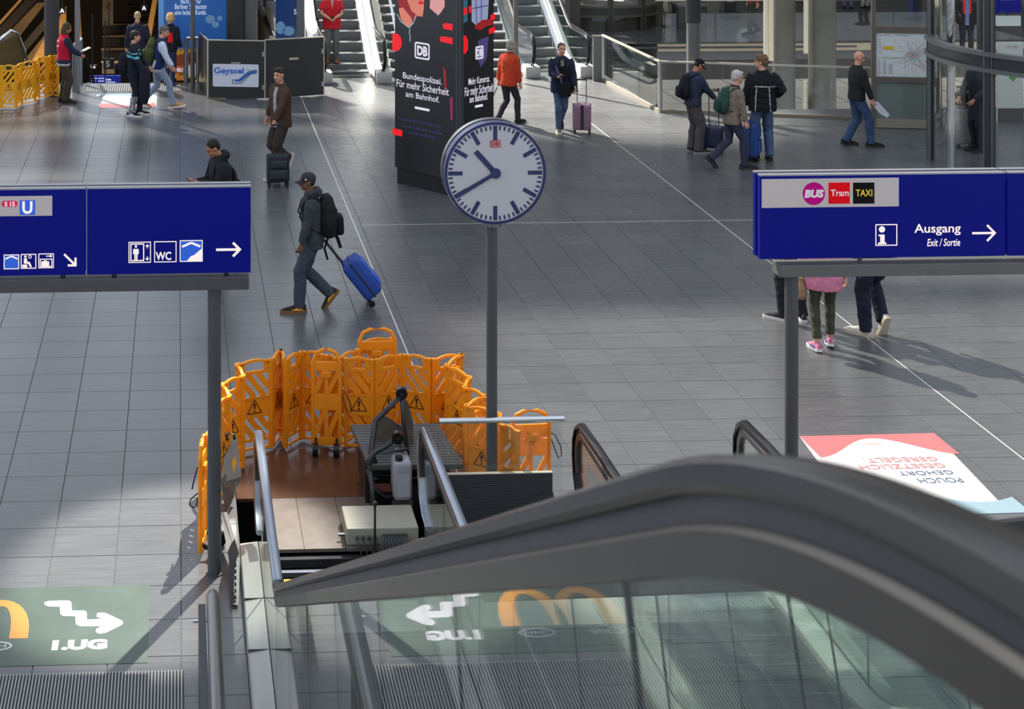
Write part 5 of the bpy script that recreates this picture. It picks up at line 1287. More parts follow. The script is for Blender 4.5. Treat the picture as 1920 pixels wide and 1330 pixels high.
for s_, xl, xr, yt, yb in (('Nicht nur für', 339, 377, -2, 7), ('Berliner Schnauzen', 328, 387, 7, 17), ('eine leckere Kombi.', 328, 387, 18, 28)):
    a = f.px(xl, yb); b = f.px(xr, yt); text(f, s_, a[0], a[1], b[0], b[1], lit('ad_lettering', (210, 222, 236), .5), ad, d=.006)
cl_m = mat('ad_cloud', S(104, 140, 176), .5, emit=S(90, 130, 170), estr=.3)
flats(f, [[f.px(*p) for p in circ(394, 36, 9, 16, 8)], [f.px(*p) for p in circ(404, 46, 7, 16, 6)], [f.px(*p) for p in circ(412, 34, 5, 12, 5)]], 'cloud', cl_m, ad, .0045)
# second blue panel between the back escalators
Y2 = 38.6
ad2 = thing('advertisement_panel', 'narrow blue glass panel with a cloud between the two left back escalators', 'advertisement', (xat(536, 60, Y2), Y2, 0))
f = Frame((0, Y2, 0), (1, 0, 0), (0, 0, 1))
bm = NB(); box(bm, (xat(517, 60, Y2), Y2, .02), (xat(556, 60, Y2), Y2 + .06, 4.5)); finish(bm, 'panel', mat('ad_deep_blue', S(30, 60, 110), .15, emit=S(20, 50, 100), estr=.25), ad2)
bm = NB(); box(bm, (xat(556, 60, Y2), Y2 - .02, .02), (xat(571, 60, Y2), Y2 + .08, 4.5)); finish(bm, 'side_panel', mat('side_grey', S(106, 112, 118), .4), ad2)
flats(f, [[f.px(*p) for p in circ(526, 52, 9, 16, 12)], [f.px(*p) for p in circ(541, 58, 11, 16, 9)]], 'cloud', cl_m, ad2, .003)
a = f.px(551, 27); b = f.px(556, 17); text(f, 'S', a[0], a[1], b[0], b[1], lit('ad_lettering', (210, 222, 236), .5), ad2, d=.005)
# steel guard rails at the stair head
def guard(px0, py0, px1, py1, label, Hh=1.0):
    a, b = G(px0, py0), G(px1, py1); r = thing('guard_rail', label, 'railing', tuple(a))
    bm = NB(); tube(bm, [a + V((0, 0, Hh)), b + V((0, 0, Hh))], .045, seg=14); finish(bm, 'handrail', chrome, r, smooth=True, angle=40)
    for p in (a, b):
        bm = NB(); cyl(bm, p, p + V((0, 0, Hh)), .05, 14); finish(bm, 'post', bare_steel, r, smooth=True, angle=40)
    return r
guard(151, 158, 139, 172, 'short steel guard rail at the stair head beside the man in the red vest')
guard(349, 156, 371, 155, 'short steel guard rail in front of the yellow product strip')
gg = thing('stair_glass', 'sloping glass balustrade of the descending stair at the left back', 'balustrade', tuple(G(152, 157)))
a = G(152, 157); bm = NB(); pts = [a + V((0, .05, .9)), a + V((.35, 3.2, -1.2)), a + V((.35, 3.2, -2.2)), a + V((0, .05, -.1))]; poly(bm, pts, .014, V((1, 0, 0))); finish(bm, 'glass_pane', glass_clear, gg)
bm = NB(); bar(bm, pts[0], pts[1], .05, .04); finish(bm, 'handrail', chrome, gg)
# newel of the descending escalator behind the yellow barrier
ne = thing('escalator', 'descending escalator at the left edge behind the yellow barrier, only its newel showing', 'escalator', tuple(G(30, 140)))
a = G(30, 140)
bm = NB(); tube(bm, [a + V((.25, .4, .05)), a + V((.16, .3, .5)), a + V((.02, .15, .92)), a + V((-.12, .1, 1.0)), a + V((-.35, -.0, .82)), a + V((-.62, -.2, .55))], .04, seg=12); finish(bm, 'handrail', chrome, ne, smooth=True)
bm = NB(); poly(bm, [a + V((.2, .38, .05)), a + V((.12, .3, .5)), a + V((-.02, .15, .88)), a + V((-.12, .1, .93)), a + V((-.33, 0, .76)), a + V((-.6, -.2, .48)), a + V((-.6, -.2, .05))], .02, V((.4, -.9, 0))); finish(bm, 'glass_pane', mat('brown_glass', S(96, 80, 50), .15), ne)
# dark hall: long escalator flanks and ledges, their warm light put into the gold colours
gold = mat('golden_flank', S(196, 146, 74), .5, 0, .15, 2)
lit_gold_dim = mat('flank_lit_gold_dim', S(120, 92, 56), .5, 0, .2, 2)
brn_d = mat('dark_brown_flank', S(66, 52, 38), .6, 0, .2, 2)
for lx, ly, lz, le in ((-6.0, 46, -2.6, 230), (-2.4, 48, -2.4, 260), (-.2, 44, -3.4, 110)):  # added warm lights without fixtures, to brighten the flanks
    ld_ = bpy.data.lights.new('hall_fill_light', 'POINT'); lo_ = bpy.data.objects.new('hall_fill_light', ld_); COL.objects.link(lo_); lo_.location = (lx, ly, lz); ld_.energy = le; ld_.color = (1, .76, .45); ld_.shadow_soft_size = .4
Yh = 50
fh = thing('lower_escalator_bank', 'bank of golden-lit escalators sloping down in the dark hall at the left back', 'escalator', (xat(45, 60, Yh), Yh, -9))
def slab(name, pts, Yd, th, m): bm = NB(); poly(bm, [DY(x, y, Yd) for x, y in pts], th, V((0, 1, 0))); return finish(bm, name, m, fh)
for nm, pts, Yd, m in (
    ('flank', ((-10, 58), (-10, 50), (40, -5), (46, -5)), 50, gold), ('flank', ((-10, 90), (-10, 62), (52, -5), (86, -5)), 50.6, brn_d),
    ('flank', ((20, 90), (8, 70), (70, 5), (86, 5)), 50.3, lit_gold_dim), ('flank', ((30, 118), (24, 104), (96, 20), (100, 36)), 50.2, brn_d), ('flank', ((40, 140), (36, 124), (98, 48), (100, 66)), 50.1, lit_gold_dim),
    ('flank', ((57, 118), (84, 72), (86, 74), (86, 118)), 49.5, gold), ('flank', ((109, 40), (109, 70), (118, 55), (124, 40), (124, 12), (116, 22)), 49, gold), ('flank', ((144, 8), (150, 10), (153, 70), (144, 78)), 49, lit_gold_dim)):
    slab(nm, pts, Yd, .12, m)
ld = thing('brown_gallery', 'brown galleries with lit ledges stepping down in the dark hall below the stair head', 'gallery', (xat(230, 60, 56), 56, -9))
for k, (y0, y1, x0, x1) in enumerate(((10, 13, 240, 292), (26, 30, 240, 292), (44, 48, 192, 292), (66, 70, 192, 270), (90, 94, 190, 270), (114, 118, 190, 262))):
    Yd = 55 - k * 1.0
    bm = NB(); a = DY(x0, y1, Yd); b = DY(x1, y0, Yd); box(bm, (a.x, Yd, a.z), (b.x, Yd + .5, b.z)); finish(bm, 'ledge', lit_gold_dim, ld)
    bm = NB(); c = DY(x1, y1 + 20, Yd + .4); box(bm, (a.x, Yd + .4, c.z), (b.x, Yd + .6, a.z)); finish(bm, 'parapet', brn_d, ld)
bm = NB(); a = DY(192, 48, 52); b = DY(212, -8, 52); box(bm, (a.x, 52, a.z), (b.x, 52.3, b.z)); finish(bm, 'pier', mat('hall_pier', S(84, 74, 58), .6), ld)
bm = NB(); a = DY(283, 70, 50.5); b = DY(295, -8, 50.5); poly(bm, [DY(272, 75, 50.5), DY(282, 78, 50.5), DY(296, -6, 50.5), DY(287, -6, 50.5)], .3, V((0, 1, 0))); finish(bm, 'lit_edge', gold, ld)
bm = NB(); a = DY(205, 32, 51.6); b = DY(199, 20, 51.6); box(bm, (b.x, 51.6, a.z), (a.x, 51.65, b.z)); finish(bm, 'red_box', mat('dull_red_box', S(104, 40, 30), .5), ld)
def lit_sign(x0, y0, x1, y1, Yd, label, s_, bgc, tx=None):
    a = DY(x0, y1, Yd); b = DY(x1, y0, Yd); r = thing('platform_sign', label, 'sign', ((a.x + b.x) / 2, Yd, a.z))
    bm = NB(); box(bm, (a.x, Yd, a.z), (b.x, Yd + .08, b.z)); finish(bm, 'board', bgc, r)
    bm = NB(); box(bm, ((a.x + b.x) / 2 - .02, Yd + .02, b.z), ((a.x + b.x) / 2 + .02, Yd + .05, max(b.z + .05, .55))); finish(bm, 'hanger', hall_black, r)
    f_ = Frame((0, Yd, 0), (1, 0, 0), (0, 0, 1))
    for t in (s_ if isinstance(s_, list) else [s_]):
        q = tx or (x0 + 2, y0 + 2, x1 - 2, y1 - 2)
        p0 = f_.px(q[0], q[3]); p1 = f_.px(q[2], q[1]); text(f_, t, p0[0], p0[1], p1[0], p1[1], lit('platform_grey', (128, 126, 116), .4) if t == '5' else lit('platform_white', (230, 224, 220), .9), r, bold=.04, d=.004)
    return r, f_
navy_s = mat('platform_navy', S(22, 22, 34), .5)
lit_sign(110, 14, 123, 26, 47, 'small dark platform sign with a white A left of the grey post', 'A', navy_s)
lit_sign(264, 9, 276, 21, 47, 'small dark platform sign with a white A above the woman with the ponytail', 'A', navy_s)
lit_sign(194, 110, 214, 130, 44, 'dark platform number sign with a pale 5 in the hall below', '5', mat('platform_black', S(24, 22, 20), .6), (198, 114, 206, 126))
r, f_ = lit_sign(168, 142, 226, 156, 42, 'blue platform display with white lines just beyond the stair head', '2 min', lit('display_blue', (30, 44, 150), .3), (198, 147, 208, 151))
flats(f_, [[f_.px(x, y), f_.px(x + w_, y), f_.px(x + w_, y - 2), f_.px(x, y - 2)] for x, y, w_ in ((171, 148, 11), (184, 148, 11), (171, 153, 9), (184, 153, 11), (198, 155, 18))], 'display_lines', lit('display_white', (200, 206, 226), .5), r, .004)
lit_sign(165, 122, 181, 130, 43, 'tiny bright platform display left of the number 5', '5 S', mat('platform_black', S(24, 22, 20), .6))
# ------------------------------------------------------------------ people
DG = bpy.context.evaluated_depsgraph_get
def remesh(bm, vox, smooth=2, fac=.5):
    """one closed continuous skin over overlapping solids"""
    bmesh.ops.recalc_face_normals(bm, faces=bm.faces)
    me = bpy.data.meshes.new('t'); bm.to_mesh(me); bm.free()
    o = bpy.data.objects.new('t', me); COL.objects.link(o)
    r = o.modifiers.new('r', 'REMESH'); r.mode = 'VOXEL'; r.voxel_size = vox; r.adaptivity = 0.0
    if smooth:
        s = o.modifiers.new('s', 'SMOOTH'); s.iterations = smooth; s.factor = fac
    n = bpy.data.meshes.new_from_object(o.evaluated_get(DG()))
    bpy.data.objects.remove(o); bpy.data.meshes.remove(me)
    b = NB(); b.from_mesh(n); bpy.data.meshes.remove(n)
    for f in b.faces: f.smooth = True
    return b
def wrinkle(bm, amp, sx=9, sz=16, seed=0.0):
    bm.normal_update()
    offs = []
    for v in bm.verts:
        p = V((v.co.x * sx + seed, v.co.y * sx, v.co.z * sz + (v.co.x + v.co.y) * 6))
        q = noise.noise(p) + .5 * noise.noise(p * 2.1)
        offs.append(v.normal * (amp * q))
    for v, o in zip(bm.verts, offs): v.co += o
def ik(a, b, l1, l2, pole):
    d = b - a; L = min(d.length, (l1 + l2) * .999); u = d.normalized()
    x = (l1 * l1 - l2 * l2 + L * L) / (2 * L); h = math.sqrt(max(0, l1 * l1 - x * x))
    n = pole - u * pole.dot(u)
    n = n.normalized() if n.length > 1e-4 else u.orthogonal().normalized()
    return a + u * x + n * h, a + u * L
skin_l = mat('skin_light', S(206, 150, 124), .55, 0, .05, 20, spec=.35); skin_m = mat('skin_tan', S(168, 116, 90), .55, 0, .05, 20, spec=.35); skin_d = mat('skin_brown', S(112, 78, 60), .55, 0, .05, 20, spec=.35)
eye_m = mat('eye_dark', S(38, 30, 28), .25); lip_m = mat('lips', S(150, 88, 80), .5)
sole_w = mat('sole_white', S(214, 210, 204), .6); sole_d = mat('sole_dark', S(38, 36, 36), .7)
def hair_mat(name, c): return mat('hair_' + name, S(*c), .6, 0, .3, 60, .5, spec=.3)
def hand_geo(bm, wr, d, n, k, curl=.35, thumb=1, side=1):
    """palm, four unequal fingers and a thumb; d: towards the fingers, n: palm normal"""
    d = d.normalized(); n = (n - d * n.dot(d)).normalized(); s = d.cross(n).normalized() * side
    tube(bm, [wr - d * .03 * k, wr + d * .015 * k, wr + d * .05 * k, wr + d * .088 * k], [(.024 * k, .018 * k), (.030 * k, .016 * k), (.038 * k, .015 * k), (.038 * k, .012 * k)], ref=s, seg=10)
    for i, (o, L) in enumerate(((-.032, .062), (-.0108, .076), (.0108, .080), (.032, .072))):
        p = wr + d * .082 * k + s * o * k; pts = [p - d * .02 * k, p]; a = curl * .9
        for seg, fr in enumerate((.45, .32, .23)):
            dd = d * math.cos(a) + n * math.sin(a) + s * o * 2.0 * (1 - min(1, curl)); pts.append(pts[-1] + dd.normalized() * L * fr * k); a += curl
        tube(bm, pts, [.0082 * k, .0085 * k, .0080 * k, .0074 * k, .0058 * k], seg=7)
    b = wr + d * .028 * k - s * .026 * k
    tube(bm, [b, b + (d * .55 - s * .75 + n * .3).normalized() * .038 * k, b + (d * .55 - s * .75 + n * .3).normalized() * .038 * k + (d * .85 - s * .2 + n * (.25 + curl)).normalized() * .052 * k], [.014 * k, .0105 * k, .008 * k], seg=8)
def shoe(parent, M, k, m_up, m_sole, high=False, accent=None, accent_m=None):
    st_ = [(-.075, .032, .085), (-.05, .039, .102), (.0, .039, .108 if not high else .12), (.05, .043, .092), (.10, .049, .072), (.15, .049, .062), (.19, .040, .050), (.215, .020, .032)]
    bm = NB(); rings = []
    for y, w_, h_ in st_:
        rings.append([bm.verts.new(M @ V((w_ * k * math.cos(a) * (1.0 if math.sin(a) < .3 else .78), y * k, (.018 + (h_ - .018) * max(0, math.sin(a)) ** .8) * k))) for a in [PI * j / 10 for j in range(11)]])
    for A, B in zip(rings[:-1], rings[1:]):
        for j in range(10): bm.faces.new((A[j], A[j + 1], B[j + 1], B[j]))
        bm.faces.new((A[10], A[0], B[0], B[10]))
    bm.faces.new(rings[0]); bm.faces.new(rings[-1][::-1])
    up = finish(bm, 'shoe', m_up, parent, False, True, 60)
    bm = NB(); pts = [(.036, -.07), (.042, -.02), (.043, .05), (.051, .11), (.050, .16), (.036, .205), (0, .225)]
    ol = [(x, y) for x, y in pts] + [(-x, y) for x, y in pts[-2::-1]] + [(-.02, -.084), (.02, -.084)]
    lo = [bm.verts.new(M @ V((x * k, y * k, 0))) for x, y in ol]; hi = [bm.verts.new(M @ V((x * k * 1.02, y * k * 1.01, .032 * k))) for x, y in ol]
    n = len(ol)
    for j in range(n): bm.faces.new((lo[j], lo[(j + 1) % n], hi[(j + 1) % n], hi[j]))
    bm.faces.new(lo[::-1]); bm.faces.new(hi)
    finish(bm, 'sole', m_sole, up, False)
    if accent:
        bm = NB()
        for s in (-1, 1):
            poly(bm, [M @ V((s * x * k, y * k, z * k)) for x, y, z in ((.047, -.04, .034), (.049, .05, .034), (.050, .10, .040), (.046, .06, .056), (.040, .02, .066), (.047, -.03, .045))], .004, (M.to_3x3() @ V((s, 0, 0))))
        finish(bm, 'shoe_stripe', accent_m or accent, up, False)
    return up
def person(label, at, h, face, top_c, pants_c, skin, hair, feet, hands, lean=4, twist=0, head=(0, 0), bulk=1.0, hem=-.10, sleeve='long', width=1.0, shoe_c=None, sole=None,
           hood=False, collar=.0, hems=None, regions=None, sleeve_c=None, glasses=False, accent=None, bare_ankle=False, hair_col=(40, 30, 24), curl=(.5, .5), hdir=(None, None), pdir=(None, None), group=None, puff=0.0, elb=(None, None), beard=None, pz=None, pants_regions=None, zbase=0.0, cap=None, z0=None, neck_c=None, pfold=.006):
    k = h / 1.75
    loc = V((at.x, at.y, zbase)) if zbase else V((at.x, at.y, at.z))
    root = thing('person', label, 'person', tuple(loc), math.radians(face), group)
    X = lambda v: V(v) * k
    # pelvis height from the feet
    ank, shoeM = [], []
    for side, ft in zip((-1, 1), feet):
        x, y, lift, pitch, yaw = (list(ft) + [0, 0, 0])[:5]
        p = math.radians(pitch); R = Matrix.Rotation(math.radians(yaw), 4, 'Z') @ Matrix.Rotation(-p, 4, 'X')
        piv = V((0, .13, 0)) if pitch > 0 else V((0, -.06, 0))
        M = Matrix.Translation(V((x, y, lift))) @ Matrix.Rotation(math.radians(yaw), 4, 'Z') @ Matrix.Translation(piv) @ Matrix.Rotation(-p, 4, 'X') @ Matrix.Translation(-piv)
        ank.append(M @ V((0, 0, .085))); shoeM.append(M)
    hipx = .088
    zp = min(a.z + math.sqrt(max(.01, .835 ** 2 - (a.x - s * hipx) ** 2 - a.y ** 2)) for a, s in zip(ank, (-1, 1)) if a.z < .22) + .012
    zp = min(zp, .935)
    if pz: zp = pz
    Pv = V((0, 0, zp))
    L_ = math.radians(lean); up = V((0, math.sin(L_), math.cos(L_))); fw = V((0, math.cos(L_), -math.sin(L_)))
    rt = Matrix.Rotation(math.radians(twist), 3, 'Z') @ V((1, 0, 0)); fwt = Matrix.Rotation(math.radians(twist), 3, 'Z') @ fw
    neck = Pv + up * .56; sh = [Pv + up * .485 + rt * s * .172 for s in (-1, 1)]
    hips = [Pv + V((s * hipx, 0, -.015)) for s in (-1, 1)]
    knees = []
    for hp, a, ft in zip(hips, ank, feet):
        yw = math.radians(ft[4] if len(ft) > 4 else 0); kn, _ = ik(hp, a, .425, .425, V((-math.sin(yw) * .5, 1, .15))); knees.append(kn)
    wr, el = [], []
    for i, s in enumerate((-1, 1)):
        t = hands[i]
        if t is None: t = (s * .27, .03, zp - .14)
        t = V(t)
        pole = V(elb[i]) if elb[i] else V((s * .45, -1, -.25))
        e, w_ = ik(sh[i], t, .285, .255, pole); el.append(e); wr.append(w_)
    # head frame
    hy, hp_ = head
    HM = Matrix.Rotation(math.radians(hy), 4, 'Z') @ Matrix.Rotation(math.radians(-hp_ - lean * .3), 4, 'X')
    hc = neck + up * .05 + V((0, .01, 0)) + (HM.to_3x3() @ V((0, .018, .088)))
    HT = Matrix.Translation(hc) @ HM
    # ---- body: head, neck, trunk, limbs and hands in one skin
    bm = NB()
    ell(bm, (0, -.012, .025), (.074, .094, .092), HT); ell(bm, (0, .018, -.035), (.060, .070, .075), HT); ell(bm, (0, .045, -.078), (.036, .038, .028), HT)
    tube(bm, [HT @ V(p) for p in ((0, .075, .022), (0, .094, -.008), (0, .104, -.028), (0, .088, -.036))], [.009, .012, .015, .010], seg=8)
    for s in (-1, 1):
        ell(bm, (s * .074, -.008, -.008), (.010, .020, .031), HT, 8, 6); ell(bm, (s * .030, .066, -.024), (.022, .018, .018), HT, 8, 6); ell(bm, (s * .026, .080, .030), (.024, .012, .010), HT, 8, 6)
        ell(bm, (s * .030, .074, .010), (.012, .011, .009), HT, 8, 6)
    ell(bm, (0, .084, -.056), (.024, .012, .010), HT, 8, 6)
    tube(bm, [neck - up * .10, neck, HT @ V((0, -.015, -.03))], [(.075, .06), (.056, .058), (.052, .056)], seg=12)
    tube(bm, [Pv - up * .08, Pv + up * .1, Pv + up * .3, Pv + up * .44, Pv + up * .5], [(.10, .07), (.10, .07), (.11, .07), (.12, .06), (.08, .05)], ref=rt, seg=12)
    for i, s in enumerate((-1, 1)):
        bare = sleeve == 'short'
        tube(bm, [sh[i], sh[i].lerp(el[i], .5), el[i], el[i].lerp(wr[i], .45), wr[i]], [.045, .044, .038 if bare else .030, .037 if bare else .027, .026], seg=10)
        dflt = (wr[i] - el[i]).normalized(); d = V(hdir[i]).normalized() if hdir[i] else (dflt + V((0, .1, -.15))).normalized()
        n = V(pdir[i]) if pdir[i] else V((-s, .15, 0))
        hand_geo(bm, wr[i], d, n, 1.0, curl[i], side=s)
        tube(bm, [hips[i], knees[i], ank[i] + V((0, 0, .02)), ank[i] - V((0, 0, .04))], [.05, .045, .036, .034], seg=10)
    for v in bm.verts: v.co *= k
    bm = remesh(bm, .0068, 1, .4)
    HTi = (Matrix.Scale(k, 4) @ HT).inverted()
    for f in bm.faces:
        c = HTi @ f.calc_center_median()
        if c.y > .068:
            ex, ez = abs(c.x) - .030, c.z - .011
            if (ex / .013) ** 2 + (ez / .0065) ** 2 < 1: f.material_index = 1
            elif (c.x / .024) ** 2 + ((c.z + .056) / .008) ** 2 < 1: f.material_index = 2
            elif (ex / .020) ** 2 + ((c.z - .034) / .0055) ** 2 < 1 and hair: f.material_index = 3
        if beard and c.z < -.045 and c.y > -.02 and c.length < .16 and not ((c.x / .026) ** 2 + ((c.z + .056) / .012) ** 2 < 1): f.material_index = 3
    hm = hair_mat('%d_%d_%d' % hair_col, hair_col)
    finish(bm, 'body', [skin, eye_m, lip_m, hm], root, False, True)
    # ---- hair / cap
    def headpiece(name, parts, m, amp=0, fr=30, vox=.009, par=None, cut=None):
        b = NB()
        for c, r in parts: ell(b, c, r)
        b = remesh(b, vox, 1)
        if amp:
            b.normal_update()
            for v in b.verts: v.co += v.normal * (amp * (noise.noise(v.co * fr) + .4 * noise.noise(v.co * fr * 2.3)))
        for v in b.verts: v.co = (HT @ v.co) * k
        return finish(b, name, m, par or root, False, True)
    if hair == 'short': headpiece('hair', [((0, -.024, .047), (.084, .097, .086)), ((0, -.055, .005), (.077, .064, .080)), ((0, .045, .085), (.060, .040, .030))], hm, .007, 45)
    elif hair == 'crop': headpiece('hair', [((0, -.022, .043), (.080, .093, .083)), ((0, -.05, .005), (.075, .060, .072))], hm, .004, 70)
    elif hair == 'quiff': headpiece('hair', [((0, -.02, .052), (.078, .096, .078)), ((0, -.055, .005), (.068, .056, .065)), ((0, .05, .098), (.055, .036, .028))], hm, .005, 50)
    elif hair == 'curly': headpiece('hair', [((0, -.02, .055), (.092, .102, .085)), ((0, -.055, .01), (.084, .07, .08)), ((0, .04, .095), (.07, .045, .04))], hm, .016, 38)
    elif hair == 'bob': headpiece('hair', [((0, -.022, .045), (.088, .100, .088)), ((0, -.055, -.02), (.084, .066, .09)), ((.062, -.01, -.03), (.03, .06, .06)), ((-.062, -.01, -.03), (.03, .06, .06))], hm, .004, 40)
    elif hair == 'curlybob': headpiece('hair', [((0, -.022, .045), (.100, .106, .092)), ((0, -.055, -.02), (.10, .074, .09)), ((.07, -.015, -.03), (.035, .06, .06)), ((-.07, -.015, -.03), (.035, .06, .06))], hm, .013, 34)
    elif hair == 'ponytail':
        headpiece('hair', [((0, -.024, .040), (.079, .092, .084)), ((0, -.05, .005), (.074, .058, .075))], hm, .002, 60)
        b = NB(); tube(b, [(HT @ V(p)) * k for p in ((0, -.10, .03), (0, -.128, .0), (0, -.125, -.07), (0, -.11, -.15), (0, -.105, -.20))], [.020 * k, .024 * k, .022 * k, .016 * k, .006 * k], seg=10); finish(b, 'ponytail', hm, root, False, True)
        b = NB(); ell(b, (0, -.112, .026), (.02, .014, .02)); [setattr(v, 'co', (HT @ v.co) * k) for v in b.verts]; finish(b, 'hair_tie', black_plastic, root, False, True)
    if hair == 'cap':
        cm = cloth('cap_' + label.split()[0] + str(cap), S(*cap)) if cap else black_matte
        headpiece('hair', [((0, -.04, .0), (.073, .062, .06))], hm, .002, 60)
        cp = headpiece('cap', [((0, -.014, .046), (.082, .100, .078)), ((0, -.014, .030), (.083, .102, .03))], cm, .0015, 30)
        b = NB(); rows = []
        for j in range(9):
            a = math.radians(-68 + 136 * j / 8); x0 = .075 * math.sin(a); y0 = .012 + .068 * math.cos(a); x1 = .078 * math.sin(a); y1 = .035 + .135 * math.cos(a) ** .8; z = .022 - .012 * (math.sin(a) ** 2)
            rows.append([b.verts.new((HT @ V(p)) * k) for p in ((x0, y0, z + .006), (x1, y1, z - .010), (x1, y1, z - .016), (x0, y0, z - .002))])
        for A, B in zip(rows[:-1], rows[1:]):
            for j in range(4): b.faces.new((A[j], A[(j + 1) % 4], B[(j + 1) % 4], B[j]))
        b.faces.new(rows[0]); b.faces.new(rows[-1][::-1]); finish(b, 'brim', cm, cp, False, True)
        b = NB(); ell(b, (-.074, .03, .045), (.006, .012, .012)); ell(b, (.074, .03, .045), (.006, .012, .012)); [setattr(v, 'co', (HT @ v.co) * k) for v in b.verts]; finish(b, 'badge', white_paint, cp, False, True)
    if hair == 'hood':
        hm2 = cloth('hood_olive', S(74, 66, 42))
        headpiece('hood', [((0, -.025, .03), (.094, .100, .102)), ((0, -.045, -.06), (.085, .08, .07)), ((0, -.02, -.12), (.09, .085, .05))], hm2, .004, 14)
    if glasses:
        b = NB()
        for s in (-1, 1):
            tube(b, [(HT @ V((s * .032 + .022 * math.cos(a), .100, .010 + .016 * math.sin(a)))) * k for a in [2 * PI * j / 12 for j in range(12)]], .003 * k, seg=6, closed=True)
            tube(b, [(HT @ V(p)) * k for p in ((s * .054, .098, .012), (s * .074, .05, .012), (s * .079, -.01, .006))], .003 * k, seg=6)
        tube(b, [(HT @ V(p)) * k for p in ((-.010, .102, .012), (.010, .102, .012))], .003 * k, seg=6)
        finish(b, 'glasses', black_plastic, root, False, True)
    # ---- trousers
    b = NB()
    tube(b, [Pv + up * .11, Pv + V((0, 0, .02)), Pv - V((0, 0, .07)), Pv - V((0, 0, .10))], [(.155, .112), (.168, .122), (.160, .118), (.11, .09)], seg=16)
    for i, s in enumerate((-1, 1)):
        hp = Pv + V((s * .082, 0, -.04)); kn = knees[i]; an = ank[i] + V((0, 0, .0 if not bare_ankle else .085)); w_ = width
        pts = [hp + V((0, 0, .03)), hp.lerp(kn, .3), hp.lerp(kn, .65), kn, kn.lerp(an, .35) - V((0, .012, 0)), kn.lerp(an, .7), an, an + (an - kn).normalized() * .03]
        rd = [(.088, .108), (.086, .098), (.074 * w_, .084 * w_), (.066 * w_, .074 * w_), (.063 * w_, .074 * w_), (.058 * w_, .066 * w_), (.058 * w_, .064 * w_), (.058 * w_, .064 * w_)]
        tube(b, pts, rd, seg=14)
    for v in b.verts: v.co *= k
    b = remesh(b, .0125, 3); wrinkle(b, pfold * k, 8, 15, h * 7)
    ms = [cloth('trousers_%d_%d_%d' % pants_c, S(*pants_c))]
    if pants_regions:
        for fn, c in pants_regions:
            ms.append(cloth('trim_%d_%d_%d' % c, S(*c)))
            for f in b.faces:
                p = f.calc_center_median() / k
                if fn(p, knees, ank): f.material_index = len(ms) - 1
    finish(b, 'trousers', ms, root, False, True)
    # ---- top
    b = NB(); B = bulk
    prof = [(hem, .178, .132), (hem * .4 + .01, .180, .132), (.12, .170, .122), (.28, .182, .132), (.40, .190, .128), (.47, .165, .105), (.525, .10, .085), (.57, .064 + collar, .066 + collar)]
    pts = [Pv + (up * t if t > 0 else V((0, 0, t))) for t, _, _ in prof]
    tube(b, pts, [(rx * B, ry * B) for _, rx, ry in prof[:-1]] + [prof[-1][1:]], ref=rt, seg=20)
    for i, s in enumerate((-1, 1)):
        e, w_ = el[i], wr[i]; o = sh[i] - rt * s * .03 - up * .01
        if sleeve == 'short':
            tube(b, [o, sh[i].lerp(e, .3), sh[i].lerp(e, .72)], [.070 * B, .070 * B, .078 * B], seg=12)
        else:
            f2_ = e.lerp(w_, .5)
            tube(b, [o, sh[i].lerp(e, .25), sh[i].lerp(e, .65), e, f2_, e.lerp(w_, .93)], [.074 * B, .071 * B, .063 * B, .060 * B, .054 * B, .043 * B], seg=12)
    if hood:
        for a in range(9):
            t = math.radians(-200 + 220 * a / 8)
        tube(b, [neck + up * .0 + rt * .085 * math.cos(t) + fwt * (.075 * math.sin(t) - .02) + up * (.012 - .03 * math.sin(t)) for t in [2 * PI * j / 14 for j in range(14)]], .036, seg=8, closed=True)
        ell(b, neck - fwt * .10 + up * .0, (.085, .06, .06))
    for v in b.verts: v.co *= k
    b = remesh(b, .0125, 3); wrinkle(b, (.007 + puff) * k, 7, 13 if not puff else 26, h * 3)
    ms = [cloth('top_%d_%d_%d' % top_c, S(*top_c))]
    def local(p):
        q = p / k - Pv; return V((q.dot(rt), q.dot(fwt), q.dot(up)))
    def arm_d(p):
        p = p / k; best = 9
        for i in range(2):
            for a_, c_ in ((sh[i], el[i]), (el[i], wr[i])):
                d = c_ - a_; t = max(0, min(1, (p - a_).dot(d) / d.length_squared)); best = min(best, (a_ + d * t - p).length)
        return best
    for kind, fn, c in ([('sleeve', None, sleeve_c)] if sleeve_c else []) + (regions or []):
        ms.append(cloth('trim_%d_%d_%d' % c, S(*c)))
        for f in b.faces:
            p = f.calc_center_median(); q = local(p)
            if fn is None:
                r = (q.x / (.186 * B)) ** 2 + (q.y / (.14 * B)) ** 2
                ok = arm_d(p) < .10 * B and r > .98 or abs(q.x) > .187 * B
            else: ok = fn(q, f.normal.dot(fwt), arm_d(p))
            if ok: f.material_index = len(ms) - 1
    finish(b, 'jacket' if sleeve == 'long' else 'shirt', ms, root, False, True)
    if hems:
        b = NB(); tube(b, [Pv + V((0, 0, hem - hems[0])), Pv + V((0, 0, hem + .06))], [(.172 * B, .128 * B), (.172 * B, .127 * B)], seg=20); 
        for v in b.verts: v.co *= k
        finish(b, 'shirt_hem', cloth('trim_%d_%d_%d' % hems[1], S(*hems[1])), root, False, True)
    sm = cloth('shoe_%d_%d_%d' % (shoe_c or (30, 30, 32)), S(*(shoe_c or (30, 30, 32))))
    for M in shoeM: shoe(root, Matrix.Scale(k, 4) @ M, k * 1.12, sm, sole or sole_d, accent=bool(accent), accent_m=mat('accent_%d_%d_%d' % accent, S(*accent), .5) if accent else None)
    W = Matrix.Translation(loc) @ Matrix.Rotation(math.radians(face), 4, 'Z')
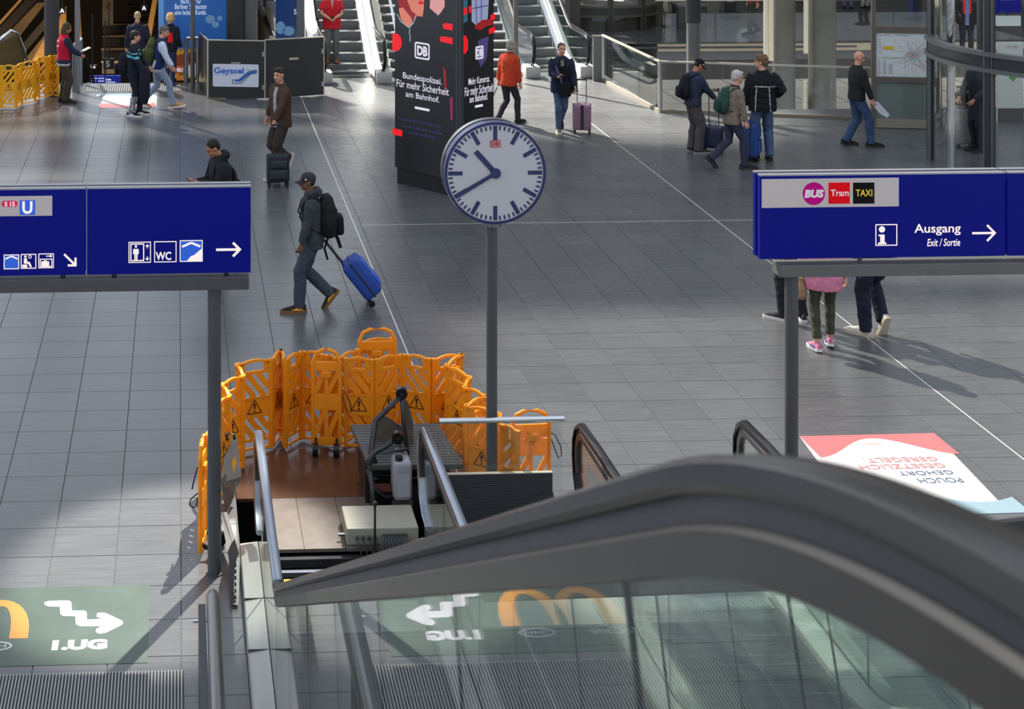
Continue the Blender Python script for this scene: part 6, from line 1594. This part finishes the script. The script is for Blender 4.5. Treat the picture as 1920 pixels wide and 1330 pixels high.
    return dict(root=root, k=k, W=W, P=Pv, up=up, fw=fwt, rt=rt, neck=neck, sh=sh, wr=wr, el=el, bulk=B, loc=loc, face=face, HT=HT, knees=knees, ank=ank)

def attach(pr, name, label, cat, centre):
    """a thing worn or held: its own top-level object placed with the person; returns (root, transform of person space)"""
    c = pr['W'] @ (V(centre) * pr['k'])
    return thing(name, label, cat, tuple(c), 0), pr['W'] @ Matrix.Scale(pr['k'], 4)
def wfinish(bm, M, name, m, root, smooth=True, angle=50):
    bm.transform(M); return finish(bm, name, m, root, True, smooth, angle)
def backpack(pr, label, col, w=.30, hgt=.46, d=.17, drop=0.02, strap=None, droop=0.0, second=None):
    up, fw, rt = pr['up'], pr['fw'], pr['rt']; B = pr['bulk']
    c = pr['P'] + up * (.29 - drop) - fw * (.118 * B + d * .36)
    r, M = attach(pr, 'backpack', label, 'backpack', c)
    R = Matrix((rt, fw, up)).transposed().to_4x4(); R.translation = c
    m = cloth('pack_%d_%d_%d' % col, S(*col)); m2 = cloth('pack2_%d_%d_%d' % (second or tuple(max(0, x - 10) for x in col)), S(*(second or tuple(max(0, x - 10) for x in col))))
    bm = NB(); ell(bm, (0, 0, -hgt * .10), (w * .56, d * .60, hgt * .44), R); rbox(bm, (-w * .44, -d * .42, -hgt * .47), (w * .44, d * .44, hgt * .36), .07, R, 4); ell(bm, (0, d * .05, hgt * .28), (w * .40, d * .44, hgt * .24), R)
    bm = remesh(bm, .014, 2); wrinkle(bm, .010, 9, 13, hgt * 9); wfinish(bm, M, 'pack_body', m, r)
    bm = NB(); rbox(bm, (-w * .36, -d * .82, -hgt * .44), (w * .36, -d * .35, hgt * .02), .045, R, 3); wfinish(bm, M, 'front_pocket', m2, r)
    bm = NB(); tube(bm, [R @ V(p) for p in ((-.04, d * .3, hgt / 2 - .02), (-.03, d * .3, hgt / 2 + .03), (.03, d * .3, hgt / 2 + .03), (.04, d * .3, hgt / 2 - .02))], .008, seg=8); wfinish(bm, M, 'grab_loop', m2, r)
    for s in (-1, 1):
        top_ = pr['P'] + up * .515 + rt * s * .105
        pts = [c + up * hgt * .40 + rt * s * .09 + fw * d * .45, top_ - fw * .06 * B, top_ + up * .012 + fw * .02, top_ + fw * .10 * B - up * .06, pr['P'] + up * .30 + rt * s * .13 + fw * .150 * B, pr['P'] + up * .16 + rt * s * .165 * B + fw * .06, c - up * hgt * .36 + rt * s * .13 + fw * d * .35]
        bm = NB(); tube(bm, pts, [(.022, .009)] * len(pts), ref=rt, seg=8); wfinish(bm, M, 'strap', strap or m2, r)
    return r
def held_phone(pr, i, label='', tilt=40, off=(0, .10, .02)):
    w_ = pr['wr'][i]; c = w_ + V(off); r, M = attach(pr, 'phone', label, 'phone', c)
    R = Matrix.Translation(c) @ Matrix.Rotation(math.radians(tilt), 4, 'X')
    bm = NB(); rbox(bm, (-.036, -.075, -.004), (.036, .075, .004), .004, R); wfinish(bm, M, 'case', black_plastic, r)
    bm = NB(); box(bm, (-.033, -.070, .0042), (.033, .070, .005), R); wfinish(bm, M, 'screen', mat('phone_glass', S(60, 64, 74), .1), r)
    return r
def suitcase(label, M, w, d, hgt, col, handle=.45, ribs=0, stripe=None, soft=False, wheels=4, metal=0.0, col2=None, handle_m=None, wheel_r=.032):
    """M maps case space (x width, y depth, z up from the floor) to the world"""
    r = thing('suitcase', label, 'suitcase', tuple(M @ V((0, 0, 0))))
    m = mat('case_%d_%d_%d' % col, S(*col), .45 if not soft else .8, metal, .06, 10, .2 if soft else 0); m2 = mat('case2_%d_%d_%d' % (col2 or col), S(*(col2 or col)), .6, 0)
    z0 = wheel_r * 2 + .01
    bm = NB(); rbox(bm, (-w / 2, -d / 2, z0), (w / 2, d / 2, hgt), .035 if not soft else .05, None, 3); bm.transform(M); finish(bm, 'shell', m, r, True, True, 50)
    if ribs:
        for s in (-1, 1):
            bm = NB()
            for k in range(ribs): x = -w / 2 + .05 + (w - .1) * k / (ribs - 1); rbox(bm, (x - .2 * w / ribs, s * d / 2 - .004, z0 + .05), (x + .2 * w / ribs, s * d / 2 + .006, hgt - .05), .004, None, 1)
            bm.transform(M); props(finish(bm, 'shell_ribs', m, r), kind='stuff')
    bm = NB(); rbox(bm, (-w / 2 - .003, -.010, z0 - .003), (w / 2 + .003, .010, hgt + .003), .004); bm.transform(M); finish(bm, 'zip_band', mat('case_black', S(22, 22, 24), .5), r)
    if stripe:
        bm = NB(); rbox(bm, (-w * .09, -d / 2 - .006, z0 + .01), (w * .09, -d / 2 + .01, hgt - .01), .004); bm.transform(M); finish(bm, 'centre_stripe', mat('case_black', S(22, 22, 24), .5), r)
    if soft:
        bm = NB(); rbox(bm, (-w * .4, -d / 2 - .03, z0 + .06), (w * .4, -d / 2 + .01, hgt * .55), .02, None, 3); bm.transform(M); finish(bm, 'front_pocket', m2, r, True, True, 50)
        bm = NB(); rbox(bm, (-w * .38, -d / 2 - .022, hgt * .6), (w * .38, -d / 2 + .01, hgt - .08), .02, None, 3); bm.transform(M); finish(bm, 'front_pocket', m2, r, True, True, 50)
    bm = NB(); tube(bm, [(-.06, 0, hgt - .005), (-.05, 0, hgt + .03), (.05, 0, hgt + .03), (.06, 0, hgt - .005)], .010, seg=8); bm.transform(M); finish(bm, 'carry_handle', m2, r, True, True)
    hm_ = handle_m or steel_dark
    if handle:
        for s in (-1, 1):
            bm = NB(); cyl(bm, (s * .085, d * .32, hgt - .03), (s * .085, d * .32, hgt + handle), .009, 10); bm.transform(M); finish(bm, 'handle_rod', hm_, r, True, True, 40)
        bm = NB(); rbox(bm, (-.10, d * .32 - .014, hgt + handle - .012), (.10, d * .32 + .014, hgt + handle + .018), .008); bm.transform(M); finish(bm, 'handle_grip', black_plastic, r)
    ys = (-.36, .36) if wheels == 4 else (.38,)
    for sx in (-1, 1):
        for y in ys:
            bm = NB(); cyl(bm, (sx * w * .40 - .014, y * d, wheel_r), (sx * w * .40 + .014, y * d, wheel_r), wheel_r, 14); rbox(bm, (sx * w * .40 - .02, y * d - .02, wheel_r), (sx * w * .40 + .02, y * d + .02, z0 + .01), .005); bm.transform(M); finish(bm, 'wheel', black_rubber, r)
    return r
def at(p, ang=0.0): return Matrix.Translation(p) @ Matrix.Rotation(math.radians(ang), 4, 'Z')
exec_people = True
# ---- the man with cap, backpack and blue suitcase (nearest person)
stand = lambda x=.1, y=0, yaw=0: (x, y, 0, 0, yaw)
pA = person('man in a grey jacket and cap striding left, pulling a bright blue suitcase', G(586, 582), 1.72, 90, (56, 60, 66), (62, 68, 80), skin_d, 'cap',
    [(-.07, .17, 0, 0, 6), (.07, -.34, .04, 52, -4)], [(-.21, .17, .83), (.25, -.13, .80)], lean=3, head=(4, 2), bulk=1.05, hem=-.12, width=1.12, hood=True, shoe_c=(44, 40, 36), sole=mat('gum_sole', S(120, 84, 44), .7), accent=(214, 146, 30), cap=(52, 50, 50), curl=(.8, 1.2),
    regions=[('front', lambda q, n, a: q.y > .09 and abs(q.x) < .03 and q.z < .5, (34, 36, 40))])
backpack(pA, 'bulky black backpack with hanging straps on the man in the grey jacket', (28, 28, 30), w=.33, hgt=.54, d=.23, drop=.03)
r_, M_ = pA['root'], pA['W'] @ Matrix.Scale(pA['k'], 4)
def loose_strap(pr, pts, w=.014, col=(28, 28, 30), label='long thin loose strap hanging below the bulky black backpack'):
    bm = NB(); M_ = pr['W'] @ Matrix.Scale(pr['k'], 4); tube(bm, pts, [(w, .004)] * len(pts), ref=V((0, 1, 0)), seg=6); bm.transform(M_)
    c = M_ @ V(pts[0]); return top(bm, 'loose_strap', cloth('pack_%d_%d_%d' % col, S(*col)), label, 'strap', tuple(c), group='loose straps of the black backpack')
loose_strap(pA, [(.10, -.17, 1.0), (.10, -.20, .86), (.11, -.16, .74), (.11, -.20, .60)])
loose_strap(pA, [(.06, -.26, 1.0), (.06, -.32, .88), (.06, -.36, .76)], .022, label='shorter, wider loose strap ending above the blue suitcase handle')
# blue suitcase pulled behind, tilted
hand_w = pA['W'] @ ((pA['wr'][1] + V((0, -.02, -.085))) * pA['k'])
wb = G(695, 570); tiltd = (hand_w - wb); ax = tiltd.normalized()
xr_ = V((0, 1, 0)); xr_ = (xr_ - ax * xr_.dot(ax)).normalized(); ydir = ax.cross(xr_)
MC = Matrix((xr_, ydir, ax)).transposed().to_4x4()
MC.translation = wb + V((0, 0, .035)) - ydir * 0.10 - ax * .03
if ydir.z > 0: pass
suitcase('bright blue soft suitcase tilted on two wheels behind the man with the cap', MC, .40, .25, .60, (30, 66, 146), handle=max(.2, tiltd.length - .60), soft=True, wheels=2, col2=(40, 84, 180), wheel_r=.04, handle_m=black_plastic)

# ---- man in the brown jacket with black suitcase
pB = person('man in a brown jacket over a pale shirt walking behind a small black suitcase', G(527, 330), 1.84, 128, (74, 54, 42), (54, 46, 40), skin_l, 'quiff',
    [(-.08, .18, 0, 0, 4), (.09, -.36, .10, 62, 0)], [(-.14, .30, .86), (.30, .02, .90)], lean=2, head=(14, 3), bulk=1.12, hem=-.12, width=1.15, collar=.03, shoe_c=(150, 144, 136), sole=sole_w, hair_col=(52, 42, 36), curl=(1.1, .6),
    regions=[('front', lambda q, n, a: q.y > .07 and abs(q.x + .02) < .034 and q.z < .52 and n > .3 and a > .06, (156, 158, 156)), ('collar', lambda q, n, a: q.z > .52 and q.y < .03, (66, 60, 44))])
bs = G(521, 349); suitcase('small black suitcase in front of the man in the brown jacket', at(bs + V((0, .0, 0)), 6), .36, .23, .52, (26, 30, 36), handle=.46, soft=True, col2=(34, 38, 46), handle_m=black_plastic)
bm = NB(); ell(bm, pB['HT'] @ V((.078, .006, -.016)), (.009, .009, .012)); bm.transform(pB['W'] @ Matrix.Scale(pB['k'], 4)); top(bm, 'earbud', white_paint, 'white wireless earbud in the ear of the man in the brown jacket', 'earbud', tuple(pB['W'] @ ((pB['HT'] @ V((.078, .006, -.016))) * pB['k'])), smooth=True)

# ---- man in the black hooded jacket behind the left sign
pC = person('man in a black hooded jacket looking down at his phone behind the left sign', G(418, 500), 1.76, 108, (32, 36, 38), (34, 34, 38), skin_m, 'crop',
    [(-.10, .10, 0, 0, 5), (.10, -.10, 0, 0, -5)], [(-.05, .36, 1.16), (.10, .34, 1.14)], lean=6, head=(0, 34), bulk=1.12, hood=True, hair_col=(28, 22, 20), curl=(.9, .9), hdir=((.2, 1, .1), (-.2, 1, .1)), pdir=((.3, 0, 1), (-.3, 0, 1)))
held_phone(pC, 0, 'black phone held by the man in the black hooded jacket', 40, (.03, .12, .03))
backpack(pC, 'flat black shoulder pack on the man in the black hooded jacket', (26, 28, 30), w=.26, hgt=.40, d=.10, drop=.1)

# ---- group at the left back
pD = person('man in a red vest and olive hood standing beside the yellow barrier with a clipboard', G(119, 193), 1.68, -72, (176, 22, 54), (62, 54, 42), skin_m, 'hood',
    [(-.12, .0, 0, 0, 10), (.12, .02, 0, 0, -10)], [(-.10, .34, 1.06), (.14, .36, 1.04)], lean=2, head=(-14, 18), bulk=1.14, hem=-.06, sleeve_c=(36, 44, 62), width=1.25, hems=(.05, (196, 196, 200)), shoe_c=(30, 30, 32), curl=(.8, .8),
    regions=[('band', lambda q, n, a: q.z < .02, (36, 44, 66)), ('print', lambda q, n, a: n < -.5 and .30 < q.z < .32 and abs(q.x) < .08, (220, 200, 205)), ('print', lambda q, n, a: n < -.5 and .40 < q.z < .44 and abs(q.x) < .02, (220, 200, 205))])
r, M = attach(pD, 'clipboard', 'small clipboard held out by the man in the red vest', 'clipboard', (.02, .44, 1.10))
bm = NB(); R = Matrix.Translation(V((.02, .44, 1.11))) @ Matrix.Rotation(math.radians(25), 4, 'X'); box(bm, (-.10, -.08, -.004), (.10, .16, .004), R); wfinish(bm, M, 'board', dark_paint, r, False); bm = NB(); box(bm, (-.09, -.07, .004), (.09, .13, .007), R); wfinish(bm, M, 'sheet', mat('clip_sheet', S(120, 124, 130), .5), r, False)
pE = person('dark-haired man in a navy tracksuit with a teal stripe and a coat over his arm', G(250, 217), 1.70, -104, (30, 34, 46), (30, 34, 48), skin_l, 'short',
    [(-.10, .10, 0, 0, 16), (.11, -.02, 0, 0, -6)], [(-.16, .30, .98), (.20, .30, .96)], lean=1, head=(24, 4), bulk=1.05, hair_col=(40, 30, 26), curl=(.8, .8), shoe_c=(26, 26, 30), sole=sole_w, accent=(210, 210, 214),
    regions=[('stripe', lambda q, n, a: .34 < q.z - abs(q.x) * -.25 < .385, (92, 180, 190)), ('stripe', lambda q, n, a: .43 < q.z - abs(q.x) * -.25 < .455, (120, 170, 190))],
    pants_regions=[(lambda p, kn, an: p.z < .42 and abs(p.x) > .10 and (p.y * 60) % 2 < 1.0, (196, 198, 206))])
backpack(pE, 'slouching black rucksack low on the back of the man in the navy tracksuit', (26, 27, 32), w=.32, hgt=.48, d=.22, drop=.16)
r, M = attach(pE, 'coat', 'dark coat hanging over the forearm of the man in the navy tracksuit', 'coat', (.16, .28, .7))
bm = NB(); tube(bm, [(.08, .28, 1.02), (.16, .28, .98), (.20, .30, .80), (.20, .29, .60), (.19, .29, .40), (.18, .29, .28)], [(.06, .07), (.08, .10), (.075, .12), (.07, .12), (.06, .10), (.04, .06)], ref=V((1, 0, 0)), seg=12); bm = remesh(bm, .014, 2); wrinkle(bm, .014, 9, 5); wfinish(bm, M, 'coat_folds', cloth('coat_navy', S(28, 30, 42)), r)
r, M = attach(pE, 'bottle', 'small clear bottle with a lime cap in the hand of the tracksuit man', 'bottle', (-.14, .36, 1.0))
bm = NB(); cyl(bm, (-.14, .38, .98), (-.14, .42, 1.10), .025, 12); wfinish(bm, M, 'body', mat('bottle_clear', S(200, 208, 214), .2), r); bm = NB(); cyl(bm, (-.14, .42, 1.10), (-.14, .43, 1.13), .014, 12); wfinish(bm, M, 'cap', mat('cap_lime', S(190, 220, 40), .4), r)
pF = person('man in a navy vest, white sleeves and pale jeans striding right with a green backpack', G(296, 202), 1.74, -90, (36, 48, 92), (132, 150, 170), skin_l, 'short',
    [(-.08, -.36, .0, 24, 0), (.09, .32, 0, -8, -4)], [(-.22, .20, .88), (.25, .30, .88)], lean=9, head=(-18, 8), bulk=1.12, hem=-.07, sleeve_c=(196, 204, 222), width=1.0, hems=(.06, (208, 206, 204)), shoe_c=(156, 116, 66), sole=sole_w, hair_col=(92, 90, 92), collar=.02)
backpack(pF, 'olive green backpack on the man with white sleeves', (74, 78, 48), w=.32, hgt=.54, d=.20, drop=.02)
pG = person('woman with a fair ponytail in a navy jacket seen from behind at the stair head', G(258, 163), 1.66, 4, (34, 36, 52), (36, 38, 50), skin_l, 'ponytail',
    [stand(-.10), stand(.10)], [(-.26, .08, .86), (.24, .14, .94)], lean=1, head=(0, 0), bulk=1.08, hair_col=(178, 150, 110))
pH = person('woman with curly blond hair in a black jacket with red, facing the stair head', G(318, 160), 1.60, -30, (30, 30, 40), (44, 62, 92), skin_l, 'curlybob',
    [stand(-.09), stand(.09, -.05)], [(-.10, .28, 1.08), (.24, .12, .92)], lean=2, head=(10, 6), bulk=1.1, hair_col=(206, 172, 110), shoe_c=(70, 90, 140),
    regions=[('red', lambda q, n, a: abs(q.x - .08) < .06 and .12 < q.z < .36 and a > .07, (216, 40, 34))])

# ---- man in the red shirt on the back escalator
RS = .62 + .4 * 3 + .2
zst = base_z(esc_path(1.25, math.radians(27), 2.2, 3.6, 1.5, .6), RS)
yst = 35.45 + RS
pI = person('man in a red short-sleeved shirt standing on the back escalator, hands together', V((xat(622, 105, yst), yst, zst + .0)), 1.78, 180, (196, 34, 46), (104, 102, 102), skin_l, 'short',
    [stand(-.10), stand(.11)], [(-.05, .24, 1.06), (.07, .25, 1.05)], lean=0, bulk=1.2, hem=-.14, sleeve='short', width=1.2, shoe_c=(150, 84, 36), hair_col=(90, 76, 60), curl=(.8, .8), elb=((-.9, -.5, -.2), (.9, -.5, -.2)),
    regions=[('shirt', lambda q, n, a: q.y > .05 and abs(q.x) < .035 - (.52 - q.z) * .2 and q.z > .34, (168, 150, 146))])
held_phone(pI, 1, 'dark phone in the hands of the man in the red shirt', 30, (-.06, .06, .03))
# rider low on the escalator behind the boarding
y2 = 70 + .62 + .4 * 8 + .2; z2 = base_z(esc_path(1.25, math.radians(27), 2.2, 8.0, 1.5, .6), .62 + .4 * 8 + .2) - 5.2
pJ = person('dark-haired person in a navy jacket far off riding the escalator above the black boarding', V((xat(502, 90, y2), y2, z2)), 1.7, 200, (30, 36, 56), (40, 42, 50), skin_m, 'short', [stand(-.09), stand(.09)], [None, None], hair_col=(30, 26, 24))

# ---- woman in orange, man with the pink suitcase
pK = person('grey-haired woman in an orange jacket walking past the advertising pillar', G(953, 233), 1.66, -56, (188, 62, 34), (46, 44, 48), skin_l, 'bob',
    [(-.07, -.30, .0, 34, 0), (.08, .20, 0, -4, 0)], [(-.20, -.10, .80), (.24, .10, .82)], lean=5, head=(-26, 6), bulk=1.1, hem=-.12, hair_col=(146, 140, 130), collar=.02, shoe_c=(30, 30, 32), curl=(1.0, .5),
    regions=[('collar', lambda q, n, a: q.z > .55, (44, 34, 60))])
r, M = attach(pK, 'bag', 'small dark hand strap held low by the woman in the orange jacket', 'bag', (-.20, -.12, .62))
bm = NB(); tube(bm, [(-.20, -.12, .74), (-.22, -.20, .60), (-.22, -.24, .52)], [(.02, .008)] * 3, seg=6); wfinish(bm, M, 'strap', black_plastic, r)
pL = person('man in an open navy jacket walking towards the viewer with a pink suitcase', G(1052, 247), 1.70, 176, (34, 38, 60), (70, 88, 114), skin_l, 'crop',
    [(-.05, -.42, .06, 58, 0), (.06, .06, 0, 0, -4)], [(-.26, .24, .76), (.10, .32, 1.12)], lean=3, head=(6, 2), bulk=1.16, hem=-.16, hair_col=(84, 72, 62), shoe_c=(34, 32, 34), sole=mat('sole_cream', S(196, 184, 160), .6), curl=(1.1, .9), hdir=(None, (-.4, 1, .2)), pdir=(None, (-.3, 0, 1)),
    regions=[('open', lambda q, n, a: q.y > .06 and abs(q.x) < .085 and q.z < .5 and a > .07, (22, 22, 26)), ('tee', lambda q, n, a: q.y > .04 and abs(q.x) < .03 and .38 < q.z < .50, (112, 108, 96))])
held_phone(pL, 1, 'black phone held up by the man with the pink suitcase', 30, (-.04, .10, .03))
r, M = attach(pL, 'shoulder_bag', 'black shoulder bag and scarf over the front of the man with the pink suitcase', 'bag', (-.02, .22, .9))
bm = NB(); rbox(bm, (-.16, .15, .72), (.08, .24, 1.0), .03, None, 3); wfinish(bm, M, 'bag_body', cloth('bag_black', S(24, 24, 28)), r)
bm = NB(); tube(bm, [(.10, .06, 1.42), (.12, .15, 1.28), (.06, .19, 1.1), (.02, .21, .98)], [(.024, .008)] * 4, ref=V((1, 0, 0)), seg=8); wfinish(bm, M, 'strap', cloth('strap_grey', S(78, 82, 96)), r)
bm = NB(); tube(bm, [(-.12, .04, 1.44), (-.14, .15, 1.26), (-.20, .16, 1.0), (-.24, .14, .80)], [(.03, .015), (.05, .025), (.06, .03), (.07, .03)], ref=V((1, 0, 0)), seg=10); wfinish(bm, M, 'coat_edge', cloth('bag_black', S(24, 24, 28)), r)
ps = G(1091, 250); suitcase('dusty pink hard-shell suitcase with a black centre stripe', at(ps, -12), .34, .23, .56, (140, 104, 124), handle=.44, ribs=6, stripe=True, metal=.25)

# ---- group by the railing
pM = person('man in a navy jacket and black cap looking down at his phone by the railing', G(1299, 286), 1.70, -82, (48, 54, 72), (80, 76, 76), skin_m, 'cap',
    [(-.10, .02, 0, 0, 8), (.11, .06, 0, 0, -8)], [(-.08, .36, 1.10), (.12, .38, 1.00)], lean=5, head=(0, 32), bulk=1.1, hem=-.06, width=1.32, shoe_c=(54, 52, 54), sole=mat('sole_grey', S(140, 136, 134), .6), cap=(24, 24, 27), curl=(.9, .9), hdir=((.2, 1, .1), (-.1, 1, 0)), pdir=((.2, 0, 1), (-.2, 0, 1)))
backpack(pM, 'black backpack on the man with the black cap', (26, 28, 34), w=.28, hgt=.46, d=.17)
held_phone(pM, 0, 'black phone in front of the man with the black cap', 20, (.04, .12, .03))
sN = G(1337, 284); suitcase('dark navy suitcase with a tall black handle beside the man with the black cap', at(sN, -28), .36, .25, .46, (28, 38, 66), handle=.62, handle_m=black_plastic, ribs=4)
pN = person('white-haired man in a beige jacket striding right with a green backpack', G(1372, 316), 1.70, -86, (124, 112, 98), (54, 56, 74), skin_l, 'short',
    [(-.07, -.44, .03, 46, 0), (.08, .20, 0, 0, -4)], [(-.20, .14, .84), (.24, .16, .84)], lean=7, head=(0, 4), bulk=1.1, hem=-.12, hair_col=(184, 182, 180), shoe_c=(36, 34, 36), sole=sole_d, accent=None,
    regions=[('collar', lambda q, n, a: q.z > .535, (44, 42, 50))], glasses=True)
backpack(pN, 'dark green backpack on the white-haired man', (44, 72, 62), w=.28, hgt=.46, d=.17)
pO = person('curly-haired man in a black padded jacket with white piping seen from behind', G(1430, 301), 1.84, -6, (28, 28, 31), (74, 94, 122), skin_l, 'curly',
    [stand(-.16, .0, 12), stand(.12, .02, -8)], [(-.30, .10, .84), (.26, .10, 1.06)], lean=3, head=(62, -2), bulk=1.28, hem=-.10, width=1.25, hair_col=(112, 88, 62), collar=.035, puff=.006, curl=(1.1, .6), shoe_c=(34, 30, 30),
    regions=[('piping', lambda q, n, a: n < -.1 and a > .05 and (abs(q.z - .315) < .007 and q.x > -.16 or abs(abs(q.x + .03) - .10 - (.3 - q.z) * .06) < .006 and q.z < .32) and abs(q.x) < .19, (196, 196, 196))])
sP = G(1409, 300); suitcase('blue soft suitcase held upright by the curly-haired man', at(sP, 64), .42, .26, .66, (30, 66, 128), handle=.06, soft=True, col2=(34, 76, 144))
# ---- bald man
pQ = person('bald man with glasses in a black sweater and jeans walking right with papers', G(1606, 274), 1.76, -88, (38, 38, 40), (60, 78, 110), skin_l, None,
    [(-.09, -.16, 0, 6, 4), (.10, .22, 0, 0, -4)], [(-.21, .10, .86), (.27, .18, .84)], lean=2, head=(-4, 4), bulk=1.1, hem=-.06, width=1.1, glasses=True, collar=.015, shoe_c=(30, 28, 30), curl=(.8, .8))
r, M = attach(pQ, 'papers', 'folded white papers in the hand of the bald man', 'papers', (.26, .30, .74))
bm = NB(); poly(bm, [(.25, .17, .80), (.27, .26, .86), (.28, .48, .62), (.28, .44, .56), (.26, .30, .64)], .006, V((1, 0, 0))); wfinish(bm, M, 'sheets', mat('paper_white', S(208, 208, 218), .7), r, False)
# ---- three people behind the right sign
pR = person('person in black trousers walking away, left of the pink coat, behind the right sign', G(1488, 602), 1.72, 30, (34, 34, 38), (36, 36, 40), skin_m, 'short',
    [(-.10, .08, 0, 0, 22), (.10, -.06, 0, 0, -40)], [None, None], shoe_c=(54, 50, 54), sole=sole_w, hair_col=(34, 28, 26))
pS = person('person in a pink coat and olive trousers walking away behind the right sign', G(1545, 656), 1.66, -12, (200, 122, 146), (66, 66, 54), skin_l, 'bob',
    [(-.09, -.06, 0, 4, 14), (.09, .10, 0, 10, -6)], [(-.26, .06, .86), None], bulk=1.22, hem=-.20, width=.95, bare_ankle=True, shoe_c=(186, 110, 140), sole=sole_w, accent=(80, 84, 150), hair_col=(150, 130, 110))
r, M = attach(pS, 'pouch_bag', 'small tan drawstring bag beside the pink coat', 'bag', (-.27, .0, .74))
bm = NB(); tube(bm, [(-.27, 0, .60), (-.27, 0, .64), (-.27, 0, .72), (-.27, 0, .80), (-.27, 0, .83), (-.27, 0, .86)], [(.05, .05), (.078, .07), (.08, .072), (.045, .04), (.03, .03), (.045, .04)], seg=14); bm = remesh(bm, .010, 1); wrinkle(bm, .006, 16, 4); wfinish(bm, M, 'pouch', cloth('pouch_tan', S(150, 120, 90)), r)
bm = NB(); tube(bm, [(-.27, .02, .84), (-.24, .05, 1.0), (-.19, .08, 1.3)], [(.014, .005)] * 3, seg=6); wfinish(bm, M, 'strap', cloth('pouch_tan', S(150, 120, 90)), r)
pT = person('person in dark blue trousers and pale shoes walking away behind the right sign', G(1644, 632), 1.80, 8, (38, 42, 56), (32, 36, 50), skin_l, 'short',
    [(-.10, .06, 0, 0, 34), (.10, -.10, .03, 62, 0)], [None, None], width=1.25, shoe_c=(196, 188, 176), sole=mat('sole_cream', S(196, 184, 160), .6), hair_col=(60, 50, 44), hem=-.04)
# ---- person behind the glass lift with the silver suitcase
pv = G(1836, 284)
pU = person('person in a dark coat behind the glass lift holding a silver suitcase', pv, 1.72, 100, (40, 44, 48), (36, 38, 42), skin_l, 'short', [stand(-.1), stand(.1)], [(-.2, .26, .98), (.10, .34, .98)], bulk=1.2, hem=-.35, hair_col=(160, 104, 60), head=(0, 12))
su = G(1808, 276); suitcase('large silver ribbed suitcase behind the glass lift', at(su, 8), .44, .26, .72, (150, 150, 148), handle=.36, ribs=14, metal=.5)
bgp = V((su.x, su.y, .74)); tb_ = thing('travel_bag', 'dark travel bag resting on top of the silver suitcase', 'bag', tuple(bgp))
bm = NB(); M_ = at(V((su.x, su.y - .02, .755)), 8); rbox(bm, (-.17, -.10, 0), (.17, .10, .24), .03, M_, 3); finish(bm, 'bag_body', cloth('bag_charcoal', S(58, 50, 50)), tb_, True, True, 50)
for s in (-1, 1):
    bm = NB(); tube(bm, [M_ @ V(p) for p in ((-.07, s * .05, .22), (-.06, s * .03, .30), (.06, s * .03, .30), (.07, s * .05, .22))], .007, seg=8); finish(bm, 'bag_handle', steel_dark, tb_, True, True)
# ---- people on the far gallery
pV = person('person in a black coat with a red scarf on the gallery behind the lift', G(1812, 110), 1.75, 160, (34, 34, 36), (40, 40, 48), skin_m, 'short', [stand(-.1), stand(.1)], [None, None], bulk=1.2, hair_col=(40, 30, 28),
    regions=[('scarf', lambda q, n, a: q.y > .03 and abs(abs(q.x) - .07) < .025 and q.z > .2, (190, 40, 40)), ('shirt', lambda q, n, a: q.y > .06 and abs(q.x) < .04, (104, 110, 140))])
pW = person('person in a red jacket walking along the gallery beyond the opening', G(1413, 64), 1.74, 100, (168, 60, 60), (56, 62, 46), skin_l, 'short', [(-.09, .16, 0, 0, 0), (.1, -.2, 0, 20, 0)], [None, None], hair_col=(60, 50, 44))
pX = person('person in a pale top and blue trousers far off on the gallery', G(1590, 16), 1.7, 150, (150, 120, 100), (120, 126, 160), skin_l, 'short', [stand(-.1), stand(.1)], [None, None])
pY = person('person with a red garment far on the gallery beside the map board frame', G(1622, 15), 1.7, 200, (140, 30, 40), (190, 186, 184), skin_l, 'bob', [stand(-.1), stand(.1)], [None, None])
pZ = person('person in blue jeans on the gallery seen above the city map', G(1716, 38), 1.72, 60, (150, 110, 90), (48, 56, 110), skin_l, 'short', [(-.09, .1, 0, 0, 0), (.1, -.1, 0, 10, 0)], [None, None])
